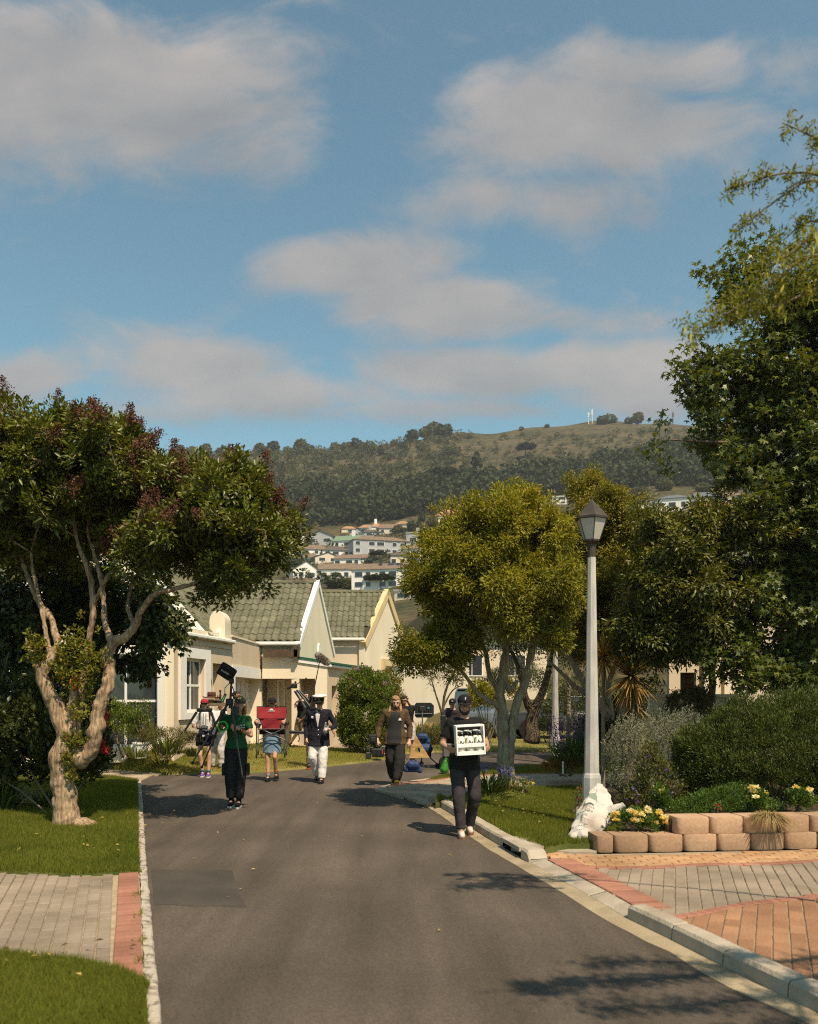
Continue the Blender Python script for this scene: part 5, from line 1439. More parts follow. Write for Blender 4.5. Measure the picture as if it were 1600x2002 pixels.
# ---------- the big tree on the left
d0 = 11.6; base = P(135, 1621, d0); base = (base[0], base[1], .02)
limbs = [PL([(133, 1632, 0.240), (131, 1605, 0.196), (128, 1575, 0.164), (126, 1545, 0.158), (122, 1510, 0.164), (122, 1478, 0.180), (135, 1450, 0.152), (140, 1420, 0.128)], d0),
         PL([(122, 1480, 0.168), (130, 1445, 0.132), (112, 1392, 0.108, -.05), (93, 1352, 0.094, -.1), (82, 1316, 0.084, -.1), (100, 1290, 0.068, -.1), (112, 1258, 0.050, .0), (102, 1212, 0.044, .15), (76, 1176, 0.042, .35), (52, 1120, 0.034, .6), (36, 1050, 0.026, .85), (40, 985, 0.014, .9)], d0),
         PL([(84, 1316, 0.072, -.1), (66, 1285, 0.044, 0), (50, 1248, 0.026, .1)], d0),
         PL([(100, 1290, 0.060, -.1), (92, 1250, 0.036, .1), (72, 1150, 0.032, .3), (62, 1080, 0.026, .4), (90, 980, 0.019, .4)], d0),
         PL([(140, 1425, 0.120), (142, 1385, 0.080, -.05), (146, 1350, 0.060, -.08), (144, 1336, 0.048, -.1)], d0),
         PL([(140, 1480, 0.160), (166, 1478, 0.120, -.05), (186, 1442, 0.102, -.1), (193, 1392, 0.094, -.1), (206, 1352, 0.086, -.1), (216, 1312, 0.080, -.05), (209, 1282, 0.080, 0), (222, 1256, 0.072, 0), (240, 1250, 0.066, -.05), (263, 1226, 0.053, -.1), (276, 1194, 0.046, -.2), (306, 1160, 0.040, -.3), (346, 1150, 0.034, -.3), (400, 1130, 0.026, -.2), (450, 1080, 0.019, 0)], d0),
         PL([(222, 1258, 0.064, 0), (206, 1220, 0.045, .1), (200, 1150, 0.040, .2), (190, 1100, 0.036, .3), (172, 1030, 0.027, .4), (190, 940, 0.018, .5)], d0),
         PL([(150, 1400, 0.056, .3), (172, 1270, 0.044, .35), (182, 1180, 0.048, .3), (174, 1120, 0.040, .3), (150, 1050, 0.032, .2), (140, 950, 0.021, .2)], d0),
         PL([(182, 1180, 0.036, .3), (215, 1120, 0.028, .1), (262, 1040, 0.022, -.2), (280, 960, 0.014, -.3)], d0),
         PL([(263, 1226, 0.040, -.1), (250, 1180, 0.028, .3), (270, 1120, 0.024, .6), (330, 1060, 0.019, .9), (400, 980, 0.013, 1.0)], d0)]
blobs = [PB(340, 935, 66, 62, d0, 1.0, 0.2), PB(505, 1045, 70, 76, d0, 1.0, -0.10), PB(20, 930, 140, 125, d0, 1.50, 0.55), PB(150, 910, 125, 110, d0, 1.50, 0.55), PB(262, 935, 105, 95, d0, 1.50, 0.55), PB(190, 998, 190, 90, d0, 1.50, 0.75), PB(440, 968, 92, 82, d0, 1.30, 0.00), PB(486, 1052, 84, 78, d0, 1.30, -0.10),
         PB(392, 1062, 120, 78, d0, 1.20, 0.15), PB(300, 1072, 110, 60, d0, 1.20, 0.15), PB(60, 1052, 110, 90, d0, 1.50, 1.35), PB(-90, 990, 150, 160, d0, 1.50, 0.55), PB(150, 848, 46, 42, d0, 0.60, 0.55), PB(50, 860, 60, 38, d0, 0.80, 0.55), PB(470, 1132, 62, 45, d0, 0.80, -0.20), PB(408, 1167, 26, 30, d0, 0.30, -0.20), PB(225, 860, 50, 40, d0, 0.70, 0.55)]
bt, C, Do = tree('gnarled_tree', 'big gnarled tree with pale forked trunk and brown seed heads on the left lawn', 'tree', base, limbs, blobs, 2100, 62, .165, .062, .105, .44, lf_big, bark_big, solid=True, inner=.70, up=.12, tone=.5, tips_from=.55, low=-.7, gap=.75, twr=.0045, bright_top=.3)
# seed heads
proto = []
for k in range(4):
    n = 260; h_ = rng.random(n); off = rng.normal(size=(n, 3)) * .5; off = off * (1.05 - h_ * .8)[:, None] * .13; off[:, 2] = h_ * .26 - .05 + rng.normal(0, .015, n)
    proto.append(tag(leaf_mesh('seed_head', off, rng.normal(size=(n, 3)), rng.normal(size=(n, 3)), .022 + .018 * rng.random(n), .018, fl_brown, bt), kind='stuff'))
sel = np.where((Do[:, 2] > -.1) & (Do[:, 1] < .35))[0]; sel = rng.permutation(sel)[:260]
for i, k in enumerate(sel):
    o = proto[i] if i < 4 else proto[i % 4].copy()
    if i >= 4: link(o, bt)
    o.location = tuple(C[k] + Do[k] * .15); o.rotation_euler = (rng.normal(0, .5), rng.normal(0, .5), rng.random() * 6.28); sc_ = .75 + .6 * rng.random(); o.scale = (sc_, sc_, sc_)
# young shoots on the trunk and fork, a cut stub with orange paint
sh = []
for (x, y, r_, n) in [(150, 1270, .26, 46), (175, 1290, .2, 30), (125, 1300, .2, 24), (160, 1340, .16, 22), (70, 1265, .13, 18), (150, 1390, .12, 14), (148, 1455, .12, 18), (135, 1480, .08, 8), (138, 1520, .06, 7), (65, 1285, .1, 10), (128, 1440, .06, 5)]:
    c = as_np(P(x, y, d0 - .16)) - as_np(base)
    for _ in range(n): sh.append(c + rng.normal(0, 1, 3) * np.array([r_ * .55, r_ * .35, r_ * .75]))
sh = as_np(sh)
p, d, nn, L, Wd = spray(sh, unit(rng.normal(size=sh.shape) + np.array([0, -.6, .3])), 15, .06, .035, .065, .62, up=.4)
tag(leaf_mesh('young_shoots', p, d, nn, L, Wd, LEAF('leaf_shoot', (.10, .12, .014), (.24, .22, .025), trans=.35, c3=(.26, .09, .03)), bt), kind='stuff')
m = MB(); c = as_np(P(144, 1334, d0 - .12)) - as_np(base); m.ball(c, (.055, .05, .075)); m.ball(c + np.array([.02, -.02, -.05]), (.04, .04, .05))
remesh(m.build('painted_stub', M('orange_paint', (.75, .22, .02), (.62, .15, .02), scale=30), bt), .012, 2, .02, .05)
m = MB()
for k in range(5):
    a = -.9 + k * .45; m.limb((.18 * math.cos(a) + .05, -.05 + .12 * math.sin(a), .06), (.42 * math.cos(a) + .06, -.1 + .3 * math.sin(a), -.01), .07, .03)
remesh(m.build('root_flare', bark_big, bt), .02, 3, .03, .1)

# ---------- leafy tree behind it
d1 = 14.6; g = .3
limbs = [[(-8.2, d1, .1, .09), (-8.1, d1, 1.4, .07), (-7.7, d1 - .1, 2.8, .05)], [(-8.1, d1, 1.2, .06), (-7.2, d1 + .2, 2.3, .05), (-5.9, d1, 3.1, .03)], [(-8.0, d1, 1.0, .05), (-9.2, d1, 2.6, .03)]]
blobs = [PB(285, 1215, 72, 78, d1, .9), PB(200, 1170, 85, 95, d1, 1.0), PB(318, 1255, 40, 45, d1, .6, -.2), PB(110, 1180, 100, 95, d1, 1.1), PB(20, 1230, 90, 120, d1, 1.1), PB(40, 1330, 80, 80, d1, .8), PB(160, 1290, 80, 60, d1, .8), PB(255, 1300, 60, 45, d1, .6), PB(-80, 1250, 90, 160, d1, 1.1), PB(120, 1360, 60, 50, d1, .5)]
tree('leafy_tree', 'dark glossy heart leaved tree close behind the big gnarled trunk', 'tree', (-8.1, d1, .1), limbs, blobs, 950, 32, .2, .08, .12, .75, lf_heart, bark_b, inner=.5, up=-.55, tone=.4, tips_from=.3, low=-.95, gap=.5)
def shrub(name, label, cat, blobs, ncl, per, rad, lmin, lmax, asp, leaf, base=None, inner=.55, up=.2, group=None, stems=5, low=-.4, tone=.5, c3=None, gap=.9, fold=.2, part='foliage', rnd=.8):
    B = as_np(blobs); gz_ = base if base is not None else (B[:, 0].mean(), B[:, 1].mean(), B[:, 2].min() - .2)
    t = thing(name, label, cat, tuple(gz_), 0, group); b = as_np(gz_); B = B.copy(); B[:, :3] -= b
    C, Do = shell_points(B, ncl, inner=inner, low=low)
    C = C[C[:, 2] > -.02] if (C[:, 2] > -.02).sum() > 10 else C; Do = Do[:len(C)] if len(Do) != len(C) else Do
    m = MB()
    for k in range(stems):
        q = C[int(rng.integers(len(C)))]; m.tube([(rng.normal(0, .05), rng.normal(0, .05), -.05), tuple(q * .5 + rng.normal(0, .03, 3)), tuple(q)], [.016, .011, .005], 5)
    m.build('stems', twig_m, t)
    p, d, nn, L, Wd = spray(C, unit(C - np.array([0, 0, -.3])), per, rad, lmin, lmax, asp, up=up, rnd=rnd)
    tn = np.repeat(rng.random(len(C)), per)
    tag(leaf_mesh(part, p, d, nn, L, Wd, leaf, t, var=np.clip(tn * tone + rng.random(len(p)) * (1 - tone), 0, 1), fold=fold), kind='stuff')
    return t, C
def strap_clump(name, label, cat, loc, n, L, w, leaf, spread=.5, seg=4, bend=.45, rad=.1, group=None, up=1.0):
    t = thing(name, label, cat, loc, 0, group); a = rng.random(n) * 6.28; r_ = spread * rng.random(n) ** .6
    D = np.stack([np.cos(a) * r_, np.sin(a) * r_, np.full(n, up)], 1); Pt = np.stack([np.cos(a), np.sin(a), np.zeros(n)], 1) * (rad * rng.random(n) ** .5)[:, None]
    tag(blade_mesh('leaves', Pt, D, L * (.6 + .5 * rng.random(n)), w, leaf, t, bend=bend, seg=seg), kind='stuff')
    return t
# dark camellia behind the trunk
t, C = shrub('camellia', 'dark broad leaved shrub with red blooms directly behind the big trunk', 'shrub', [PB(110, 1425, 70, 75, 12.7, .5), PB(160, 1400, 45, 70, 12.7, .5), PB(60, 1410, 50, 60, 12.7, .5), PB(175, 1460, 35, 50, 12.6, .4), PB(80, 1360, 50, 50, 12.9, .4), PB(20, 1430, 50, 55, 12.9, .5), PB(-30, 1400, 50, 80, 12.9, .5), PB(50, 1485, 80, 55, 13.1, .5), PB(140, 1490, 60, 50, 12.9, .4), PB(-30, 1490, 60, 60, 13.1, .5)], 800, 24, .14, .07, .11, .6, lf_dark, base=(-5.2, 12.7, .05), inner=.35, up=.1, low=-.95)
for (x, y) in [(205, 1402), (202, 1412), (200, 1453), (206, 1468), (188, 1447)]:
    c = as_np(P(x, y, 12.3)) - as_np((-5.2, 12.7, .05)); dots('bloom', [c], 40, .06, .05, pet_red, t)
strap_clump('agapanthus', 'dark strappy clump with a tall seed stalk at the left edge of the bed', 'plant', (-6.2, 13.0, .07), 90, .8, .035, lf_strap_d, spread=1.1, rad=.25)
t = strap_clump('agapanthus', 'strappy green clump left of the camellia in the shaded bed', 'plant', (-5.6, 13.3, .07), 60, .6, .03, lf_strap_d, spread=1.0, rad=.2)
t, C = shrub('twiggy_shrub', 'sparse shrub with bare pale twigs at the left edge above the white wall', 'shrub', [PB(-30, 1320, 90, 80, 13.4, .5), PB(20, 1400, 45, 45, 13.2, .4)], 90, 14, .1, .04, .07, .4, lf_heart, base=(-6.9, 13.4, .1), stems=26, inner=.3)

# ---------- garden at the houses
t, C = shrub('garden_shrub', 'bushy green shrub under the sliding window left of the clay coloured hedge', 'shrub', [PB(235, 1420, 40, 42, 19.4, .6), PB(265, 1430, 30, 32, 19.3, .5), PB(215, 1405, 30, 40, 19.5, .5)], 220, 26, .12, .05, .08, .45, lf_bush, base=(-6.4, 19.4, .42))
strap_clump('iris_clump', 'strappy bright green clump in front of the tall white window', 'plant', (-5.45, 19.3, .45), 120, .85, .045, lf_strap, spread=.7, rad=.3)
strap_clump('iris_clump', 'strappy clump at the foot of the green shrub near the grey pot', 'plant', (-6.0, 18.9, .42), 70, .55, .04, lf_strap, spread=.9, rad=.2)
shrub('low_hedge', 'low rounded brownish hedge along the cream house', 'hedge', [PB(330, 1443, 50, 20, 19.0, .5), PB(370, 1448, 25, 18, 19.2, .4), PB(300, 1440, 25, 18, 19.0, .4)], 260, 26, .09, .02, .035, .6, lf_hedge, base=(-5.4, 19.0, .4))
strap_clump('iris_clump', 'yellowing strappy clump right of the low hedge', 'plant', (-4.85, 19.5, .4), 60, .45, .04, lf_strap, spread=.8, rad=.2)
t = thing('plant_pot', 'grey plant pot by the garden shrub', 'pot', (-5.93, 19.0, .4)); MB().lathe([(.13, 0), (.17, .3), (.19, .31), (.19, .35), (.16, .35), (.15, .3)], (0, 0, 0), 16).build('pot', hw_white, t)
shrub('potted_shrub', 'spindly shrub growing from the grey pot', 'shrub', [(-5.93, 19.0, 1.35, .25, .22, .45)], 45, 14, .12, .03, .05, .6, lf_bush, base=(-5.93, 19.0, .65), stems=8, inner=.2)
shrub('weedy_patch', 'small leafy weeds on the lawn behind the red camp chair', 'plant', [PB(505, 1462, 28, 9, 22.6, .5), PB(548, 1470, 16, 6, 22, .4)], 70, 16, .1, .04, .07, .5, lf_strap, base=(-3.9, 22.6, .18), stems=2)
# flowering bush in front of house 3
db = 25.2
t, C = shrub('flowering_bush', 'tall rounded bush with pink flowers in front of the tan edged gable', 'bush', [PB(716, 1440, 50, 26, db, .9), PB(712, 1402, 52, 50, db, .9), PB(702, 1352, 40, 48, db, .8), PB(690, 1420, 28, 42, db, .7), PB(738, 1370, 36, 58, db + .3, .8)], 1050, 34, .13, .05, .08, .6, lf_bush, base=(-1.3, db, .1), inner=.6, gap=1, low=-.95)
top = C[C[:, 2] > np.quantile(C[:, 2], .72)][:26]
for i, c in enumerate(top): dots('blossom', [c + np.array([0, -.05, .06])], 14, .06, .05, pet_pink, t)
shrub('yellow_bush', 'yellowish bush leaning on the right of the flowering bush', 'bush', [PB(762, 1365, 28, 55, db + 1, .6), PB(752, 1420, 28, 46, db + .8, .6), PB(780, 1400, 20, 40, db + 1.2, .5)], 260, 30, .14, .05, .08, .5, LEAF('leaf_golden_bush', (.10, .10, .012), (.22, .18, .025), trans=.35), base=(-.6, db + 1, .1), inner=.5)
# plants in front of the beige wall beyond the junction
for i, (x, y, d_, lb) in enumerate([(826, 1432, 31, 'tan ornamental grass clump left of the cart'), (845, 1430, 31.5, 'tall straw coloured grass clump at the beige wall'), (810, 1436, 30.5, 'straw coloured grass clump behind the film light')]):
    strap_clump('grass_clump', lb, 'grass', P(x, y + 12, d_), 110, 1.1, .04, lf_tan if i != 2 else lf_strap, spread=.45, rad=.35)
for i, (x, y, rx, rz, d_, lf, lb) in enumerate([(848, 1448, 24, 20, 30, lf_hedge, 'low olive bush behind the sandbags'), (872, 1440, 26, 24, 30.5, lf_low, 'green bush behind the man with the milk crate'), (905, 1436, 26, 24, 31, lf_hedge, 'olive bush right of the green bush'), (940, 1428, 22, 22, 31.5, lf_dark, 'dark bush below the yellow shrub'), (1068, 1425, 30, 22, 31, lf_dark, 'dark bush beside the parked dark car')]):
    shrub('garden_bush', lb, 'bush', [PB(x, y, rx, rz, d_, .5), PB(x + rx * .5, y + 4, rx * .6, rz * .8, d_, .4)], 110, 20, .14, .05, .08, .5, lf, base=P(x, y + rz + 4, d_))
shrub('yellow_shrub', 'bright yellow leaved shrub behind the forked tree', 'shrub', [PB(950, 1372, 32, 34, 24.5, .6), PB(985, 1352, 28, 30, 24.8, .6), PB(935, 1350, 20, 22, 24.5, .5)], 260, 20, .12, .05, .08, .6, lf_yel, base=P(955, 1452, 24.5), inner=.4, stems=9)
t_, C, Do = tree('thin_tree', 'thin sparse tree in front of the beige wall behind the film cart', 'tree', P(868, 1452, 28), [PL([(868, 1455, .06), (866, 1400, .05), (872, 1350, .04), (890, 1310, .025)], 28), PL([(866, 1400, .04), (850, 1350, .025), (842, 1320, .015)], 28), PL([(868, 1380, .03), (885, 1350, .02), (905, 1340, .012)], 28)],
     [PB(850, 1320, 30, 30, 28, .7), PB(890, 1310, 32, 30, 28, .7), PB(875, 1280, 32, 24, 28, .7)], 120, 16, .2, .05, .08, .4, lf_hedge, bark_b, inner=.4, tips_from=.3)
# ---------- forked tree in the middle
d2 = 14.0; base = P(990, 1537, d2)
limbs = [PL([(991, 1545, .145), (988, 1515, .115), (985, 1470, .10), (984, 1425, .09), (981, 1385, .08), (979, 1352, .075), (984, 1310, .066), (988, 1262, .055), (984, 1210, .045), (962, 1150, .035), (940, 1080, .025)], d2),
         PL([(993, 1530, .11), (996, 1480, .085), (1000, 1427, .078), (1011, 1375, .072), (1027, 1333, .07), (1036, 1290, .062), (1041, 1262, .058), (1046, 1200, .045), (1040, 1120, .035), (1030, 1040, .024)], d2, .05),
         PL([(982, 1386, .055), (965, 1374, .045, -.1), (948, 1366, .042, -.15), (928, 1348, .035, -.2), (900, 1310, .028, -.3), (850, 1280, .02, -.3)], d2),
         PL([(980, 1360, .055), (968, 1338, .045), (957, 1318, .042, .1), (950, 1276, .038, .2), (925, 1220, .03, .3), (880, 1160, .022, .4)], d2),
         PL([(985, 1310, .05), (996, 1350, .05, .05), (1012, 1330, .03, 0)], d2),
         PL([(1041, 1262, .045), (1070, 1210, .035, -.3), (1090, 1150, .022, -.4)], d2), PL([(988, 1262, .045), (1000, 1180, .035, -.5), (985, 1100, .022, -.8)], d2)]
blobs = [PB(900, 1272, 46, 40, d2, 0.55, -1.0), PB(832, 1268, 70, 46, d2, 0.60, -1.00), PB(862, 1120, 66, 80, d2, 0.90, -0.80), PB(950, 1060, 85, 72, d2, 1.12, -0.80), PB(1035, 1065, 80, 82, d2, 1.05, -0.80), PB(1058, 1165, 66, 70, d2, 0.98, -1.00), PB(945, 1150, 105, 72, d2, 1.20, -1.20), PB(1070, 1232, 50, 34, d2, 0.60, -1.10), PB(944, 1000, 20, 34, d2, 0.30, -0.80), PB(1010, 1000, 50, 40, d2, 0.60, -0.80), PB(885, 1210, 60, 40, d2, 0.68, -0.80), PB(985, 1200, 70, 36, d2, 0.90, -1.40), PB(905, 1040, 40, 40, d2, 0.60, -0.80)]
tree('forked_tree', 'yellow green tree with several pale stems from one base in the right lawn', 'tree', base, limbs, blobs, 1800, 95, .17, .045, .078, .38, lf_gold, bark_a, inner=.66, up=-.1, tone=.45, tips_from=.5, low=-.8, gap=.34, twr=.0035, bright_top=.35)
# ---------- second yellow-green tree
d3 = 18.5; base = P(1206, 1470, d3); base = (base[0], base[1], .25)
limbs = [PL([(1206, 1475, .15), (1204, 1440, .135), (1190, 1400, .115), (1165, 1365, .09), (1140, 1330, .08), (1118, 1290, .07), (1102, 1265, .06), (1098, 1200, .05), (1110, 1120, .04)], d3), PL([(1160, 1360, .06), (1128, 1345, .05), (1100, 1318, .04), (1070, 1290, .03)], d3, .1),
         PL([(1204, 1440, .10), (1222, 1370, .08), (1240, 1300, .065), (1262, 1230, .05), (1240, 1120, .035), (1200, 1020, .025)], d3), PL([(1200, 1420, .07), (1190, 1340, .06), (1215, 1250, .045), (1180, 1120, .03)], d3)]
blobs = [PB(1188, 1010, 66, 72, d3, 1.3), PB(1235, 1085, 62, 70, d3, 1.2), PB(1125, 1055, 56, 62, d3, 1.1), PB(1150, 960, 40, 26, d3, .7), PB(1200, 1150, 75, 80, d3, 1.4), PB(1130, 1160, 60, 70, d3, 1.2), PB(1235, 1220, 60, 60, d3, 1.1), PB(1150, 1255, 60, 40, d3, 1.0)]
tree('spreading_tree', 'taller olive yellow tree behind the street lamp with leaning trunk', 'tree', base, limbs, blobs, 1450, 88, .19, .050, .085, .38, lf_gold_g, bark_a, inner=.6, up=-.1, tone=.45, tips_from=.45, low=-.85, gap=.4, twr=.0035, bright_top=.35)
# ---------- dark tree
d4 = 14.2; base = P(1393, 1440, d4); base = (base[0], base[1], .3)
limbs = [PL([(1393, 1470, .07), (1392, 1380, .062), (1394, 1290, .055), (1396, 1180, .045), (1394, 1110, .035), (1370, 1060, .02)], d4), PL([(1395, 1290, .04), (1340, 1220, .03), (1290, 1150, .02)], d4), PL([(1394, 1110, .03), (1360, 1105, .022), (1320, 1090, .015)], d4), PL([(1396, 1220, .035), (1440, 1150, .025), (1470, 1080, .015)], d4)]
blobs = [PB(1330, 1075, 80, 66, d4, 1.1), PB(1285, 1175, 62, 80, d4, 1.0), PB(1405, 1040, 66, 50, d4, 1.0), PB(1430, 1160, 74, 95, d4, 1.1, .3), PB(1345, 1235, 90, 52, d4, 1.1), PB(1330, 1150, 70, 60, d4, 1.1), PB(1260, 1250, 40, 55, d4, .7), PB(1290, 1020, 40, 34, d4, .7)]
tree('dark_tree', 'dark green tree with a thin pale stem between the lamp and the star leaved tree', 'tree', base, limbs, blobs, 1250, 54, .19, .07, .11, .42, LEAF('leaf_mid', (.055, .07, .013), (.18, .17, .025), trans=.25, rough=.34, spec=.5, c3=(.22, .15, .03)), bark_b, inner=.5, up=-.25, tone=.4, tips_from=.4, low=-.9, gap=.6, bright_top=.25)
# ---------- star-leaved tree at the right edge
d5 = 14.2; base = P(1590, 1500, d5); base = (base[0], base[1], .4)
limbs = [PL([(1592, 1540, .14), (1588, 1350, .12), (1584, 1150, .10), (1578, 950, .085), (1572, 760, .06), (1568, 600, .03)], d5), PL([(1584, 1130, .05), (1540, 1060, .04), (1500, 1000, .028)], d5, -.2), PL([(1580, 980, .055), (1520, 910, .045), (1440, 870, .03), (1350, 862, .018), (1305, 860, .008)], d5, -.1), PL([(1578, 900, .05), (1500, 820, .035), (1420, 745, .022), (1360, 710, .012)], d5),
         PL([(1574, 780, .04), (1520, 680, .028), (1460, 580, .018), (1440, 520, .01)], d5), PL([(1570, 700, .03), (1520, 580, .018), (1495, 480, .008)], d5), PL([(1586, 1280, .04), (1530, 1250, .03), (1450, 1250, .016)], d5, -.3)]
blobs = [PB(1448, 560, 40, 70, d5, .6), PB(1495, 505, 32, 42, d5, .5), PB(1575, 590, 75, 105, d5, .9), PB(1400, 735, 62, 60, d5, .8), PB(1345, 715, 26, 38, d5, .4), PB(1500, 750, 100, 95, d5, 1.1), PB(1372, 815, 42, 40, d5, .5), PB(1306, 861, 19, 15, d5, .25), PB(1352, 862, 30, 24, d5, .35), PB(1455, 880, 72, 66, d5, .9),
         PB(1565, 880, 90, 120, d5, 1.2), PB(1500, 1000, 66, 76, d5, .9, -.3), PB(1570, 1090, 85, 110, d5, 1.1, -.2), PB(1495, 1160, 50, 50, d5, .7, -.4), PB(1445, 1255, 52, 32, d5, .6, -.5), PB(1565, 1250, 80, 75, d5, .9, -.3), PB(1490, 1300, 62, 36, d5, .7, -.5), PB(1545, 1325, 85, 42, d5, .7, -.4), PB(1450, 1325, 55, 34, d5, .6, -.5), PB(1402, 1290, 36, 30, d5, .5, -.4), PB(1620, 1330, 70, 50, d5, .7), PB(1660, 720, 100, 180, d5, 1.3), PB(1660, 1050, 100, 240, d5, 1.3)]
tree('star_leaved_tree', 'tall dark tree with five pointed star leaves filling the right edge', 'tree', base, limbs, blobs, 2000, 22, .24, .12, .18, 1, lf_star, bark_b, star=True, inner=.5, up=-.35, tone=.35, tips_from=.25, low=-.95, gap=.65, twr=.004)
# ---------- near thorn tree whose branches reach in from the right
d6 = 5.6; base = (6.3, 4.3, .04)
def pa(x, y, dd=0.0): return tuple(P(x, y, d6 + dd))
tw = [[(6.3, 4.3, 0, .12), (6.2, 4.35, 1.6, .10), (5.8, 4.4, 3.0, .07), (4.7, 5.0, 4.1, .022), (*pa(1720, 560), .013)]]
br = [[(*pa(1720, 560), .022), (*pa(1640, 380), .012), (*pa(1600, 343), .009), (*pa(1540, 338), .007), (*pa(1480, 352), .005), (*pa(1424, 370), .002)],
      [(*pa(1640, 380), .012), (*pa(1590, 352), .008), (*pa(1532, 382), .007), (*pa(1476, 424), .005), (*pa(1438, 455), .002)],
      [(*pa(1700, 480), .014), (*pa(1600, 434), .008), (*pa(1562, 445), .006), (*pa(1532, 469), .003)],
      [(*pa(1700, 400, -.2), .014), (*pa(1640, 300, -.2), .009), (*pa(1590, 268, -.2), .006), (*pa(1529, 240, -.2), .002)],
      [(*pa(1720, 560), .02), (*pa(1600, 500), .012), (*pa(1520, 545), .009), (*pa(1460, 590), .006), (*pa(1400, 625), .004), (*pa(1354, 649), .002)],
      [(*pa(1720, 600, .2), .02), (*pa(1620, 560, .2), .012), (*pa(1540, 590, .2), .009), (*pa(1470, 620, .2), .004)],
      [(*pa(1700, 560, -.2), .018), (*pa(1600, 470, -.2), .010), (*pa(1540, 500, -.2), .006), (*pa(1490, 530, -.2), .003)]]
# the half of its crown nearer the viewer, out of the picture to the right, shades the lower road
over = [[(5.8, 4.4, 3.0, .06), (4.3, 3.6, 3.8, .03), (3.2, 3.1, 4.1, .03), (2.5, 2.95, 4.15, .015), (2.1, 2.85, 4.1, .006)], [(4.3, 3.6, 3.8, .025), (3.6, 2.9, 3.9, .02), (3.0, 2.65, 4.0, .01), (2.35, 2.6, 4.0, .004)],
        [(3.6, 3.3, 3.9, .02), (3.1, 3.4, 4.1, .012), (2.6, 3.3, 4.2, .005)], [(3.6, 2.9, 3.9, .02), (3.5, 2.4, 4.0, .01), (3.1, 2.2, 4.0, .004)]]
t = thing('thorn_tree', 'near thorn tree whose blurred feathery branches hang in from the upper right', 'tree', base)
bb = as_np(base); m = MB()
for L_ in tw: W_ = wobble(L_, 4); m.tube([tuple(as_np(q[:3]) - bb) for q in W_], [q[3] for q in W_], 10)
m.build('trunk', bark_b, t, smooth=True)
m = MB(); LP_, LD_, pp = [], [], []
for bi, L_ in enumerate(br + over):
    W_ = wobble(L_, 5, .02); A = as_np(W_)
    m.tube([tuple(q[:3] - bb) for q in A], [q[3] for q in A], 6)
    seg = np.linalg.norm(np.diff(A[:, :3], axis=0), axis=1).sum(); n = int(seg * (46 if bi < 4 else 95 if bi < 7 else 150))
    for k in range(n):
        f = rng.random() ** .8 * (len(A) - 1.01); i = int(f); q = A[i, :3] * (1 - f % 1) + A[i + 1, :3] * (f % 1)
        dr_ = unit(rng.normal(size=3) + np.array([0, 0, -.1])); ln = .05 + .06 * rng.random() if bi < 4 else .08 + .16 * rng.random() * rng.random()
        if bi >= 4: q = q + rng.normal(0, .05, 3)
        for s_ in np.linspace(.15, 1, 5):
            LP_.append(q + dr_ * ln * s_); LD_.append(dr_)
        if rng.random() < (.16 if bi < 4 else .42): pp.append(q + dr_ * ln * .5)
m.build('branches', twig_m, t, smooth=True)
LP_, LD_ = as_np(LP_), as_np(LD_)
Dl = unit(np.cross(LD_, rng.normal(size=LD_.shape)) + LD_ * .4)
P2 = np.concatenate([LP_, LP_]); D2 = np.concatenate([Dl, -Dl + LD_ * .8])
tag(leaf_mesh('crown', P2 - bb, D2, unit(rng.normal(size=D2.shape) * .5 + np.array([0, 0, 1])), .028 + .02 * rng.random(len(P2)), .012, lf_aca, t), kind='stuff')
pp = as_np(pp); Dp = unit(np.array([0, 0, -1.0]) + rng.normal(0, .25, pp.shape))
tag(leaf_mesh('pods', pp - bb, Dp, rng.normal(size=pp.shape), .07 + .05 * rng.random(len(pp)), .018, pod_m, t), kind='stuff')

# ---------- right garden
dk = 11.6
shrub('needle_bush', 'large dark fine leaved bush above the retaining wall at the right', 'bush', [PB(1490, 1480, 150, 95, dk, .8), PB(1570, 1425, 110, 80, dk + .2, .7), PB(1410, 1500, 90, 85, dk - .1, .6), PB(1360, 1480, 40, 60, dk, .5), PB(1640, 1480, 120, 120, dk, .8), PB(1460, 1420, 70, 55, dk, .5)], 3300, 50, .095, .030, .055, .30, lf_need, base=(5.0, dk, .4), inner=.5, up=.35, stems=12, low=-.7, gap=1, rnd=.7, tone=.55)
dl = 13.0
t, C = shrub('silver_bush', 'silvery grey green bush between the lamp post and the dark fine leaved bush', 'bush', [PB(1262, 1475, 72, 52, dl, .6), PB(1220, 1470, 40, 58, dl, .5), PB(1325, 1445, 50, 44, dl, .5), PB(1290, 1450, 60, 45, dl, .5), PB(1235, 1530, 50, 40, dl - .2, .4)], 900, 5, .03, .02, .03, .3, lf_grey, base=(3.55, dl, .25), inner=.6, up=.5, stems=6, low=-.5)
n = len(C); Dv = unit(np.stack([rng.normal(.35, .3, n), rng.normal(-.1, .3, n), np.full(n, 1.0)], 1)); sp = []; spd = []
for i in range(n):
    for k in range(20):
        f = rng.random(); sp.append(C[i] + Dv[i] * (f - .3) * .3); a = rng.normal(size=3); spd.append(Dv[i] * .9 + a * .6)
sp = as_np(sp); spd = as_np(spd)
tag(leaf_mesh('spikes', sp, spd, rng.normal(size=sp.shape), .028 + .018 * rng.random(len(sp)), .010, lf_grey, t), kind='stuff')
t, C = shrub('purple_flower_bush', 'loose bush with small violet flowers beside the white sack', 'bush', [PB(1285, 1545, 48, 60, 11.2, .4), PB(1310, 1580, 40, 40, 11.1, .4), PB(1250, 1580, 40, 40, 11.2, .4), PB(1275, 1490, 22, 35, 11.3, .3)], 330, 18, .09, .03, .055, .55, lf_purp, base=(3.2, 11.2, .24), inner=.4, stems=14)
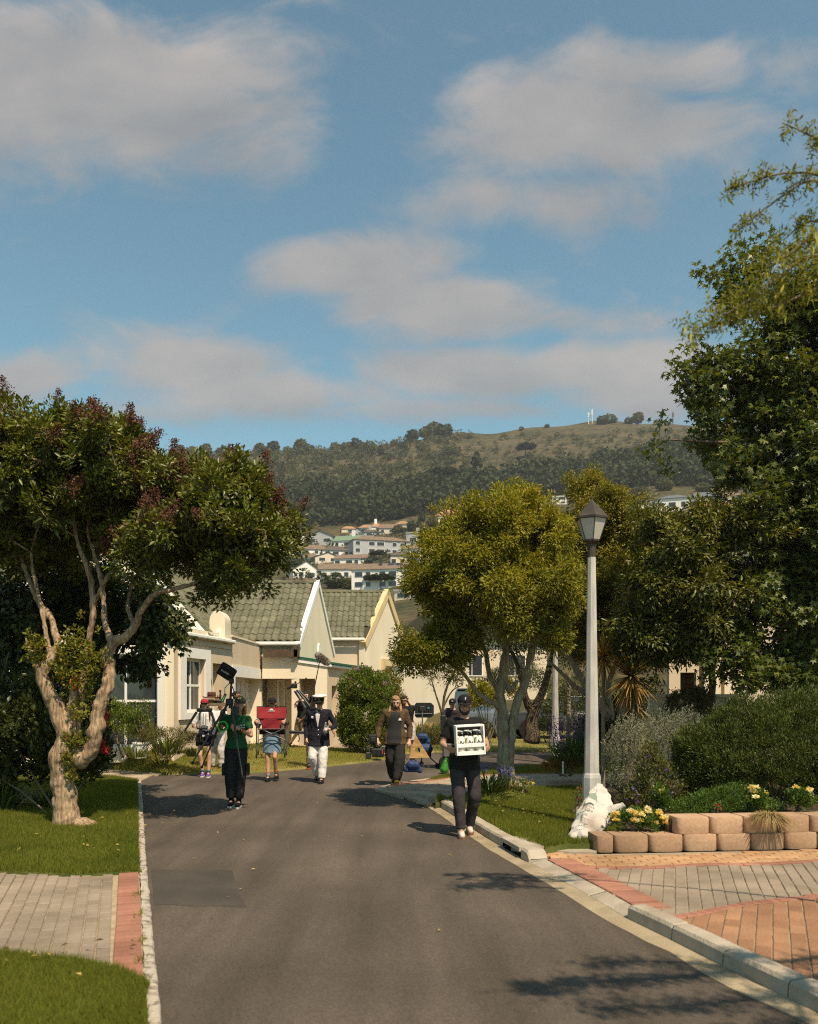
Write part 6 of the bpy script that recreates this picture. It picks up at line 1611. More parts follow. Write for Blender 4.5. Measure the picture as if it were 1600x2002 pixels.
for c in C[rng.permutation(len(C))[:34]]: dots('blossom', [c + np.array([0, -.06, .03])], 8, .03, .035, pet_pur, t)
shrub('ground_cover', 'bright green low shrub behind the upper wall blocks', 'shrub', [PB(1395, 1575, 55, 28, 10.5, .35), PB(1440, 1565, 45, 32, 10.5, .35), PB(1340, 1588, 40, 22, 10.4, .3), PB(1300, 1600, 30, 18, 10.5, .3), PB(1500, 1585, 40, 20, 10.6, .3)], 620, 24, .06, .018, .034, .6, lf_low, base=(3.7, 10.5, .40), inner=.6, up=.5)
def rose(label, x, y, d_, w, nfl, mats, gz_, group='yellow rose bushes'):
    b_ = P(x, y, d_); t, C = shrub('rose_bush', label, 'rose bush', [(b_[0], d_, gz_ + .12, w, .16, .15), (b_[0] + w * .5, d_ - .05, gz_ + .1, w * .6, .14, .12)], 90, 16, .06, .03, .05, .6, lf_low, base=(b_[0], d_, gz_), inner=.3, group=group)
    for k in range(nfl):
        m_ = mats[k % len(mats)]; q = np.array([rng.uniform(-w, w * 1.1), rng.uniform(-.2, -.02), .12 + .16 * rng.random()]); n = 26
        a = rng.random(n) * 6.28; e = rng.random(n) * 1.1; D = np.stack([np.cos(a) * np.cos(e), np.sin(a) * np.cos(e) - .2, np.sin(e)], 1)
        leaf_mesh('flower', q + D * .012, D, rng.normal(size=(n, 3)) + np.array([0, 0, 1]), .035 + .012 * rng.random(n), .034, m_, t)
rose('rose bush with yellow and cream blooms right beside the white sack', 1245, 1640, 9.95, .30, 24, [pet_yel, pet_yel, pet_white], .20)
rose('cream blooms behind the tan grass tuft on the upper wall', 1477, 1600, 10.25, .08, 6, [pet_white, pet_yel], .42)
rose('pale yellow rose blooms at the right end of the wall', 1562, 1602, 10.25, .10, 7, [pet_yel, pet_white], .42)
rose('single yellow bloom in the leaves above the cream roses', 1290, 1590, 10.4, .05, 2, [pet_yel], .42)
t = strap_clump('grass_tuft', 'tan tufted grass drooping over the upper wall blocks', 'grass', P(1503, 1602, 9.72), 620, .34, .009, lf_tan, spread=1.2, rad=.08, bend=.85, up=.75)
strap_clump('grass_tuft', 'small green weed tuft between the rose and the first upper block', 'weed', P(1298, 1634, 9.9), 60, .2, .01, lf_strap, spread=.9, rad=.05)
t, C = shrub('red_flower_plant', 'small plant with a red bloom in the green ground cover', 'plant', [PB(1400, 1580, 12, 10, 10.2, .1)], 14, 10, .04, .02, .03, .6, lf_low, base=P(1400, 1600, 10.2))
dots('bloom', [np.array([0, -.03, .14]), np.array([.04, -.03, .12])], 16, .03, .03, pet_red, t)
t, C = shrub('red_flower_plant', 'little plant with red dots behind the sack at the lawn edge', 'plant', [PB(1133, 1555, 12, 16, 12, .1)], 20, 10, .05, .02, .03, .6, lf_low, base=P(1133, 1580, 12))
dots('bloom', C[:6], 5, .02, .025, pet_red, t)
# salvia, orange shrub and stake
t, C = shrub('salvia', 'purple flower spikes beside the lamp post', 'flower clump', [PB(1112, 1478, 36, 30, 16.8, .5), PB(1150, 1470, 40, 36, 16.8, .5)], 150, 20, .12, .05, .08, .4, lf_low, base=P(1115, 1512, 16.8), inner=.3, up=.5)
for k in range(34):
    x = rng.uniform(-.42, .62); y_ = rng.uniform(-.3, .3); z0 = .45 + rng.random() * .3; ln = .28 + .2 * rng.random(); tl = rng.normal(0, .12)
    n = 34; f = rng.random(n); q = np.stack([x + tl * f * ln + rng.normal(0, .014, n), y_ + rng.normal(0, .014, n), z0 + f * ln], 1)
    leaf_mesh('flower_spike', q, rng.normal(size=(n, 3)) + np.array([0, 0, .6]), rng.normal(size=(n, 3)), .035, .022, pet_pur, t)['kind'] = 'stuff'
shrub('orange_shrub', 'low orange and yellow leaved shrub by the crossing footpath', 'shrub', [PB(1100, 1496, 34, 15, 16.9, .4), PB(1125, 1492, 24, 14, 16.9, .35), PB(1080, 1499, 20, 11, 16.8, .3)], 200, 18, .07, .03, .05, .5, lf_oran, base=P(1102, 1512, 16.8), inner=.4)
t = thing('stake', 'thin white stake in front of the orange shrub', 'stake', P(1101, 1513, 16.3)); MB().box((-.014, -.014, 0), (.014, .014, .24)).build('post', white_p, t)
strap_clump('agapanthus', 'dark strappy clump at the foot of the forked tree', 'plant', P(958, 1545, 13.5), 110, .55, .03, lf_strap_d, spread=1.0, rad=.3)
for i, (x, y) in enumerate([(944, 1502), (975, 1503), (993, 1508)]):
    b_ = P(x, 1543, 13.6); hgt = P(x, y, 13.6)[2] - b_[2]
    t = thing('agapanthus_flower', ['drooping blue flower head left of the forked tree base', 'blue flower head touching the left side of the forked stems', 'small blue flower head in front of the forked stems'][i], 'flower', b_, 0, 'blue flower heads at the forked tree')
    MB().tube([(0, 0, 0), (.02, 0, hgt * .6), (.03, 0, hgt)], [.008, .007, .006], 5).build('stalk', lf_strap_d, t)
    dots('bloom', [np.array([.03, 0, hgt])], 60, .085, .035, pet_blue, t)
t, C = shrub('pansy_clump', 'yellow and orange pansies at the right of the forked tree base', 'flower clump', [PB(1022, 1535, 16, 8, 13.8, .2)], 34, 10, .05, .02, .035, .6, lf_low, base=P(1022, 1545, 13.8))
for k in range(14): dots('flower', [np.array([rng.uniform(-.2, .2), rng.uniform(-.15, .05), .10 + .05 * rng.random()])], 8, .022, .03, [pet_yel, lf_oran][k % 2], t)
# bronze cordyline, palms, topiary, small tree behind
def rosette(t, c, n, L, w, leaf, name='leaves'):
    D = unit(rng.normal(size=(n, 3)) + np.array([0, -.1, .15]))
    tag(blade_mesh(name, np.tile(as_np(c), (n, 1)), D, L * (.75 + .35 * rng.random(n)), w, leaf, t, bend=.12, seg=4), kind='stuff')
c = P(1235, 1322, 14.2); t = thing('cordyline', 'spiky bronze cordyline rosette right of the lamp post', 'cordyline', (c[0], c[1], .3))
MB().tube([(-.06, 0, -.1), (.0, 0, .7), (0, 0, c[2] - .3)], [.06, .05, .045], 8).build('stem', bark_b, t)
rosette(t, (0, 0, c[2] - .3), 260, .66, .04, lf_bronze); rosette(t, (.05, .05, c[2] - .75), 60, .5, .03, lf_tan, 'dead_leaves')
c = P(1180, 1285, 14.6); t = thing('cordyline', 'smaller bronze rosette partly behind the lamp post', 'cordyline', (c[0], c[1], .3))
MB().tube([(0, 0, -.1), (0, 0, c[2] - .3)], [.035, .03], 8).build('stem', bark_a, t); rosette(t, (0, 0, c[2] - .3), 120, .5, .035, lf_bronze)
c = P(1112, 1316, 25); t = thing('palm', 'yellow green palm with arching fronds behind the pale post', 'palm', (c[0], c[1], .1))
MB().tube([(0, 0, 0), (0, 0, c[2] - .1)], [.07, .06], 8).build('trunk', bark_a, t)
lp, ld = [], []
for k in range(13):
    a = k * 2.4; el = rng.uniform(.1, .9); dirn = np.array([math.cos(a) * math.cos(el), math.sin(a) * math.cos(el), math.sin(el)]); L_ = 1.95
    for f in np.linspace(.15, 1, 22):
        q = dirn * L_ * f + np.array([0, 0, -1.3 * f * f]); sd = unit(np.cross(dirn, [0, 0, 1.0]))
        for s_ in (-1, 1): lp.append(q + np.array([0, 0, c[2] - .1])); ld.append(sd * s_ + dirn * .8 + np.array([0, 0, -.35]))
tag(blade_mesh('fronds', as_np(lp), as_np(ld), .34, .03, lf_strap, t, bend=.15, seg=2), kind='stuff')
strap_clump('palm_clump', 'bright yellow green strappy palm clump before the cream garden wall', 'palm', P(1312, 1440, 14.6), 130, 1.15, .035, lf_strap, spread=.75, rad=.15, bend=.5)
shrub('golden_topiary', 'round golden green shrub above the silver bush', 'shrub', [PB(1345, 1382, 40, 36, 14.4, .4), PB(1365, 1372, 26, 26, 14.4, .35)], 260, 26, .07, .025, .045, .5, LEAF('leaf_topiary', (.06, .055, .015), (.17, .13, .035), trans=.3), base=P(1345, 1470, 14.4), inner=.6)
d7 = 25.5; base = P(1040, 1446, d7)
tree('background_tree', 'stout trunked tree before the parked dark car', 'tree', base, [PL([(1040, 1450, .26), (1040, 1415, .2), (1044, 1390, .17), (1062, 1350, .11), (1078, 1290, .08), (1090, 1230, .05)], d7), PL([(1042, 1395, .15), (1026, 1360, .1), (1015, 1310, .07), (990, 1250, .04)], d7)],
     [PB(1090, 1230, 90, 60, d7, 1.6), PB(1000, 1240, 80, 60, d7, 1.5), PB(1050, 1180, 90, 60, d7, 1.6), PB(1130, 1280, 60, 50, d7, 1.2)], 420, 26, .3, .08, .12, .4, lf_dark, bark_b, inner=.5, up=-.2, tips_from=.5)
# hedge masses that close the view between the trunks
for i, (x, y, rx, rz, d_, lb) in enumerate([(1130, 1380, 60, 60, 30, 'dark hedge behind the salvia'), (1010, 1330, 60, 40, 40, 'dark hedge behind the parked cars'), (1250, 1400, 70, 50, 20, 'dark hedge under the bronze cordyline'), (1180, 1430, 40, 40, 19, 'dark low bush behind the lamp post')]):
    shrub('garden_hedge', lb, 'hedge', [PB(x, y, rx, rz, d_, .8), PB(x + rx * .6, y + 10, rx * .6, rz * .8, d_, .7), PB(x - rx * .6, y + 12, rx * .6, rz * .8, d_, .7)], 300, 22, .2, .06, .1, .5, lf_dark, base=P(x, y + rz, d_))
# fallen leaves on the road and kerb
n = 110
fx = np.concatenate([rng.uniform(-3.0, .9, 30), rng.uniform(.2, .9, 80)]); fy = np.concatenate([rng.uniform(6, 15, 30), rng.uniform(10, 15, 80)])
fx[30:] = np.interp(fy[30:], RA[:, 1], RA[:, 0]) + rng.uniform(-.12, .2, 80)
tag(leaf_mesh('fallen_leaves', np.stack([fx, fy, np.full(n, .014)], 1), np.stack([rng.normal(size=n), rng.normal(size=n), rng.normal(0, .15, n)], 1), np.array([0, 0, 1.0]) + rng.normal(0, .3, (n, 3)), .02 + .035 * rng.random(n), .02, LEAF('leaf_fallen', (.26, .17, .05), (.42, .30, .09), trans=.1), None), 'scattered dry yellow leaves on the road and along the kerb', 'leaves', kind='stuff')

# weeds in the joint of the left edging, leaves and bare spots on the lawns
q = offset_line(LE, -.085); wp = []
for y0 in (5.3, 5.7, 6.15, 6.9, 7.6, 8.6, 10.2, 12.1):
    x0 = np.interp(y0, q[:, 1], q[:, 0]); wp.append(np.stack([x0 + rng.normal(0, .012, 26), y0 + rng.normal(0, .05, 26), np.full(26, .02)], 1))
wp = np.concatenate(wp); tag(blade_mesh('weeds', wp, np.stack([rng.normal(0, .7, len(wp)), rng.normal(0, .7, len(wp)), np.full(len(wp), .8)], 1), .05 + .05 * rng.random(len(wp)), .009, grass_l), 'small weeds growing in the joint beside the white kerb edging', 'weeds', kind='stuff')
lp_ = np.concatenate([np.stack([rng.uniform(-5.6, -3.2, 46), rng.uniform(9.2, 12.6, 46), np.full(46, .10)], 1), np.stack([rng.uniform(1.2, 2.1, 22), rng.uniform(10.6, 13.4, 22), np.full(22, .185)], 1), np.stack([rng.uniform(-3.4, -1.8, 14), rng.uniform(4.8, 6.0, 14), np.full(14, .11)], 1)])
tag(leaf_mesh('fallen_leaves', lp_, rng.normal(size=lp_.shape) * np.array([1, 1, .2]), np.array([0, 0, 1.0]) + rng.normal(0, .4, lp_.shape), .04 + .04 * rng.random(len(lp_)), .03, MATS['leaf_fallen']), 'dry leaves lying on the lawns beside the road', 'leaves', kind='stuff')
# ================================================================== STREET FURNITURE AND VEHICLES
lampc = M('lamp_concrete', (.36, .34, .31), (.50, .47, .43), scale=5, rough=.9, bump=.12, bscale=60, stretch=(3, 3, .6), detail=10)
lamp_dark = M('lamp_metal', (.045, .036, .030), (.065, .052, .042), scale=8, rough=.55)
lens, N_, L_, b_ = nodes_of('lamp_lens')
b_.inputs['Base Color'].default_value = (.62, .58, .50, 1); b_.inputs['Roughness'].default_value = .35; b_.inputs['Transmission Weight'].default_value = .25; b_.inputs['Subsurface Weight'].default_value = .0
def lamp_post(label, x, y, gz_, top, group):
    t = thing('street_lamp', label, 'street lamp', (x, y, gz_), 0, group)
    hp = top - gz_; zl_ = hp - .66           # underside of the lantern collar
    MB().lathe([(.118, -.05), (.118, .62), (.108, .66), (.096, .68), (.052, zl_ - .12)], k=8, ph=.5).build('post', lampc, t)
    MB().lathe([(.053, zl_ - .12), (.053, zl_ + .04), (.075, zl_ + .06), (.10, zl_ + .08), (.10, zl_ + .10)], k=12).build('collar', lamp_dark, t)
    MB().lathe([(.105, zl_ + .10), (.13, zl_ + .17), (.192, zl_ + .345), (.195, zl_ + .36)], k=6, ph=.5).build('glass', lens, t)
    m = MB()
    for k in range(6):
        a = 2 * math.pi * (k + .5) / 6
        m.tube([(.108 * math.cos(a), .108 * math.sin(a), zl_ + .10), (.197 * math.cos(a), .197 * math.sin(a), zl_ + .355)], .006, 5)
    m.build('frame', lamp_dark, t)
    MB().lathe([(.20, zl_ + .355), (.222, zl_ + .36), (.225, zl_ + .385), (.19, zl_ + .41), (.09, zl_ + .53), (.035, zl_ + .585), (.018, zl_ + .61), (.014, zl_ + .63), (.02, zl_ + .64), (.006, hp)], k=6, ph=.5).build('roof', lamp_dark, t)
    return t
lamp_post('concrete street lamp with six sided lantern standing on the lawn behind the white sack', (1157 - 800) * 11.0 / F, 11.0, .12, 4.34, 'street lamps')
lamp_post('second concrete lamp post with its lantern hidden in leaves behind the salvia', (1086 - 800) * 22.4 / F, 22.4, .06, 4.3, 'street lamps')

# white woven sack leaning on the lamp post
sack_m = M('woven_sack', (.30, .24, .185), (.52, .475, .42), scale=2.6, rough=.8, bump=.7, bscale=30, detail=10, lo=.3, hi=.5)
ds = 10.0
def sp_(x, y, dd=0): return as_np(P(x, y, ds + dd))
s0 = sp_(1137, 1648); t = thing('sack', 'white woven plastic sack with faded print leaning against the lamp post', 'sack', (s0[0], s0[1], .06)); o0 = as_np((s0[0], s0[1], .06))
SR = [(1112, 1645, 1158, 1652, .06), (1109, 1641, 1162, 1648, .12), (1114, 1628, 1169, 1634, .16), (1121, 1613, 1182, 1621, .17), (1129, 1594, 1190, 1606, .165), (1138, 1575, 1196, 1588, .15), (1147, 1560, 1196, 1572, .13), (1155, 1549, 1193, 1558, .10), (1162, 1540, 1186, 1544, .06), (1166, 1535, 1180, 1537, .035), (1169, 1531, 1176, 1532, .02)]
m = MB(); V = []; k = 40
A = as_np(SR); tt = np.linspace(0, len(A) - 1, 44)
A = np.stack([np.interp(tt, np.arange(len(A)), A[:, q]) for q in range(5)], 1)
for i, (xl, yl, xr, yr, ry) in enumerate(A):
    dd = .75 * (i / 43) ** 1.2
    Lp, Rp = sp_(xl, yl, dd) - o0, sp_(xr, yr, dd) - o0; c_ = (Lp + Rp) / 2; hw = (Rp - Lp) / 2
    for j in range(k):
        w = 2 * math.pi * j / k; cw, sw = math.cos(w), math.sin(w)
        wr = .011 * math.sin(5 * w + i * .35) + .006 * math.sin(11 * w - i * .22) + .009 * math.sin(i * 1.1 + 2 * w + math.sin(3 * w)) + (.012 * math.sin(9 * w) if i > 30 else 0)
        q = c_ + hw * math.copysign(abs(cw) ** .8, cw) + np.array([0, ry, 0]) * math.copysign(abs(sw) ** .8, sw); q = q + unit(q - c_ + 1e-6) * wr
        q[2] = max(q[2], .004); V.append(tuple(q))
Fs = [(i * k + j, i * k + (j + 1) % k, (i + 1) * k + (j + 1) % k, (i + 1) * k + j) for i in range(43) for j in range(k)] + [tuple(range(k - 1, -1, -1)), tuple(43 * k + j for j in range(k))]
m.add(V, Fs)
a_, b2, c2 = sp_(1184, 1600, .30) - o0, sp_(1203, 1583, .22) - o0, sp_(1218, 1575, .18) - o0
m.tube([tuple(a_), tuple((a_ + b2) / 2), tuple(b2), tuple(c2), tuple(c2 + np.array([.015, 0, .01]))], [.12, .105, .070, .036, .050], 14)
remesh(m.build('bag', sack_m, t), .010, 3, .008, .05)
def text(body, size, mat, parent, loc, rot, extrude=.002, name='lettering', sx=1.0):
    cu = bpy.data.curves.new(name, 'FONT'); cu.body = body; cu.size = size; cu.extrude = extrude; cu.align_x = 'CENTER'; cu.align_y = 'CENTER'
    cu.materials.append(mat); o = bpy.data.objects.new(name, cu); link(o)
    bpy.context.view_layer.update(); me = bpy.data.meshes.new_from_object(o.evaluated_get(bpy.context.evaluated_depsgraph_get()))
    bpy.data.objects.remove(o); me.name = name
    o = bpy.data.objects.new(name, me); o.location = loc; o.rotation_euler = rot; o.scale = (sx, 1, 1)
    return link(o, parent)
ink_b = M('ink_brown', (.22, .13, .09)); ink_g = M('ink_green', (.36, .42, .34)); ink_w = M('ink_white', (.75, .75, .72)); ink_y = M('ink_yellow', (.65, .50, .05)); ink_d = M('ink_dark', (.05, .035, .03))
def sackprint(body, size, mat, x, y, tilt, dd):
    q = sp_(x, y, dd) - o0; o = text(body, size, mat, t, (0, 0, 0), (0, 0, 0))
    o.matrix_local = Matrix.Translation(q) @ Matrix.Rotation(tilt, 4, 'Y') @ Matrix.Rotation(math.radians(70), 4, 'X')
for body, size, mat, x, y, dd in [('pellors', .052, ink_b, 1152, 1575, .185), ('12:0', .055, ink_b, 1146, 1581, .14), ('- - - - - -', .04, ink_g, 1146, 1590, .095), ('= = = = = =', .030, ink_b, 1142, 1599, .045), ('= = = =', .028, ink_b, 1138, 1608, .01)]:
    sackprint(body, size, mat, x, y, .45, dd - .04)
m = MB(); m.prism([(-.06, 0), (.06, 0), (.045, .05), (0, .085), (-.045, .05)], -.002, .002, 'y'); lg = m.build('print', ink_g, t); lg.matrix_local = Matrix.Translation(sp_(1158, 1562, .20) - o0) @ Matrix.Rotation(.45, 4, 'Y')

# vehicles
car_paint = M('car_paint', (.035, .036, .038), rough=.25, spec=.6); van_paint = M('van_paint', (.11, .13, .15), rough=.3, spec=.6)
tyre_m = M('tyre', (.012, .012, .012), rough=.9); rim_m = M('rim', (.35, .35, .36), rough=.35, metal=.8); carglass = M('car_glass', (.05, .07, .08), rough=.06, spec=.9)
def car(label, cat, loc, rz, L_, Wd, prof, cab, wx, paint):
    t = thing('parked_car', label, cat, loc, rz)
    def loft(pr, ws):
        m = MB(); n = len(pr); V = []
        for (yy, ins) in ws:
            cx = sum(p[0] for p in pr) / n; cz = sum(p[1] for p in pr) / n
            V += [(p[0] + (cx - p[0]) * ins * .04, yy, p[1] + (cz - p[1]) * ins * .10) for p in pr]
        Fs = [(i * n + j, i * n + (j + 1) % n, (i + 1) * n + (j + 1) % n, (i + 1) * n + j) for i in range(len(ws) - 1) for j in range(n)] + [tuple(range(n - 1, -1, -1)), tuple((len(ws) - 1) * n + j for j in range(n))]
        return m.add(V, Fs)
    h = Wd / 2
    o = loft(prof, [(-h, 1), (-h + .05, .3), (-h + .16, 0), (h - .16, 0), (h - .05, .3), (h, 1)]).build('body', paint, t); smooth_by_angle(o, 45)
    loft(cab, [(-h + .14, .6), (-h + .22, 0), (h - .22, 0), (h - .14, .6)]).build('windows', carglass, t)
    top = max(p[1] for p in cab); xs = [p[0] for p in cab if p[1] > top - .12]
    MB().bbox((min(xs) - .03, -h + .2, top - .03), (max(xs) + .03, h - .2, top + .03), .02).build('roof', paint, t)
    for p in (cab[1], cab[2]):
        pass
    bx = [p[0] for p in cab]; 
    for s in (-1, 1):
        for xx in (min(xs) + (max(xs) - min(xs)) * .5,): MB().box((xx - .04, s * (h - .14) - .012, cab[0][1]), (xx + .04, s * (h - .14) + .012, top)).build('pillar', paint, t)
        for x_ in wx:
            R = Matrix.Rotation(math.pi / 2, 3, 'X')
            w = MB().lathe([(.33, -.10), (.345, -.06), (.345, .06), (.33, .10)], (x_, s * (h - .09), .345), 20, R).build('wheel', tyre_m, t)
            MB().lathe([(.21, -.005), (.20, .012)], (x_, s * (h + .012), .345), 14, R).build('rim', rim_m, w)
            MB().lathe([(.40, -.01), (.40, .008)], (x_, s * (h - .005), .37), 20, R).build('arch', tyre_m, t)
        MB().bbox((cab[1][0] + .25, s * (h + .02) - .09, cab[0][1]), (cab[1][0] + .40, s * (h + .02) + .09, cab[0][1] + .14), .03).build('mirror', paint, t)
        MB().bbox((.05, s * (h - .25) - .16, .68), (.16, s * (h - .25) + .16, .84), .03).build('headlight', carglass, t)
        MB().box((1.9, s * h - .012, .78), (2.1, s * h + .012, .82)).build('handle', tyre_m, t)
        MB().box((.8, s * h - .012, .30), (L_ - .9, s * h + .016, .42)).build('sill', tyre_m, t)
    return t
suv = [(0.05, .32), (.0, .55), (.06, .85), (.25, .98), (1.25, 1.08), (1.5, 1.12), (4.35, 1.12), (4.5, .95), (4.52, .5), (4.4, .3)]
suvc = [(1.15, 1.04), (1.95, 1.56), (2.3, 1.62), (3.9, 1.58), (4.4, 1.05)]
car('dark grey sport utility car parked side on behind the stout trunked tree', 'car', (3.85, 34.5, .08), 0, 4.5, 1.85, suv, suvc, (.85, 3.55), car_paint)
vanp = [(0.05, .35), (0, .6), (.08, 1.0), (.5, 1.15), (4.4, 1.2), (4.5, .9), (4.5, .35)]
vanc = [(.35, 1.1), (1.0, 1.85), (1.3, 1.95), (4.35, 1.95), (4.42, 1.15)]
car('pale blue van half hidden behind the man with the milk crate', 'van', (2.4, 33.6, .08), math.radians(78), 4.5, 1.8, vanp, vanc, (.85, 3.6), van_paint)

# ================================================================== PEOPLE
def skin(n, c): return M('skin_' + n, tuple(x * .85 for x in c), c, scale=14, rough=.55, spec=.35)
sk_fair = skin('fair', (.62, .37, .25)); sk_tan = skin('tan', (.54, .30, .185)); sk_brown = skin('brown', (.29, .15, .09)); sk_olive = skin('olive', (.43, .25, .155))
def cloth(n, c, k=.8, rough=.9): return M('cloth_' + n, tuple(x * k for x in c), c, scale=16, rough=rough, bump=.06, bscale=60, spec=.15)
c_black = cloth('black', (.016, .015, .015)); c_navy = cloth('navy', (.018, .018, .028)); c_green = cloth('green', (.018, .085, .032)); c_white = cloth('white', (.72, .68, .66)); c_trw = cloth('white_trousers', (.74, .70, .68))
c_char = cloth('charcoal', (.045, .037, .040)); c_dark = cloth('dark', (.026, .024, .024)); c_brown = cloth('brown', (.095, .062, .032)); c_tee = cloth('grey_tee', (.032, .033, .033)); c_khaki = cloth('khaki', (.24, .17, .10)); c_olive = cloth('olive', (.30, .25, .13))
c_denim = cloth('denim', (.16, .24, .33)); c_jean = cloth('pale_jean', (.50, .46, .43)); c_red = cloth('red', (.36, .03, .045)); c_cream = cloth('cream', (.60, .52, .42)); c_boot = cloth('boot', (.20, .06, .04)); c_shoe_w = cloth('shoe_white', (.62, .52, .44)); c_purple = cloth('purple', (.20, .09, .36))
leather = M('black_leather', (.010, .010, .010), rough=.25, spec=.6); rubber = M('rubber_sole', (.20, .10, .06), rough=.8); rub_w = M('sole_white', (.62, .58, .52)); rub_y = M('sole_yellow', (.55, .34, .03)); rub_b = M('sole_black', (.015, .015, .015))
hair_d = M('hair_dark', (.018, .012, .009), (.035, .022, .016), scale=40, rough=.5, stretch=(1, 1, .1)); hair_b = M('hair_brown', (.07, .03, .016), (.13, .06, .03), scale=40, rough=.5, stretch=(1, 1, .1)); hair_bl = M('hair_blond', (.20, .10, .04), (.40, .24, .11), scale=40, rough=.5, stretch=(1, 1, .1)); hair_g = M('hair_grey', (.35, .32, .30), (.48, .45, .42), scale=40, rough=.6)
eye_w = M('eye', (.02, .015, .012), rough=.2, spec=.6); lip = M('lip', (.30, .10, .08)); lens_d = M('dark_lens', (.006, .006, .007), rough=.1, spec=.8); plast = M('black_plastic', (.014, .014, .015), rough=.45, spec=.4); silver = M('silver', (.55, .55, .56), rough=.3, metal=.9); metal_d = M('dark_metal', (.05, .048, .046), rough=.4, metal=.5)

def hand(m, w, d, pn, curl=.9, side=1, s=1.0):
    """palm, four fingers and a thumb; w wrist, d pointing along the hand, pn the way the palm faces"""
    w, d = Vector(w), Vector(d).normalized(); pn = Vector(pn); pn = (pn - d * pn.dot(d)).normalized(); ac = d.cross(pn) * side
    m.limb(w, w + d * .05 * s, .027 * s, .030 * s, 8)
    for k in range(4):
        q = (k - 1.5) * .021 * s; b = w + d * .085 * s + ac * q
        m.limb(w + d * .03 * s + ac * q * .8, b, .015 * s, .013 * s, 7)
        ln = (.92, 1.08, 1.0, .8)[k]; a = 0; p = b; r = .0105 * s
        for sg, le in enumerate((.040, .028, .022)):
            a += curl * (.75, .9, .6)[sg]; dd = d * math.cos(a) + pn * math.sin(a); e = p + dd * le * ln * s
            m.limb(p, e, r, r * .9, 7); p = e; r *= .9
    tb = w + d * .03 * s + ac * -.028 * s; t1 = tb + (d * .7 - ac * .75 + pn * .35).normalized() * .042 * s; t2 = t1 + (d * .8 - ac * .15 + pn * (.35 + .4 * min(curl, 1))).normalized() * .034 * s
    m.limb(w + d * .02 * s, tb, .02 * s, .016 * s, 7); m.limb(tb, t1, .0145 * s, .012 * s, 7); m.limb(t1, t2, .012 * s, .010 * s, 7)
    return p
BASE = dict(pelvis=(0, 0, .95), chest=(0, 0, 1.30), neck=(0, .0, 1.47), head=(0, -.02, 1.635), shL=(-.178, .0, 1.415), elL=(-.25, .03, 1.13), wrL=(-.25, -.08, .90), shR=(.178, .0, 1.415), elR=(.25, .03, 1.13), wrR=(.25, -.08, .90),
            hipL=(-.09, 0, .92), knL=(-.10, -.03, .50), anL=(-.10, .03, .09), hipR=(.09, 0, .92), knR=(.10, -.03, .50), anR=(.10, .03, .09))
BODY = [(.86, .15, .10), (.95, .158, .108), (1.02, .148, .10), (1.10, .128, .088), (1.20, .138, .095), (1.30, .158, .105), (1.38, .165, .10), (1.44, .12, .078), (1.475, .06, .058)]
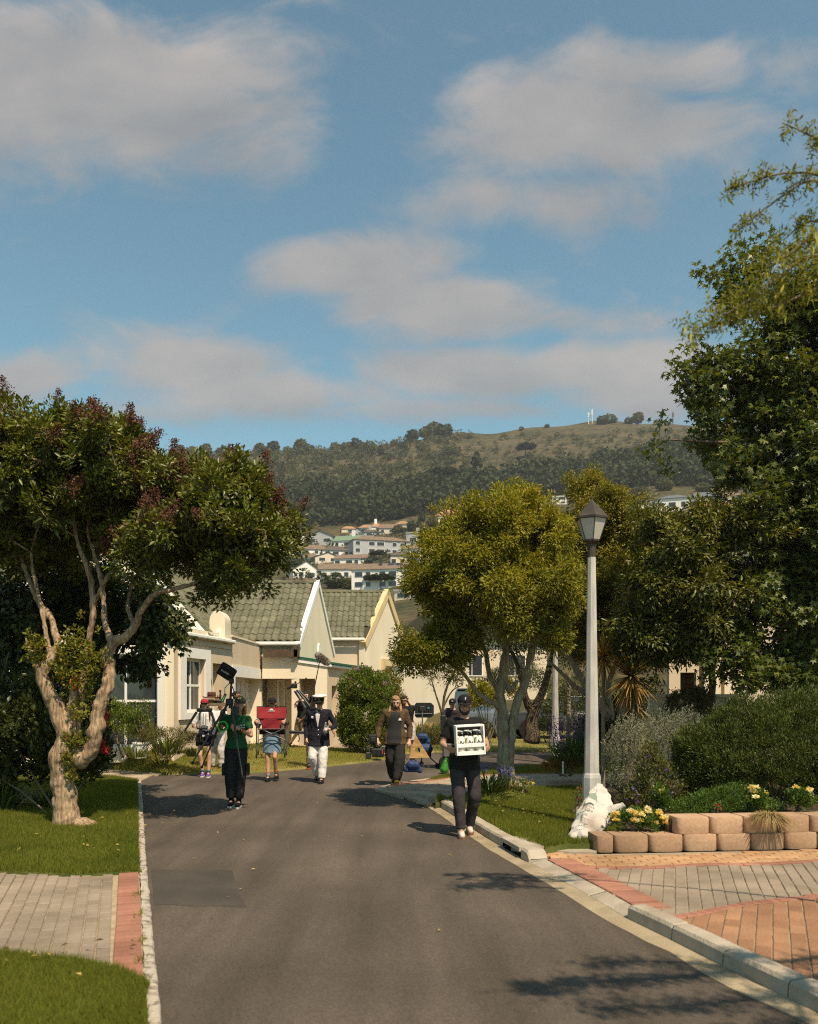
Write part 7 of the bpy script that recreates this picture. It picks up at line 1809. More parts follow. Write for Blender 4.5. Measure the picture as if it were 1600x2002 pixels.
class Person:
    def __init__(s, label, loc, h=1.75, rz=0.0, J=None, skn=None, fem=False, yaw=0.0, pitch=0.0, roll=0.0, hands=None, vox=.011, name='person', bare=True, group='film crew walking along the street'):
        s.t = thing(name, label, 'person', loc, rz, group); k = h / 1.75; s.t.scale = (k, k, k); s.J = dict(BASE); s.J.update(J or {}); s.J = {a: Vector(b) for a, b in s.J.items()}
        s.fem = fem; s.wd = .9 if fem else 1.0; s.vox = vox; J = s.J; s.skn = skn
        s.HR = Matrix.Rotation(yaw, 3, 'Z') @ Matrix.Rotation(pitch, 3, 'X') @ Matrix.Rotation(roll, 3, 'Y')
        m = MB()
        s.loft(m, [(z, rx * s.wd, ry * s.wd) for z, rx, ry in BODY])
        m.limb(J['shL'], J['shR'], .055 * s.wd, .055 * s.wd)
        m.limb(s.cen(1.44), J['head'] + s.HR @ Vector((0, .02, -.06)), .056 * s.wd, .052 * s.wd)
        f = s.wd
        for q in 'LR':
            sg = -1 if q == 'L' else 1
            m.limb(J['sh' + q], J['el' + q], .050 * f, .040 * f); m.limb(J['el' + q], J['wr' + q], .041 * f, .026 * f)
            hd = (hands or {}).get(q, {}); d = Vector(hd.get('d', J['wr' + q] - J['el' + q])); pn = Vector(hd.get('pn', (-sg, 0, 0)))
            hand(m, J['wr' + q], d, pn, hd.get('curl', .55), sg * hd.get('flip', 1))
            m.limb(J['hip' + q], J['kn' + q], .086 * (f + .03), .057 * f); kn, an = J['kn' + q], J['an' + q]
            mid = kn.lerp(an, .3) + Vector((0, .018, 0)); m.limb(kn, mid, .055 * f, .056 * f); m.limb(mid, an, .056 * f, .036 * f)
            s_ = s.foot(q); m.limb(an, an + s_[0] * .10 + Vector((0, 0, -.045)), .034, .028)
        H_ = lambda x, y, z: J['head'] + s.HR @ Vector((x, y, z)); s.H = H_
        R = s.HR
        m.ball(H_(0, .005, .025), (.074, .093, .090), R, 14, 10); m.ball(H_(0, -.020, -.045), (.060, .070, .068), R, 14, 10); m.ball(H_(0, -.062, -.088), (.028, .024, .022), R)
        m.limb(H_(0, -.088, .012), H_(0, -.108, -.026), .010, .0155, 8); m.ball(H_(0, -.088, -.055), (.026, .014, .014), R)
        m.ball(H_(-.03, -.082, .035), (.03, .014, .010), R); m.ball(H_(.03, -.082, .035), (.03, .014, .010), R)
        for sx in (-1, 1): m.ball(H_(sx * .077, .01, -.005), (.012, .022, .032), R)
        s.body = remesh(m.build('body', skn, s.t), vox, 3, 0, fac=.4)
        for sx in (-1, 1):
            MB().ball(H_(sx * .031, -.088, .012), (.013, .008, .006), R).build('eye', eye_w, s.t)
        MB().ball(H_(0, -.101, -.057), (.022, .006, .007), R).build('mouth', lip, s.t)
    def foot(s, q):
        d = s.J.get('toe' + q, Vector((0, -1, 0))); return (d.normalized(),)
    def cen(s, z):
        J = s.J; pts = [J['pelvis'], J['chest'], J['neck']]
        zs = [.95, 1.30, 1.47]
        if z <= zs[0]: return Vector((pts[0].x, pts[0].y, z + pts[0].z - .95))
        for i in range(2):
            if z <= zs[i + 1] or i == 1:
                t = (z - zs[i]) / (zs[i + 1] - zs[i]); return pts[i].lerp(pts[i + 1], t)
    def loft(s, m, rows, k=18, caps=True):
        V = []
        for (z, rx, ry) in rows:
            c = s.cen(z)
            for j in range(k):
                w = 2 * math.pi * j / k; V.append((c.x + rx * math.copysign(abs(math.cos(w)) ** .85, math.cos(w)), c.y + ry * math.copysign(abs(math.sin(w)) ** .85, math.sin(w)), c.z))
        n = len(rows); Fs = [(i * k + j, i * k + (j + 1) % k, (i + 1) * k + (j + 1) % k, (i + 1) * k + j) for i in range(n - 1) for j in range(k)] + [tuple(range(k - 1, -1, -1)), tuple((n - 1) * k + j for j in range(k))]
        m.add(V, Fs)
    def surf(s, x, z, off):
        zs = [b[0] for b in s.top_rows]; rx = np.interp(z, zs, [b[1] for b in s.top_rows]); ry = np.interp(z, zs, [b[2] for b in s.top_rows]); c = s.cen(z)
        return Vector((c.x + x, c.y - ry * math.sqrt(max(.05, 1 - min(.95, abs(x) / rx) ** 2)) - off, c.z))
    def top(s, mat, sleeve=.62, hem=.88, ease=.020, name='shirt', flare=.0, puff=.0, fold=.022, neckz=1.462):
        m = MB(); J = s.J; f = s.wd
        rows = [(hem, .158 * f + ease + flare, .112 * f + ease + flare)] + [(z, rx * f + ease + (flare * max(0, (1.1 - z) / .25) if z < 1.1 else 0), ry * f + ease) for z, rx, ry in BODY if hem + .02 < z < 1.45]
        rows.append((neckz, .085, .075)); s.top_rows = rows
        s.loft(m, rows); m.limb(J['shL'], J['shR'], .068 * f + puff, .068 * f + puff)
        for q in 'LR':
            sh, el, wr = J['sh' + q], J['el' + q], J['wr' + q]
            m.ball(sh, .069 * f + puff)
            if sleeve <= 1: e = sh.lerp(el, sleeve); m.tube([sh, sh.lerp(e, .5), e], [.064 * f + puff, .064 * f + puff, .064 * f + puff * 1.2], 12)
            else:
                m.limb(sh, el, .062 * f + puff, .054 * f + puff); e = el.lerp(wr, sleeve - 1); m.tube([el, el.lerp(e, .5), e], [.054 * f + puff, .048 * f + puff, .040 * f + puff], 12)
        return remesh(m.build(name, mat, s.t), s.vox * 1.25, 3, fold, .075)
    def panel(s, mat, spans, off=.014, name='print', nz=14):
        """a piece lying on the front of the top; spans: (z, x0, x1)"""
        zs = np.linspace(spans[0][0], spans[-1][0], nz); Z_ = [q[0] for q in spans]; rows = []; o = np.argsort(Z_)
        for z in zs:
            x0 = np.interp(z, np.array(Z_)[o], np.array([q[1] for q in spans])[o]); x1 = np.interp(z, np.array(Z_)[o], np.array([q[2] for q in spans])[o])
            rows.append([tuple(s.surf(x0 + (x1 - x0) * k / 8, z, off)) for k in range(9)])
        return MB().grid(rows).build(name, mat, s.t, smooth=True)
    def legs(s, mat, kind='trousers', hem=None, ease=.012, name=None, fold=.02, thigh=.0, hemr=.07, wz=1.03):
        m = MB(); J = s.J; f = s.wd
        s.loft(m, [(.84, .155 * f + ease, .105 * f + ease), (.92, .165 * f + ease, .115 * f + ease), (wz, .146 * f + ease, .102 * f + ease)])
        for q in 'LR':
            hp, kn, an = J['hip' + q], J['kn' + q], J['an' + q]
            if kind == 'shorts':
                e = hp.lerp(kn, hem or .7); m.tube([hp + Vector((0, 0, .02)), hp.lerp(e, .5), e], [.10 * f + ease, .10 * f + ease + thigh, .093 * f + ease + thigh], 14)
            else:
                e = kn.lerp(an, hem or .95); m.limb(hp, kn, .094 * f + ease, .068 * f + ease + thigh, 12); m.tube([kn, kn.lerp(e, .5) + Vector((0, .012, 0)), e], [.068 * f + ease + thigh, .064 * f + ease * .7 + thigh, hemr], 14)
        return remesh(m.build(name or kind, mat, s.t), s.vox * 1.25, 3, fold, .085)
    def skirt(s, mat, hem=.56, r=.20):
        m = MB(); s.loft(m, [(hem, r, r * .82), (.75, .19, .15), (.92, .172, .124), (1.02, .145, .10)])
        return remesh(m.build('skirt', mat, s.t), s.vox * 1.25, 2, .02, .09)
    def shoes(s, mat, sole, boot=False, socks=None, band=None, name='shoe', pitch=(0, 0), sockz=.20):
        for i, q in enumerate('LR'):
            an = s.J['an' + q]; d = s.foot(q)[0]; pt = pitch[i]; up = Vector((0, 0, 1)); dd = (d * math.cos(pt) + up * math.sin(pt)); uu = (up * math.cos(pt) - d * math.sin(pt)); b = an + up * -.09 * 1.0
            def q_(a, h): return b + dd * a + uu * h
            m = MB(); m.limb(q_(-.05, .05), q_(.04, .05), .042, .042); m.limb(q_(.04, .05), q_(.155, .038), .042, .036); m.limb(q_(0, .06), q_(-.01, .10 if not boot else .17), .043, .046)
            sh = remesh(m.build(name, mat, s.t), .010, 3)
            m = MB(); pts = [(-.095, -.030), (-.095, .030), (-.06, .042), (.05, .042), (.12, .046), (.17, .036), (.195, .0), (.17, -.036), (.12, -.046), (.05, -.042), (-.06, -.042)]
            sd = dd.cross(uu); V = [q_(a, -.002) + sd * w for a, w in pts] + [q_(a, .026) + sd * w for a, w in pts]; n = len(pts)
            m.add(V, [tuple(range(n - 1, -1, -1)), tuple(range(n, 2 * n))] + [(k, (k + 1) % n, n + (k + 1) % n, n + k) for k in range(n)]); m.build('sole', sole, sh)
            if socks is not None:
                kn = s.J['kn' + q]; e = an.lerp(kn, sockz)
                MB().tube([an + up * -.01, an.lerp(e, .6), e], [.041, .041, .048], 12).build('sock', socks, s.t, smooth=True)
                if band is not None: e2 = an.lerp(kn, sockz * .82); MB().tube([e2, e.lerp(e2, -.1)], [.0475, .0500], 12).build('sock_band', band, s.t, smooth=True)
    def hair(s, mat, style='short'):
        m = MB(); H_, R = s.H, s.HR
        m.ball(H_(0, .028, .042), (.081, .094, .082), R, 14, 10); m.ball(H_(0, .05, -.01), (.074, .062, .085), R, 12, 9)
        if style != 'capped': m.ball(H_(0, -.015, .078), (.070, .080, .040), R, 12, 8)
        if style == 'bun': m.ball(H_(0, .11, .03), .045)
        if style in ('long', 'pony'):
            for sx in (-1, 1):
                top_ = H_(sx * .072, .03, .03); a = H_(sx * .088, .03, -.06); sh = s.J['sh' + ('L' if sx < 0 else 'R')]
                b = sh.lerp(s.cen(1.40), .42) + Vector((0, -.075 if style == 'long' else .03, .03)); e = b + Vector((sx * .01, -.035 if style == 'long' else .02, -.16))
                m.limb(top_, a, .022, .024); m.limb(a, b, .024, .030); m.limb(b, e, .030, .012)
            m.limb(H_(0, .06, 0), s.cen(1.42) + Vector((0, .10, 0)), .07, .08)
        o = remesh(m.build('hair', mat, s.t), .010, 2, .022, .035); return o
    def beard(s, mat, full=True):
        m = MB(); H_, R = s.H, s.HR
        if not full:
            m.ball(H_(0, -.052, -.098), (.042, .040, .026), R); m.ball(H_(0, -.092, -.040), (.026, .012, .006), R)
            return remesh(m.build('beard', mat, s.t), .009, 2, .012, .03)
        m.ball(H_(0, -.045, -.085), (.055, .052, .038), R); m.ball(H_(0, -.088, -.038), (.030, .016, .008), R)
        for sx in (-1, 1): m.limb(H_(sx * .066, -.01, -.02), H_(sx * .048, -.045, -.07), .013, .022)
        return remesh(m.build('beard', mat, s.t), .009, 2, .012, .03)
    def cap(s, mat, brim=None, name='cap', logo=None, big=1.0):
        H_, R = s.H, s.HR; m = MB()
        m.ball(H_(0, .008, .060), (.090 * big, .108 * big, .078 * big), R, 18, 12)
        m2 = MB(); n = 12; V = []
        for rr, dz in ((1.0, 0.0), (1.0, .010)):
            for k in range(n + 1):
                a = math.pi * (k / n); V.append(H_(-.084 * math.cos(a), -.062 - .115 * math.sin(a) ** .8, .052 + dz - .030 * math.sin(a) - .018 * abs(math.cos(a)) ** 2))
        m2.add(V, [tuple(range(n, -1, -1)), tuple(range(n + 1, 2 * n + 2))] + [(k, k + 1, n + 2 + k, n + 1 + k) for k in range(n)] + [(n, 0, n + 1, 2 * n + 1)])
        c = m.build(name, mat, s.t, smooth=True); m2.build('brim', brim or mat, c)
        if logo:
            c_ = H_(0, -.098, .092); m3 = MB(); 
            for (x0, z0, x1, z1) in logo[1]: m3.box(tuple(c_ + Vector((x0, -.008, z0))), tuple(c_ + Vector((x1, .010, z1))))
            m3.build('emblem', logo[0], c)
        return c
    def glasses(s, frame_mat, lens_mat=None):
        H_ = s.H; m = MB()
        for sx in (-1, 1):
            pts = [H_(sx * .034 + .026 * math.cos(a), -.108, .010 + .020 * math.sin(a)) for a in [2 * math.pi * k / 12 for k in range(13)]]; m.tube(pts, .0042, 6, cap=False)
            m.tube([H_(sx * .060, -.106, .016), H_(sx * .079, .01, .014)], .004, 6)
        m.tube([H_(-.010, -.108, .014), H_(.010, -.108, .014)], .004, 6)
        g = m.build('glasses', frame_mat, s.t)
        if lens_mat:
            m = MB()
            for sx in (-1, 1): m.ball(H_(sx * .034, -.107, .010), (.026, .004, .020), s.HR)
            m.build('lens', lens_mat, g)
    def world(s, p):
        return s.t.matrix_basis @ Vector(p)
def loc_of(x, y, h=0.0): return G(x, y, h)
# ------------------------------------------------------------------ 1 man with the milk crate
PI2 = math.pi / 2
p = Person('person in black cap, glasses and black T-shirt carrying a white crate of milk bottles', G(908, 1632), 1.78, .03, skn=sk_olive, pitch=.12, vox=.010,
    J=dict(elL=(-.275, .0, 1.15), wrL=(-.205, -.20, 1.10), elR=(.275, .02, 1.17), wrR=(.275, -.20, 1.11), knL=(-.085, -.16, .50), anL=(-.055, -.17, .09), hipR=(.10, .02, .92), knR=(.125, -.10, .50), anR=(.075, .10, .105), pelvis=(0, -.01, .95), head=(0, -.03, 1.635)),
    hands=dict(L=dict(d=(.20, -.95, -.1), pn=(1, 0, .1), curl=.45), R=dict(d=(-.16, -.95, -.1), pn=(-1, 0, .1), curl=.45)))
p.top(c_black, .72, .83, .035, flare=.01, fold=.03); p.legs(c_char, hem=.97, thigh=.004, hemr=.064, fold=.022, ease=.008)
p.shoes(c_shoe_w, rubber, pitch=(.0, .0)); p.hair(hair_d); p.beard(hair_d); p.cap(c_black, logo=(ink_w, [(-.004, -.012, .004, .018), (.002, .008, .010, .024)])); p.glasses(plast)
MB().tube([p.J['wrR'] + Vector((0, .03, .005)), p.J['wrR'] + Vector((0, .012, .002))], .034, 12).build('watch', silver, p.t)
# crate with six bottles
cw = p.world((.045, -.31, 1.035)); crate_m = M('crate_white', (.78, .76, .72), (.84, .82, .79), scale=8, rough=.5); crate_in = M('crate_inside', (.60, .57, .52), (.68, .65, .6), scale=8, rough=.7)
t = thing('milk_crate', 'white wooden crate with open front carried at chest height', 'crate', cw, .06)
wv, hv, dv = .178, .372, .13
t.rotation_euler = (.0, -.055, .05)
for nm, lo, hi in [('side_panel', (-wv, -dv, 0), (-wv + .018, dv, hv)), ('side_panel', (wv - .018, -dv, 0), (wv, dv, hv)), ('bottom', (-wv + .019, -dv + .012, .0), (wv - .019, dv, .014)), ('top_bar', (-wv + .019, -dv, hv - .022), (wv - .019, -dv + .02, hv)), ('top_bar', (-wv + .019, dv - .02, hv - .022), (wv - .019, dv, hv)),
                   ('slat', (-wv + .019, -dv, 0), (wv - .019, -dv + .011, .05)), ('slat', (-wv + .019, -dv, .098), (wv - .019, -dv + .011, .145)), ('slat', (-wv + .019, dv - .012, .098), (wv - .019, dv, .145)), ('slat', (-wv + .019, dv - .012, .016), (wv - .019, dv, .06))]:
    MB().bbox(lo, hi, .003).build(nm, crate_m, t)
milk_m = M('milk', (.80, .76, .62), (.84, .80, .68), scale=10, rough=.2, spec=.5); gl, N_, L_, b_ = nodes_of('bottle_glass')
b_.inputs['Base Color'].default_value = (.9, .95, .93, 1); b_.inputs['Roughness'].default_value = .03; b_.inputs['Transmission Weight'].default_value = 1.0; b_.inputs['IOR'].default_value = 1.2
cap_m = M('bottle_cap', (.80, .78, .76), rough=.4)
tm = Matrix.LocRotScale(t.location, t.rotation_euler, None)
bi = 0; bproto = None
for r_ in range(2):
    for c_ in range(3):
        q = tm @ Vector((-.110 + c_ * .110 - (.024 if r_ else 0), -.065 + r_ * .125, .0145))
        lb = ['front left bottle of milk in the white crate', 'front middle bottle of milk in the white crate', 'front right bottle of milk in the white crate', 'rear left bottle of milk behind the front row in the crate', 'rear middle bottle of milk behind the front row in the crate', 'rear right bottle of milk behind the front row in the crate'][bi]
        if bproto is None:
            b = thing('milk_bottle', lb, 'bottle', q, 0, 'milk bottles in the crate'); bproto = b
            MB().lathe([(.040, 0), (.049, .006), (.0495, .13), (.046, .165), (.034, .205), (.026, .222), (.012, .224)], k=18).build('milk', milk_m, b, smooth=True)
            MB().lathe([(.0275, .222), (.0245, .250), (.0245, .262), (.030, .264), (.030, .276)], k=18).build('neck', gl, b, smooth=True)
            MB().lathe([(.032, .276), (.033, .279), (.033, .288), (.030, .290)], k=18).build('cap', cap_m, b)
            text('Ag', .062, ink_d, b, (0.004, -.0515, .150), (PI2, 0, 0), .0015)
        else:
            b = dup(bproto); b.location = q; b['label'] = lb
        b.rotation_euler = t.rotation_euler
        bi += 1

# ------------------------------------------------------------------ 2 green T-shirt with tripod
g0 = G(462, 1577)
p = Person('person in dark green T-shirt and grey cap holding a splayed tripod with a monitor', g0, 1.76, .05, skn=sk_tan, fem=True, roll=.10, pitch=-.03, vox=.010,
    J=dict(shR=(.185, .0, 1.40), elR=(.245, -.07, 1.14), wrR=(.07, -.26, 1.255), shL=(-.165, .02, 1.41), elL=(-.255, -.06, 1.22), wrL=(-.20, -.22, 1.47), head=(.065, -.03, 1.635), neck=(.03, 0, 1.47), knL=(-.095, -.05, .50), anL=(-.075, .0, .09), knR=(.085, -.06, .50), anR=(.055, -.10, .09), chest=(.015, 0, 1.3)),
    hands=dict(R=dict(d=(-.9, -.1, .28), pn=(.0, -.6, .3), curl=.9), L=dict(d=(.25, -.2, .9), pn=(.7, -.3, 0), curl=1.1)))
p.top(c_green, .60, .93, .030, fold=.018, flare=.012); p.legs(c_dark, hem=.86, thigh=.012, hemr=.076, fold=.018, wz=1.0)
for sx, q in ((-1, 'L'), (1, 'R')):
    a = p.J['hip' + q].lerp(p.J['kn' + q], .75); MB().bbox((a.x + sx * .10 - .02, a.y - .07, a.z - .10), (a.x + sx * .10 + .03, a.y + .07, a.z + .09), .012).build('cargo_pocket', c_dark, p.t)
p.shoes(c_black, rub_w, socks=c_black, sockz=.25); p.hair(hair_b, 'pony'); p.cap(cloth('cap_grey', (.06, .055, .05)), logo=(ink_y, [(-.028, -.010, -.016, .010), (-.012, -.010, .0, .010), (.004, -.012, .022, .014)]))
text('CREW', .040, ink_w, p.t, tuple(p.surf(.09, 1.30, .026)), (PI2, -.12, .35), .002, 'print'); text('CINEMA', .024, ink_w, p.t, tuple(p.surf(.095, 1.265, .026)), (PI2, -.12, .35), .002, 'print')
w_ = p.J['wrR']; MB().lathe([(.034, -.012), (.036, 0), (.034, .012)], tuple(w_ + Vector((.03, .035, -.02))), 12, Matrix.Rotation(PI2, 3, 'Y')).build('watch', plast, p.t)
MB().tube([w_ + Vector((.05, .05, -.03)), w_ + Vector((.065, .06, -.035))], .037, 12).build('wristband', M('wristband', (.62, .08, .04)), p.t)
dg = 13.35
def gp(x, y, dd=0): return P(x, y, dg + dd)
t = thing('tripod', 'tall dark tripod with three splayed legs held in front of the green shirt', 'tripod', (gp(450, 1380)[0], dg, .0)); o_ = Vector(t.location)
def rel(q): return tuple(Vector(q) - o_)
for pts in ([(452, 1366, 0), (462, 1440, -.06), (475, 1520, -.12)], [(448, 1372, .0), (412, 1432, -.10), (377, 1491, -.20)], [(446, 1372, .05), (420, 1440, .12), (395, 1500, .2)]):
    a, b, c = [Vector(rel(gp(*q))) for q in pts]
    lg = MB().tube([a, a.lerp(b, 1.05)], [.019, .018], 8).build('leg', metal_d, t)
    MB().tube([b, c], [.013, .012], 8).build('lower_tube', M('tube_grey', (.10, .095, .09), rough=.35, metal=.6) if 'tube_grey' not in MATS else MATS['tube_grey'], lg); MB().ball(c, .022).build('rubber_foot', rub_b, lg); MB().bbox(tuple(b - Vector((.024, .024, .03))), tuple(b + Vector((.024, .024, .03))), .008).build('leg_clamp', plast, lg)
a = Vector(rel(gp(450, 1385))); b = Vector(rel(gp(453, 1332)))
MB().tube([a, b], [.022, .017], 8).build('centre_column', metal_d, t)
m = MB(); m.bbox(tuple(Vector(rel(gp(449, 1372))) + Vector((-.05, -.05, -.05))), tuple(Vector(rel(gp(449, 1372))) + Vector((.06, .05, .05))), .015); m.bbox(tuple(b + Vector((-.035, -.035, -.04))), tuple(b + Vector((.035, .035, .05))), .012); m.build('head', plast, t)
MB().tube([b + Vector((-.02, 0, .0)), Vector(rel(gp(462, 1362)))], .008, 6).build('brace', metal_d, t); MB().tube([b, Vector(rel(gp(440, 1345))), Vector(rel(gp(440, 1365)))], .006, 6).build('cable', plast, t)
# monitor with hood, tilted
mc = Vector(rel(gp(442, 1314))); R = Matrix.Rotation(math.radians(33), 3, 'Y') @ Matrix.Rotation(.25, 3, 'X')
def mon(lo, hi, name, mat, b_=.006, par=None):
    m = MB().bbox(lo, hi, b_); m.v = [tuple(R @ Vector(q) + mc) for q in m.v]; return m.build(name, mat, par or t)
hood_m = cloth('hood', (.028, .020, .020))
mo = mon((-.115, -.05, -.085), (.115, .02, .085), 'monitor', hood_m)
mon((-.135, .02, -.10), (.135, .09, .10), 'hood', hood_m, .02, mo); mon((.115, -.04, -.08), (.14, .06, -.02), 'bracket', plast, .006, mo)
tx = text('SmallHD', .040, ink_w, mo, (0, 0, 0), (0, 0, 0), .001); tx.matrix_local = Matrix.Translation(R @ Vector((0.0, -.054, .01)) + mc) @ R.to_4x4() @ Matrix.Rotation(PI2, 4, 'X')
MB().tube([R @ Vector((.05, 0, -.085)) + mc, b + Vector((0, 0, .06))], .014, 6).build('arm', plast, t)
q = Vector(rel(gp(460, 1390, .05))); MB().bbox(tuple(q + Vector((-.05, -.04, -.075))), tuple(q + Vector((.055, .04, .07))), .008).build('battery_box', M('box_grey', (.05, .048, .05), rough=.6), t)
q = gp(436, 1420); t = thing('tape_roll', 'bright green tape roll hanging at the hip of the green shirt', 'tape roll', q)
m = MB(); n = 20; m.grid([[(r_ * math.cos(2 * math.pi * k / n), d_, r_ * math.sin(2 * math.pi * k / n)) for k in range(n + 1)] for r_, d_ in ((.065, -.02), (.085, -.02), (.085, .02), (.065, .02), (.065, -.02))]); m.build('tape', M('tape_green', (.03, .50, .05)), t)
m = MB(); m.grid([[(r_ * math.cos(2 * math.pi * k / n), d_, r_ * math.sin(2 * math.pi * k / n)) for k in range(n + 1)] for r_, d_ in ((.040, -.016), (.064, -.016), (.064, .016), (.040, .016), (.040, -.016))]); m.build('core', ink_d, t)

# ------------------------------------------------------------------ 3 woman with the red camp chair
c0 = G(533, 1527)
p = Person('person in black cap and blue skirt carrying a red folding camp chair', c0, 1.72, -.02, skn=sk_tan, fem=True, vox=.011,
    J=dict(elL=(-.30, .0, 1.14), wrL=(-.33, -.20, 1.24), elR=(.30, .0, 1.14), wrR=(.33, -.20, 1.24), knL=(-.085, -.08, .50), anL=(-.075, -.10, .09), knR=(.07, -.14, .52), anR=(.075, .06, .13)),
    hands=dict(L=dict(d=(.2, -.9, .2), pn=(.9, .1, 0), curl=1.0), R=dict(d=(-.2, -.9, .2), pn=(-.9, .1, 0), curl=1.0)))
p.top(cloth('pale_blue', (.45, .52, .58)), .8, .95, .02); p.skirt(c_denim, .60, .205); p.shoes(c_black, rub_b, socks=cloth('sock_grey', (.34, .32, .30)), band=cloth('sock_orange', (.42, .12, .03)), sockz=.26, pitch=(0, -.0)); p.hair(hair_b, 'long'); p.cap(c_black); p.glasses(MATS['lip'])
dc = 17.62
def cp(x, y, dd=0): return P(x, y, dc + dd)
t = thing('camp_chair', 'red folding camp chair with steel frame carried upright by its arms', 'chair', (cp(531, 1430)[0], dc, 0)); o_ = Vector(t.location)
steel = M('tube_steel', (.16, .155, .15), (.22, .21, .2), scale=20, rough=.35, metal=.7)
red_m = M('canvas_red', (.30, .028, .038), (.38, .04, .05), scale=7, rough=.85, bump=.4, bscale=18)
rows = []
for y in np.linspace(1381, 1404, 7):
    rows.append([tuple(Vector(cp(x, y + .8 * math.sin((x - 502) / 59 * math.pi), .02 * math.sin((x - 502) / 59 * math.pi) + .006 * math.sin(x * .6 + y * .5))) - o_) for x in np.linspace(502.5, 560.5, 15)])
bk = MB().grid(rows).build('backrest', red_m, t, smooth=True)
MB().tube([Vector(q) for q in [rows[-1][0], *rows[0], rows[-1][-1]]], .006, 5, cap=False).build('binding', rub_b, bk)
rows = []
for y in np.linspace(1404, 1426, 9):
    f = (y - 1404) / 22; xl = 505 + 8.0 * min(1, f * 1.6) ** .7; xr = 558 - 8.0 * min(1, f * 1.6) ** .7
    rows.append([tuple(Vector(cp(x, y, .02 + .05 * f + .006 * math.sin(x * .16 + y * .22))) - o_) for x in np.linspace(xl, xr, 13)])
lb_ = MB().grid(rows).build('lower_back', red_m, t, smooth=True)
MB().tube([Vector(r_[0]) for r_ in rows], .006, 5).build('binding', rub_b, lb_); MB().tube([Vector(r_[-1]) for r_ in rows], .006, 5).build('binding', rub_b, lb_)
m = MB(); m.grid([[tuple(Vector(cp(x, y, .10 + .1 * (y - 1426) / 8)) - o_) for x in (507, 532, 557)] for y in (1426, 1431, 1436)]); m.build('seat', M('canvas_dark', (.03, .012, .014)), t)
def bar(name, *pts, r=.011, mat=None): return MB().tube([Vector(cp(*q)) - o_ for q in pts], r, 8).build(name, mat or steel, t)
for x, y0, y1, dd in ((504.5, 1398, 1474, 0), (501.5, 1412, 1480, .30), (557.0, 1398, 1479, .30), (560.0, 1398, 1475, 0)):
    l_ = bar('leg', (x, y0, dd), (x + (.8 if x < 530 else -.3), y1, dd)); MB().tube([Vector(cp(x + .6 * (1 if x < 530 else -.4), y1 - 6, dd)) - o_, Vector(cp(x + .6 * (1 if x < 530 else -.4), y1 + 2, dd)) - o_], .015, 8).build('foot_cap', rub_b, l_)
bar('cross_bar', (504.5, 1448, -.01), (556, 1424, -.01)); bar('cross_bar', (508, 1424, .02), (559, 1447, .02)); bar('cross_bar', (506, 1455, .3), (520, 1449, .15)); bar('cross_bar', (543, 1450, .15), (556, 1456, .3)); bar('stretcher', (505, 1426, .0), (559, 1424, .0), r=.008)
for sx, x in ((-1, 502.5), (1, 561)): MB().bbox(tuple(Vector(cp(x, 1417, -.03)) - o_ + Vector((-.05, 0, -.018))), tuple(Vector(cp(x, 1410, .33)) - o_ + Vector((.05, 0, .0))), .015).build('armrest', plast, t)
text('CAMPER', .034, ink_w, bk, tuple(Vector(cp(531, 1390.3, .010)) - o_), (PI2, 0, 0), .001, sx=1.1)
m = MB(); m.prism([(-.045, 0), (.045, 0), (.03, .025), (0, .035), (-.03, .025)], -.001, .001, 'y'); m.v = [tuple(Vector(q) + Vector(cp(531, 1388.5, .010)) - o_) for q in m.v]; m.build('logo', ink_w, bk)

# ------------------------------------------------------------------ 4 captain
k0 = G(624, 1530)
p = Person('person in navy blazer, white trousers and white peaked captain hat holding a water bottle', k0, 1.78, -.10, skn=sk_fair, pitch=.30, yaw=.02, vox=.011,
    J=dict(shL=(-.20, 0, 1.41), shR=(.20, 0, 1.41), elL=(-.285, .06, 1.12), wrL=(-.245, -.02, .87), elR=(.33, .03, 1.15), wrR=(.245, -.20, 1.075), head=(.03, -.07, 1.615), knL=(-.115, -.10, .52), anL=(-.06, .12, .13), knR=(.105, -.12, .50), anR=(.085, -.16, .09)),
    hands=dict(R=dict(d=(-.75, -.55, .25), pn=(-.3, -.3, -.1), curl=.95), L=dict(d=(.05, -.12, -.95), pn=(.8, .2, 0), curl=.9)))
p.top(c_navy, 1.93, .74, .045, 'jacket', flare=.02, fold=.03)
p.panel(c_white, [(1.445, -.045, .075), (1.30, -.03, .055), (1.12, .005, .018)], .010, 'shirt_front'); p.panel(c_navy, [(1.43, .06, .095), (1.30, .045, .085), (1.13, .014, .045)], .020, 'lapel'); p.panel(c_navy, [(1.43, -.085, -.045), (1.30, -.075, -.03), (1.13, -.03, .006)], .020, 'lapel')
q = p.surf(.012, 1.435, .035); m = MB(); m.limb(tuple(q + Vector((-.05, 0, 0))), tuple(q), .022, .010); m.limb(tuple(q), tuple(q + Vector((.05, 0, 0))), .010, .022); m.build('bow_tie', leather, p.t)
for z in (1.06, .96): MB().ball(p.surf(.015, z, .012), (.014, .007, .014)).build('button', silver, p.t)
q = p.surf(-.10, 1.315, .012); bdg = MB().ball(q, (.036, .008, .024)).build('badge', ink_w, p.t); text('JUDGE', .017, MATS['lip'], bdg, tuple(q + Vector((0, -.010, 0))), (PI2, 0, 0), .0008)
p.legs(c_trw, hem=.97, thigh=.012, hemr=.078, fold=.02); p.shoes(leather, rub_b); p.hair(hair_g, 'capped'); p.beard(hair_g, False); p.glasses(plast, lens_d)
hat = thing('captain_hat_frame', None, None); hat.parent = p.t; hat.name = 'captain_hat'; hat.matrix_local = Matrix.Translation(p.H(0, .01, .055)) @ p.HR.to_4x4() @ Matrix.Rotation(-.18, 4, 'X')
MB().lathe([(.093, -.02), (.096, .045)], k=20).build('band', leather, hat, smooth=False)
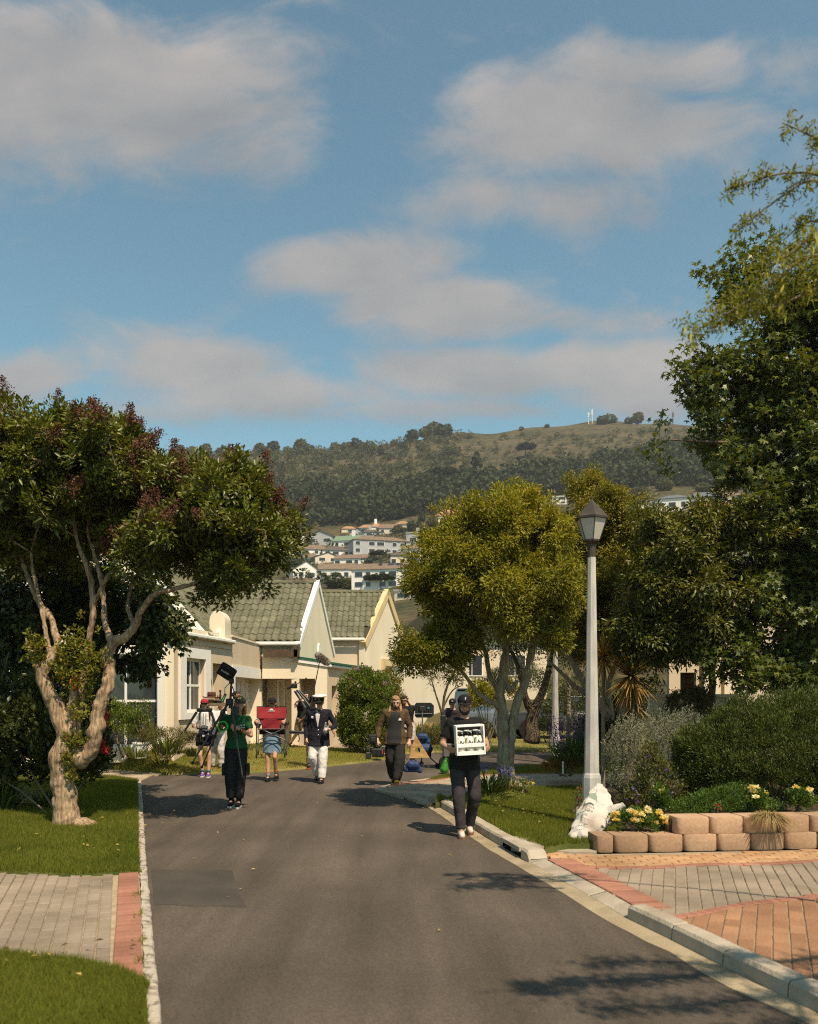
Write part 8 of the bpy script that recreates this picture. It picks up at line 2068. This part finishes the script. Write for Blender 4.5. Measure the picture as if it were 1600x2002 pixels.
m = MB().lathe([(.095, .04), (.115, .052), (.150, .072), (.150, .080), (.11, .094), (.02, .10)], k=24); m.v = [(x, y * 1.08, z) for x, y, z in m.v]; m.build('crown', c_white, hat, smooth=True)
n = 12; V = [(-.086 * math.cos(math.pi * k / n), -.05 - .10 * math.sin(math.pi * k / n), -.012 - .045 * math.sin(math.pi * k / n)) for k in range(n + 1)]
MB().add(V + [(x, y, z - .008) for x, y, z in V], [tuple(range(n, -1, -1)), tuple(range(n + 1, 2 * n + 2))] + [(k, k + 1, n + 2 + k, n + 1 + k) for k in range(n)]).build('visor', leather, hat)
m = MB(); m.ball((0, -.096, .012), (.010, .006, .022)); m.ball((0, -.096, .030), (.008, .006, .008)); m.build('emblem', silver, hat)
q = p.world(p.J['wrR'] + Vector((-.055, -.075, -.07))); t = thing('water_bottle', 'clear plastic water bottle in the hand of the captain', 'bottle', q)
pet, N_, L_, b_ = nodes_of('clear_plastic'); b_.inputs['Base Color'].default_value = (.75, .80, .84, 1); b_.inputs['Transmission Weight'].default_value = .85; b_.inputs['Roughness'].default_value = .08; b_.inputs['IOR'].default_value = 1.25
MB().lathe([(.030, 0), (.036, .01), (.034, .05), (.036, .07), (.034, .10), (.036, .13), (.026, .17), (.014, .19), (.013, .205)], k=14).build('body', pet, t, smooth=True); MB().lathe([(.0365, .06), (.0365, .115)], k=14).build('label', ink_w, t); MB().lathe([(.016, .200), (.016, .222)], k=12).build('cap', M('cap_blue', (.45, .50, .62)), t)

# ------------------------------------------------------------------ 5 red cap with tripod
r0 = G(402, 1518.5)
p = Person('person in red cap, white T-shirt and black shorts carrying a silver legged tripod', r0, 1.70, .10, skn=sk_tan, fem=True, pitch=-.12, vox=.012,
    J=dict(elL=(-.27, -.02, 1.14), wrL=(-.235, -.22, 1.16), elR=(.28, -.02, 1.15), wrR=(.22, -.22, 1.10), knL=(-.10, -.14, .50), anL=(-.05, -.08, .10), knR=(.10, -.10, .50), anR=(.085, -.12, .09), head=(-.02, -.01, 1.63)),
    hands=dict(L=dict(d=(.5, -.7, -.1), pn=(.6, .2, -.3), curl=1.0), R=dict(d=(-.5, -.7, -.1), pn=(-.6, .2, -.3), curl=1.0)))
p.top(c_white, .85, .90, .022); p.legs(c_black, 'shorts', .52, .02, wz=1.05); MB().tube([p.cen(.93) + Vector((0, -.13, 0)), p.cen(.90) + Vector((.1, -.12, -.04))], .05, 8).build('belt_bag', c_black, p.t)
p.shoes(c_purple, rub_w, socks=cloth('sock_teal', (.02, .12, .15)), sockz=.16); p.hair(hair_d, 'long'); p.cap(c_red); p.glasses(plast, lens_d)
dr_ = 18.45
def rp(x, y, dd=0): return P(x, y, dr_ + dd)
t = thing('tripod', 'heavy tripod with three pairs of silver tubes held against a white T-shirt', 'tripod', (rp(399, 1400)[0], dr_, 0)); o_ = Vector(t.location)
def rr(*q): return Vector(rp(*q)) - o_
MB().bbox(tuple(rr(384, 1392, -.04)), tuple(rr(416, 1384, .08)), .02).build('head', plast, t); MB().lathe([(.05, 0), (.06, .03), (.05, .07)], tuple(rr(400, 1391)), 14).build('bowl', metal_d, t)
for k, x in enumerate((388, 393, 398, 403)): MB().tube([rr(x, 1395), rr(x - .8, 1424)], .010, 8).build('leg_tube', silver, t)
for pts in ([(385, 1392), (372, 1412), (361, 1430)], [(413, 1392), (420, 1412), (424, 1426)]): MB().tube([rr(*q) for q in pts], [.030, .026, .018], 8).build('leg', plast, t)
MB().bbox(tuple(rr(385, 1426, -.04)), tuple(rr(406, 1422, .06)), .01).build('spreader', plast, t); MB().bbox(tuple(rr(389, 1437, -.03)), tuple(rr(397, 1426, .04)), .012).build('foot', plast, t); MB().tube([rr(361, 1432), rr(392, 1435)], .007, 6).build('brace', metal_d, t)

# ------------------------------------------------------------------ 6 person with the tray, 7 person in khaki
a0 = G(425, 1508)
p = Person('person in white top, pale jeans and red brown boots carrying a wooden tray', a0, 1.70, .15, skn=sk_brown, fem=True, vox=.013, pitch=.1,
    J=dict(elL=(-.30, -.05, 1.20), wrL=(-.22, -.30, 1.36), elR=(.30, -.05, 1.20), wrR=(.24, -.30, 1.36), head=(.08, .02, 1.62), knL=(-.09, -.02, .5), anL=(-.10, .05, .10), knR=(.10, -.14, .5), anR=(.11, -.10, .09)), hands=dict(L=dict(d=(.3, -.8, .2), pn=(0, 0, 1), curl=.4), R=dict(d=(-.3, -.8, .2), pn=(0, 0, 1), curl=.4)))
p.top(c_white, 1.0, .88, .03); p.legs(c_jean, hem=.92, thigh=.015, hemr=.065, fold=.035); p.shoes(c_boot, rubber, True, name='boot'); p.hair(hair_d, 'bun')
dt = 19.6
def tp(x, y, dd=0): return P(x, y, dt + dd)
t = thing('tray', 'wooden tray carried at chin height between the red cap and the tripod', 'tray', tp(424, 1376), -.06); wood_t = M('tray_wood', (.13, .09, .06), (.22, .16, .11), scale=4, rough=.8, stretch=(1, 6, 6))
m = MB(); m.bbox((-.25, -.16, -.035), (.25, .16, -.005), .005); m.build('board', wood_t, t)
for lo, hi in (((-.25, -.172, -.05), (.25, -.161, .02)), ((-.25, .161, -.05), (.25, .172, .02)), ((-.262, -.172, -.05), (-.251, .172, .02)), ((.251, -.172, -.05), (.262, .172, .02))): MB().box(lo, hi).build('edge', wood_t, t)
felt = M('felt_brown', (.09, .035, .02), (.13, .055, .03), scale=10, rough=.9)
q = tp(414, 1362); t2 = thing('felt_hat', 'brown felt hat lying on the boxes on the tray', 'hat', (q[0], q[1], q[2] - .03)); m = MB().lathe([(.20, -.012), (.205, 0), (.12, .01), (.102, .03)], k=22); m.v = [(x * 1.0, y * 1.1, z + .9 * x * x) for x, y, z in m.v]; m.build('brim', felt, t2, smooth=True); MB().lathe([(.098, .0), (.094, .12), (.085, .14), (.04, .137)], k=22).build('crown', felt, t2, smooth=True); MB().lathe([(.0995, .012), (.0985, .035)], k=22).build('ribbon', ink_d, t2)
q = tp(413, 1373); t2 = thing('wooden_box', 'small honey coloured wooden box under the felt hat', 'box', (q[0], q[1], q[2] + .006)); MB().bbox((-.065, -.06, -.045), (.065, .06, .045), .005).build('box', M('honey_wood', (.42, .22, .06), (.50, .28, .09), scale=12), t2); MB().bbox((-.068, -.063, .046), (.068, .063, .062), .004).build('lid', c_cream, t2)
q = tp(427, 1372); t2 = thing('brush_case', 'black open case of make-up brushes on the tray', 'case', (q[0], q[1], q[2] - .0)); MB().bbox((-.085, -.05, -.06), (.085, .05, .03), .01).build('case', plast, t2)
for k in range(6): MB().tube([(-.06 + k * .024, 0, .0), (-.065 + k * .027, 0, .09 + .03 * (k % 3))], [.006, .009], 6).build('brush', [pet_yel, c_white, plast, pet_yel, c_white, MATS['lip']][k], t2)
q = tp(431, 1356); t2 = thing('pepper_bottle', 'tall black bottle standing in the brush case', 'bottle', (q[0], q[1], q[2] - .12)); MB().lathe([(.022, 0), (.022, .1), (.014, .13), (.022, .16), (.027, .20)], k=12).build('bottle', plast, t2)
q = tp(438, 1365); t2 = thing('folding_fan', 'dark fan with a bright green stripe leaning at the end of the tray', 'fan', q, 0); m = MB(); m.box((-.03, -.01, -.09), (.03, .01, .11), Matrix.Rotation(.45, 3, 'Y')); m.build('blade', plast, t2); m = MB(); m.box((-.012, -.014, -.08), (.006, -.011, .08), Matrix.Rotation(.45, 3, 'Y')); m.build('stripe', M('stripe_green', (.02, .45, .10)), t2)

b0 = P(462, 1358, 21.5); b0 = (b0[0], b0[1], .16)
p = Person('person in khaki top seen in profile behind the tripod, hair tied back', b0, 1.72, 1.35, skn=sk_brown, fem=True, vox=.014, J=dict(elL=(-.24, -.05, 1.13), wrL=(-.2, -.25, 1.05), elR=(.24, -.05, 1.13), wrR=(.2, -.25, 1.05)))
p.top(c_olive, .8, .88, .03); p.legs(c_khaki, hem=.95); p.shoes(c_shoe_w, rub_w); p.hair(hair_d, 'bun')
MB().tube([p.cen(1.46) + Vector((-.1, -.05, 0)), p.cen(1.1) + Vector((.12, -.13, 0))], .012, 6).build('strap', ink_d, p.t)

# ------------------------------------------------------------------ 8 man with shouldered tripod at the portico
m0 = ((592 - 800) * 26.3 / F, 26.3, .13)
p = Person('person in black polo and khaki shorts walking by the portico with tripod on shoulder', m0, 1.76, .75, skn=sk_fair, vox=.014, J=dict(elL=(-.36, -.12, 1.30), wrL=(-.20, -.16, 1.54), elR=(.26, .0, 1.13), wrR=(.25, -.12, .90), knL=(-.12, .10, .50), anL=(-.16, .42, .16), knR=(.11, -.22, .52), anR=(.12, -.28, .09), head=(.10, -.02, 1.62)), hands=dict(L=dict(d=(.5, 0, .6), pn=(.5, -.3, -.4), curl=1.0)))
p.top(c_black, .7, .86, .035); p.legs(c_khaki, 'shorts', .85, .03); p.shoes(c_black, rub_b, pitch=(-.5, 0)); p.hair(hair_d)
dm = 25.8
def mp_(x, y, dd=0): return P(x, y, dm + dd)
t = thing('tripod', 'black and silver tripod carried over the shoulder in front of the portico', 'tripod', (mp_(590, 1365)[0], dm, 0)); o_ = Vector(t.location)
def mr_(*q): return Vector(mp_(*q)) - o_
for k, (a, b) in enumerate((((576, 1351), (602, 1390)), ((580, 1349), (606, 1380)), ((584, 1350), (610, 1374)))): 
    l_ = MB().tube([mr_(*a, .05 * k), mr_(*b, .08 * k)], .028, 8).build('leg', plast, t); MB().tube([mr_(a[0] + 3, a[1] + .6, .05 * k - .04), mr_(b[0], b[1], .08 * k - .04)], .014, 6).build('silver_tube', silver, l_)
MB().bbox(tuple(mr_(570, 1346, -.06)), tuple(mr_(582, 1336, .08)), .03).build('head', plast, t); MB().tube([mr_(571, 1342), mr_(562, 1346)], [.05, .035], 8).build('plate', plast, t); MB().tube([mr_(580, 1338), mr_(590, 1332), mr_(600, 1325)], [.012, .012, .018], 8).build('pan_handle', metal_d, t); MB().ball(mr_(578, 1334), .035).build('knob', plast, t)

# ------------------------------------------------------------------ 9 boom operator behind the captain
o0_ = G(613, 1504)
p = Person('person in black cap and headphones behind the captain raising a boom pole', o0_, 1.76, -.05, skn=sk_brown, vox=.013, J=dict(elL=(-.32, -.10, 1.12), wrL=(-.16, -.25, 1.25), elR=(.36, .0, 1.12), wrR=(.48, -.06, .92), knL=(-.1, .05, .5), anL=(-.12, .10, .1), head=(.0, -.02, 1.63)), hands=dict(L=dict(d=(.6, -.3, .5), pn=(.4, -.3, 0), curl=1.1)))
p.top(c_black, .72, .84, .03); p.legs(c_khaki, hem=.9); p.shoes(c_black, M('sole_red', (.5, .08, .04))); p.hair(hair_d); p.cap(c_black, logo=(ink_w, [(-.022, -.01, -.006, .014), (.0, -.012, .014, .016)])); p.glasses(plast, lens_d)
m = MB(); H_ = p.H
for sx in (-1, 1): m.ball(H_(sx * .088, .01, 0), (.02, .032, .04), p.HR)
m.tube([H_(.088 * math.cos(a), .01, .02 + .125 * math.sin(a)) for a in [math.pi * k / 10 for k in range(11)]], .008, 6); m.build('headphones', plast, p.t)
db_ = 20.1
def bp_(x, y, dd=0): return P(x, y, db_ + dd)
t = thing('boom_microphone', 'long black boom pole with a furry grey windshield in front of the white gable', 'microphone', (bp_(605, 1400)[0], db_, 0)); o_ = Vector(t.location)
def br_(*q): return Vector(bp_(*q)) - o_
MB().tube([br_(601, 1416), br_(607, 1388), br_(615, 1345), br_(625, 1294)], [.017, .017, .014, .010], 8).build('pole', metal_d, t); MB().tube([br_(624, 1300), br_(621, 1297), br_(622, 1288)], .004, 6).build('cable', plast, t)
m = MB(); m.tube([br_(626, 1293), br_(628, 1289), br_(640, 1297)], .012, 6); m.build('mount', plast, t)
a, b = br_(621, 1281), br_(641, 1296); fur = M('fur_grey', (.16, .13, .10), (.40, .34, .28), scale=60, rough=.95)
ws = MB().limb(tuple(a), tuple(b), .068, .066, 14).build('windshield', fur, t)
n = 3800; ax = unit(as_np(b - a)); f = rng.random(n); w = unit(rng.normal(size=(n, 3))); w = w - ax * (w @ ax)[:, None] * (f > .1)[:, None] * (f < .9)[:, None]; w = unit(w)
Pt = as_np(a)[None] + ax * (f * float((b - a).length))[:, None] + w * .062
tag(blade_mesh('fur', Pt, w + rng.normal(0, .5, (n, 3)) + np.array([0, 0, -.2]), .035 + .02 * rng.random(n), .008, LEAF('fur_hair', (.15, .12, .095), (.42, .36, .30), trans=.1, rough=.9, spec=.1), ws), kind='stuff')
t = thing('light_stand_bundle', 'folded black stand carried level at hip height left of the captain', 'stand', bp_(584, 1431, .3)); MB().tube([(-.22, 0, .01), (.24, 0, -.02)], [.032, .032], 10).build('tubes', plast, t); MB().tube([(-.2, -.02, -.03), (.24, -.02, -.045)], .012, 8).build('rod', metal_d, t); MB().tube([(.0, 0, -.03), (.02, 0, -.18), (-.01, 0, -.24)], .012, 6).build('hanging_clip', plast, t)

# ------------------------------------------------------------------ 10 long-haired man with camera
l0 = G(773, 1536)
p = Person('person with long blond hair and brown overshirt carrying a film camera in one hand', l0, 1.79, .04, skn=sk_fair, pitch=.28, vox=.011,
    J=dict(shL=(-.19, 0, 1.415), elL=(-.315, .03, 1.13), wrL=(-.345, -.10, .885), shR=(.19, 0, 1.415), elR=(.285, .04, 1.13), wrR=(.27, -.06, .87), head=(.01, -.06, 1.615), knL=(-.085, -.02, .50), anL=(-.03, .12, .12), knR=(.085, -.16, .52), anR=(.02, -.26, .115)),
    hands=dict(L=dict(d=(-.05, -.2, -.95), pn=(.3, .8, 0), curl=1.1), R=dict(d=(.1, -.3, -.9), pn=(-.5, .5, 0), curl=.9)))
p.top(c_brown, 1.85, .80, .045, 'overshirt', flare=.03, puff=.008, fold=.026); p.panel(c_tee, [(1.455, -.07, .075), (1.25, -.125, .115), (.90, -.155, .11), (.83, -.15, .10)], .014, 'tee_shirt')
p.legs(c_dark, hem=.95, thigh=.03, hemr=.08, fold=.026)
m = MB(); m.prism([(-.028, -.02), (.03, -.02), (.022, .022), (0, .03), (-.02, .01)], -.002, .002, 'y'); q = p.surf(.085, 1.285, .022); m.v = [tuple(Vector(v_) + q) for v_ in m.v]; m.build('print', ink_w, p.t)
p.shoes(c_dark, rub_y, pitch=(0, .55)); p.hair(hair_bl, 'long'); p.beard(hair_b)
dcam = 16.85
def kp(x, y, dd=0): return P(x, y, dcam + dd)
t = thing('film_camera', 'black film camera with matte box carried low by its top handle', 'camera', kp(738, 1465), .0); o_ = Vector(t.location)
def kr(*q): return Vector(kp(*q)) - o_
def kb(name, x0, y0, x1, y1, d0_, d1_, mat=plast, b_=.012): return MB().bbox(tuple(kr(x0, y1, d0_)), tuple(kr(x1, y0, d1_)), b_).build(name, mat, t)
kb('body', 727, 1463, 752, 1480, -.08, .10); kb('matte_box', 715, 1470, 726, 1484, -.10, .10, metal_d); MB().lathe([(.05, 0), (.055, .02), (.055, .06), (.045, .08)], tuple(kr(741, 1473, -.085)), 16, Matrix.Rotation(PI2, 3, 'X')).build('lens', leather, t)
MB().tube([kr(730, 1463), kr(733, 1459), kr(741, 1459)], .016, 8).build('handle', plast, t); kb('viewfinder', 721, 1436, 738, 1455, -.06, .05); kb('viewfinder_hood', 725, 1441, 735, 1450, -.09, -.061, metal_d, .006); MB().tube([kr(732, 1456), kr(735, 1461)], .012, 6).build('bracket', plast, t); kb('base_plate', 728, 1484, 746, 1487, -.05, .06, plast, .004)
kb('red_tally', 747, 1467, 749, 1474, -.085, -.081, M('red_paint', (.5, .03, .03)), .0005)

# ------------------------------------------------------------------ light on a rolling stand, sandbags, board; 11 grip
n0 = G(797, 1487)
p = Person('person in black T-shirt with tied dark hair wheeling a film light behind the blond man', n0, 1.78, -.12, skn=sk_tan, vox=.013, pitch=.25, J=dict(head=(-.08, -.03, 1.62), shR=(.19, 0, 1.42), elR=(.42, -.04, 1.38), wrR=(.60, -.16, 1.40)), hands=dict(R=dict(d=(.4, -.5, -.5), pn=(0, -.3, -.8), curl=.7)))
p.top(c_black, .8, .84, .03); p.legs(c_jean, 'shorts', .9, .03); p.shoes(c_black, rub_w); p.hair(hair_d, 'long'); p.glasses(plast, lens_d)
dlt = 21.3
def lp(x, y, dd=0): return P(x, y, dlt + dd)
t = thing('film_light', 'black panel film light seen from behind on a steel rolling stand', 'film light', (lp(826, 1440)[0], dlt, 0)); o_ = Vector(t.location)
def lr(*q): return Vector(lp(*q)) - o_
m = MB(); c = lr(830, 1388.5); w_, h_ = .235, .185; pts = [(-w_, -h_ + .04), (-w_ + .04, -h_), (w_ - .08, -h_), (w_, -h_ + .06), (w_, h_ - .07), (w_ - .07, h_), (-w_ + .04, h_), (-w_, h_ - .04)]
m.prism(pts, -.03, .05, 'y'); m.v = [tuple(Vector(q) + c) for q in m.v]; pn = m.build('panel', plast, t)
for dx in np.linspace(-.18, .16, 8): MB().box(tuple(c + Vector((dx, -.05, -.12))), tuple(c + Vector((dx + .016, -.031, .13)))).build('cooling_fin', metal_d, pn)
MB().bbox(tuple(c + Vector((-.12, -.09, -.02))), tuple(c + Vector((.02, -.051, .10))), .01).build('ballast', metal_d, pn); MB().ball(c + Vector((.10, -.06, .05)), (.03, .015, .03)).build('knob', M('teal_knob', (.02, .22, .25)), pn); MB().tube([c + Vector((-.235, -.06, -.09)), c + Vector((.19, -.06, -.08))], .010, 6).build('yoke', silver, t)
MB().tube([c + Vector((-.05, -.07, .0)), c + Vector((-.05, -.05, -.30)), lr(825, 1445), lr(826, 1478)], [.016, .018, .020, .022], 8).build('pole', silver, t)
for k in range(3):
    a = 1.6 + k * 2.09; b = Vector((lr(826, 1478).x + .42 * math.cos(a), .42 * math.sin(a), .09)); l_ = MB().tube([lr(826, 1468), b], .016, 8).build('leg', metal_d, t)
    MB().lathe([(.055, -.02), (.06, 0), (.055, .02)], tuple(b + Vector((0, 0, -.03))), 12, Matrix.Rotation(PI2, 3, 'X')).build('castor', rub_b, l_)
bagm = M('sandbag_blue', (.012, .03, .09), (.028, .06, .15), scale=5, rough=.6, bump=.5, bscale=20)
def sandbag(label, x, y, d_, w_, h_, tie=True, drop=0):
    q = P(x, y, d_); t = thing('sandbag', label, 'sandbag', q, 0); m = MB()
    m.limb((-w_ * .25, 0, h_ * .2), (-w_ * .55, 0, -h_ * .35), .035, .06); m.limb((w_ * .25, 0, h_ * .2), (w_ * .5, 0, -h_ * .42), .035, .06); m.limb((-w_ * .2, -.01, 0), (w_ * .2, -.01, 0), h_ * .38, h_ * .38); m.limb((-w_ * .5, 0, -h_ * .35), (w_ * .5, 0, -h_ * .4), .05, .05)
    remesh(m.build('bag', bagm, t), .012, 3, .022, .09); MB().tube([(-w_ * .3, 0, h_ * .3), (0, 0, h_ * .55), (w_ * .3, 0, h_ * .3)], .012, 6).build('strap', plast, t); return t
sandbag('blue sandbag tied round the pole of the film light', 826, 1441, 21.15, .30, .26); t = sandbag('blue sandbag draped on the leg of the rolling stand behind the wooden board', 832, 1464, 21.2, .18, .40)
sandbag('blue sandbag hanging below the triangular wooden board', 808, 1496, 17.0, .26, .24)
q = P(820, 1462, 17.1); t = thing('wooden_board', 'triangular plywood board with a round hole beside the long haired man', 'board', q, 0)
tri = [(-.205, -.205), (.205, -.195), (-.075, .265)]; cx_, cz_, rr_ = -.03, -.045, .055
ply = M('plywood', (.34, .19, .07), (.58, .37, .16), scale=5, rough=.7, stretch=(1, 1, 5), detail=8)
hole = [(cx_ + rr_ * math.cos(2 * math.pi * k / 24), cz_ + rr_ * math.sin(2 * math.pi * k / 24)) for k in range(24)]
def edge_pt(a):
    d = (math.cos(a), math.sin(a)); best = 9
    for i in range(3):
        x1, y1 = tri[i]; x2, y2 = tri[(i + 1) % 3]; ex, ey = x2 - x1, y2 - y1; den = d[0] * ey - d[1] * ex
        if abs(den) < 1e-9: continue
        tt = ((x1 - cx_) * ey - (y1 - cz_) * ex) / den; uu = ((x1 - cx_) * d[1] - (y1 - cz_) * d[0]) / den
        if tt > 0 and -1e-6 <= uu <= 1 + 1e-6: best = min(best, tt)
    return (cx_ + d[0] * best, cz_ + d[1] * best)
angs = sorted([2 * math.pi * k / 48 for k in range(48)] + [math.atan2(y - cz_, x - cx_) % (2 * math.pi) for x, y in tri]); n = len(angs)
O = [edge_pt(a) for a in angs]; I = [(cx_ + rr_ * math.cos(a), cz_ + rr_ * math.sin(a)) for a in angs]
V = [(x, y_, z) for y_ in (-.012, .012) for x, z in O] + [(x, y_, z) for y_ in (-.012, .012) for x, z in I]; Fs = []
for k in range(n):
    j = (k + 1) % n; Fs += [(k, j, 2 * n + j, 2 * n + k), (n + j, n + k, 3 * n + k, 3 * n + j), (j, k, n + k, n + j), (2 * n + k, 2 * n + j, 3 * n + j, 3 * n + k)]
MB().add(V, Fs).build('panel', ply, t)

# ------------------------------------------------------------------ cart and its pusher, green bag
q0 = G(888, 1503.5)
p = Person('person in black cap bending over the equipment cart behind the milk crate man', (q0[0] + .02, q0[1] + .35, 0), 1.74, .1, skn=sk_fair, vox=.014, pitch=.2, yaw=-.2, J=dict(head=(-.06, -.12, 1.58), neck=(-.03, -.06, 1.45), elL=(-.33, -.05, 1.15), wrL=(-.3, -.3, 1.0)))
p.top(c_char, .8, .84, .03); p.legs(c_dark); p.shoes(c_black, rub_b); p.hair(hair_d); p.cap(c_black, logo=(ink_w, [(-.014, -.008, .014, .010)]))
t = thing('equipment_cart', 'grey film equipment cart with a rubber wheel behind the milk crate man', 'cart', (q0[0], q0[1], 0)); cg = M('cart_grey', (.11, .105, .10), (.15, .14, .135), scale=8, rough=.5)
MB().bbox((-.27, -.2, .30), (.45, .4, .62), .02).build('body', cg, t); MB().bbox((-.10, -.215, .40), (.02, -.201, .52), .005).build('side_plate', ink_w, t)
for x_ in (-.21, .38): MB().lathe([(.14, -.05), (.165, -.03), (.165, .03), (.14, .05)], (x_, -.12, .165), 18, Matrix.Rotation(PI2, 3, 'X')).build('wheel', rub_b, t)
for x_ in (-.26, .42): MB().tube([(x_, -.15, .6), (x_, -.15, 1.25)], .022, 8).build('post', plast, t)
MB().bbox((-.33, -.25, 1.02), (-.20, .1, 1.30), .015).build('monitor', plast, t); MB().bbox((-.27, -.2, .85), (.45, .4, .89), .01).build('shelf', cg, t)
q = G(869, 1513, 0); t = thing('green_bag', 'bright green plastic bag standing on the road by the cart', 'bag', q); m = MB(); m.limb((0, 0, .10), (.02, 0, .26), .105, .055); m.limb((.02, 0, .26), (.04, 0, .34), .03, .025); remesh(m.build('bag', LEAF('bag_green', (.06, .28, .03), (.06, .28, .03), trans=.4, rough=.3), t), .012, 3, .018, .08); MB().tube([(.0, 0, .33), (.05, 0, .40), (.07, 0, .33)], .008, 6).build('handle', MATS['bag_green'], t)
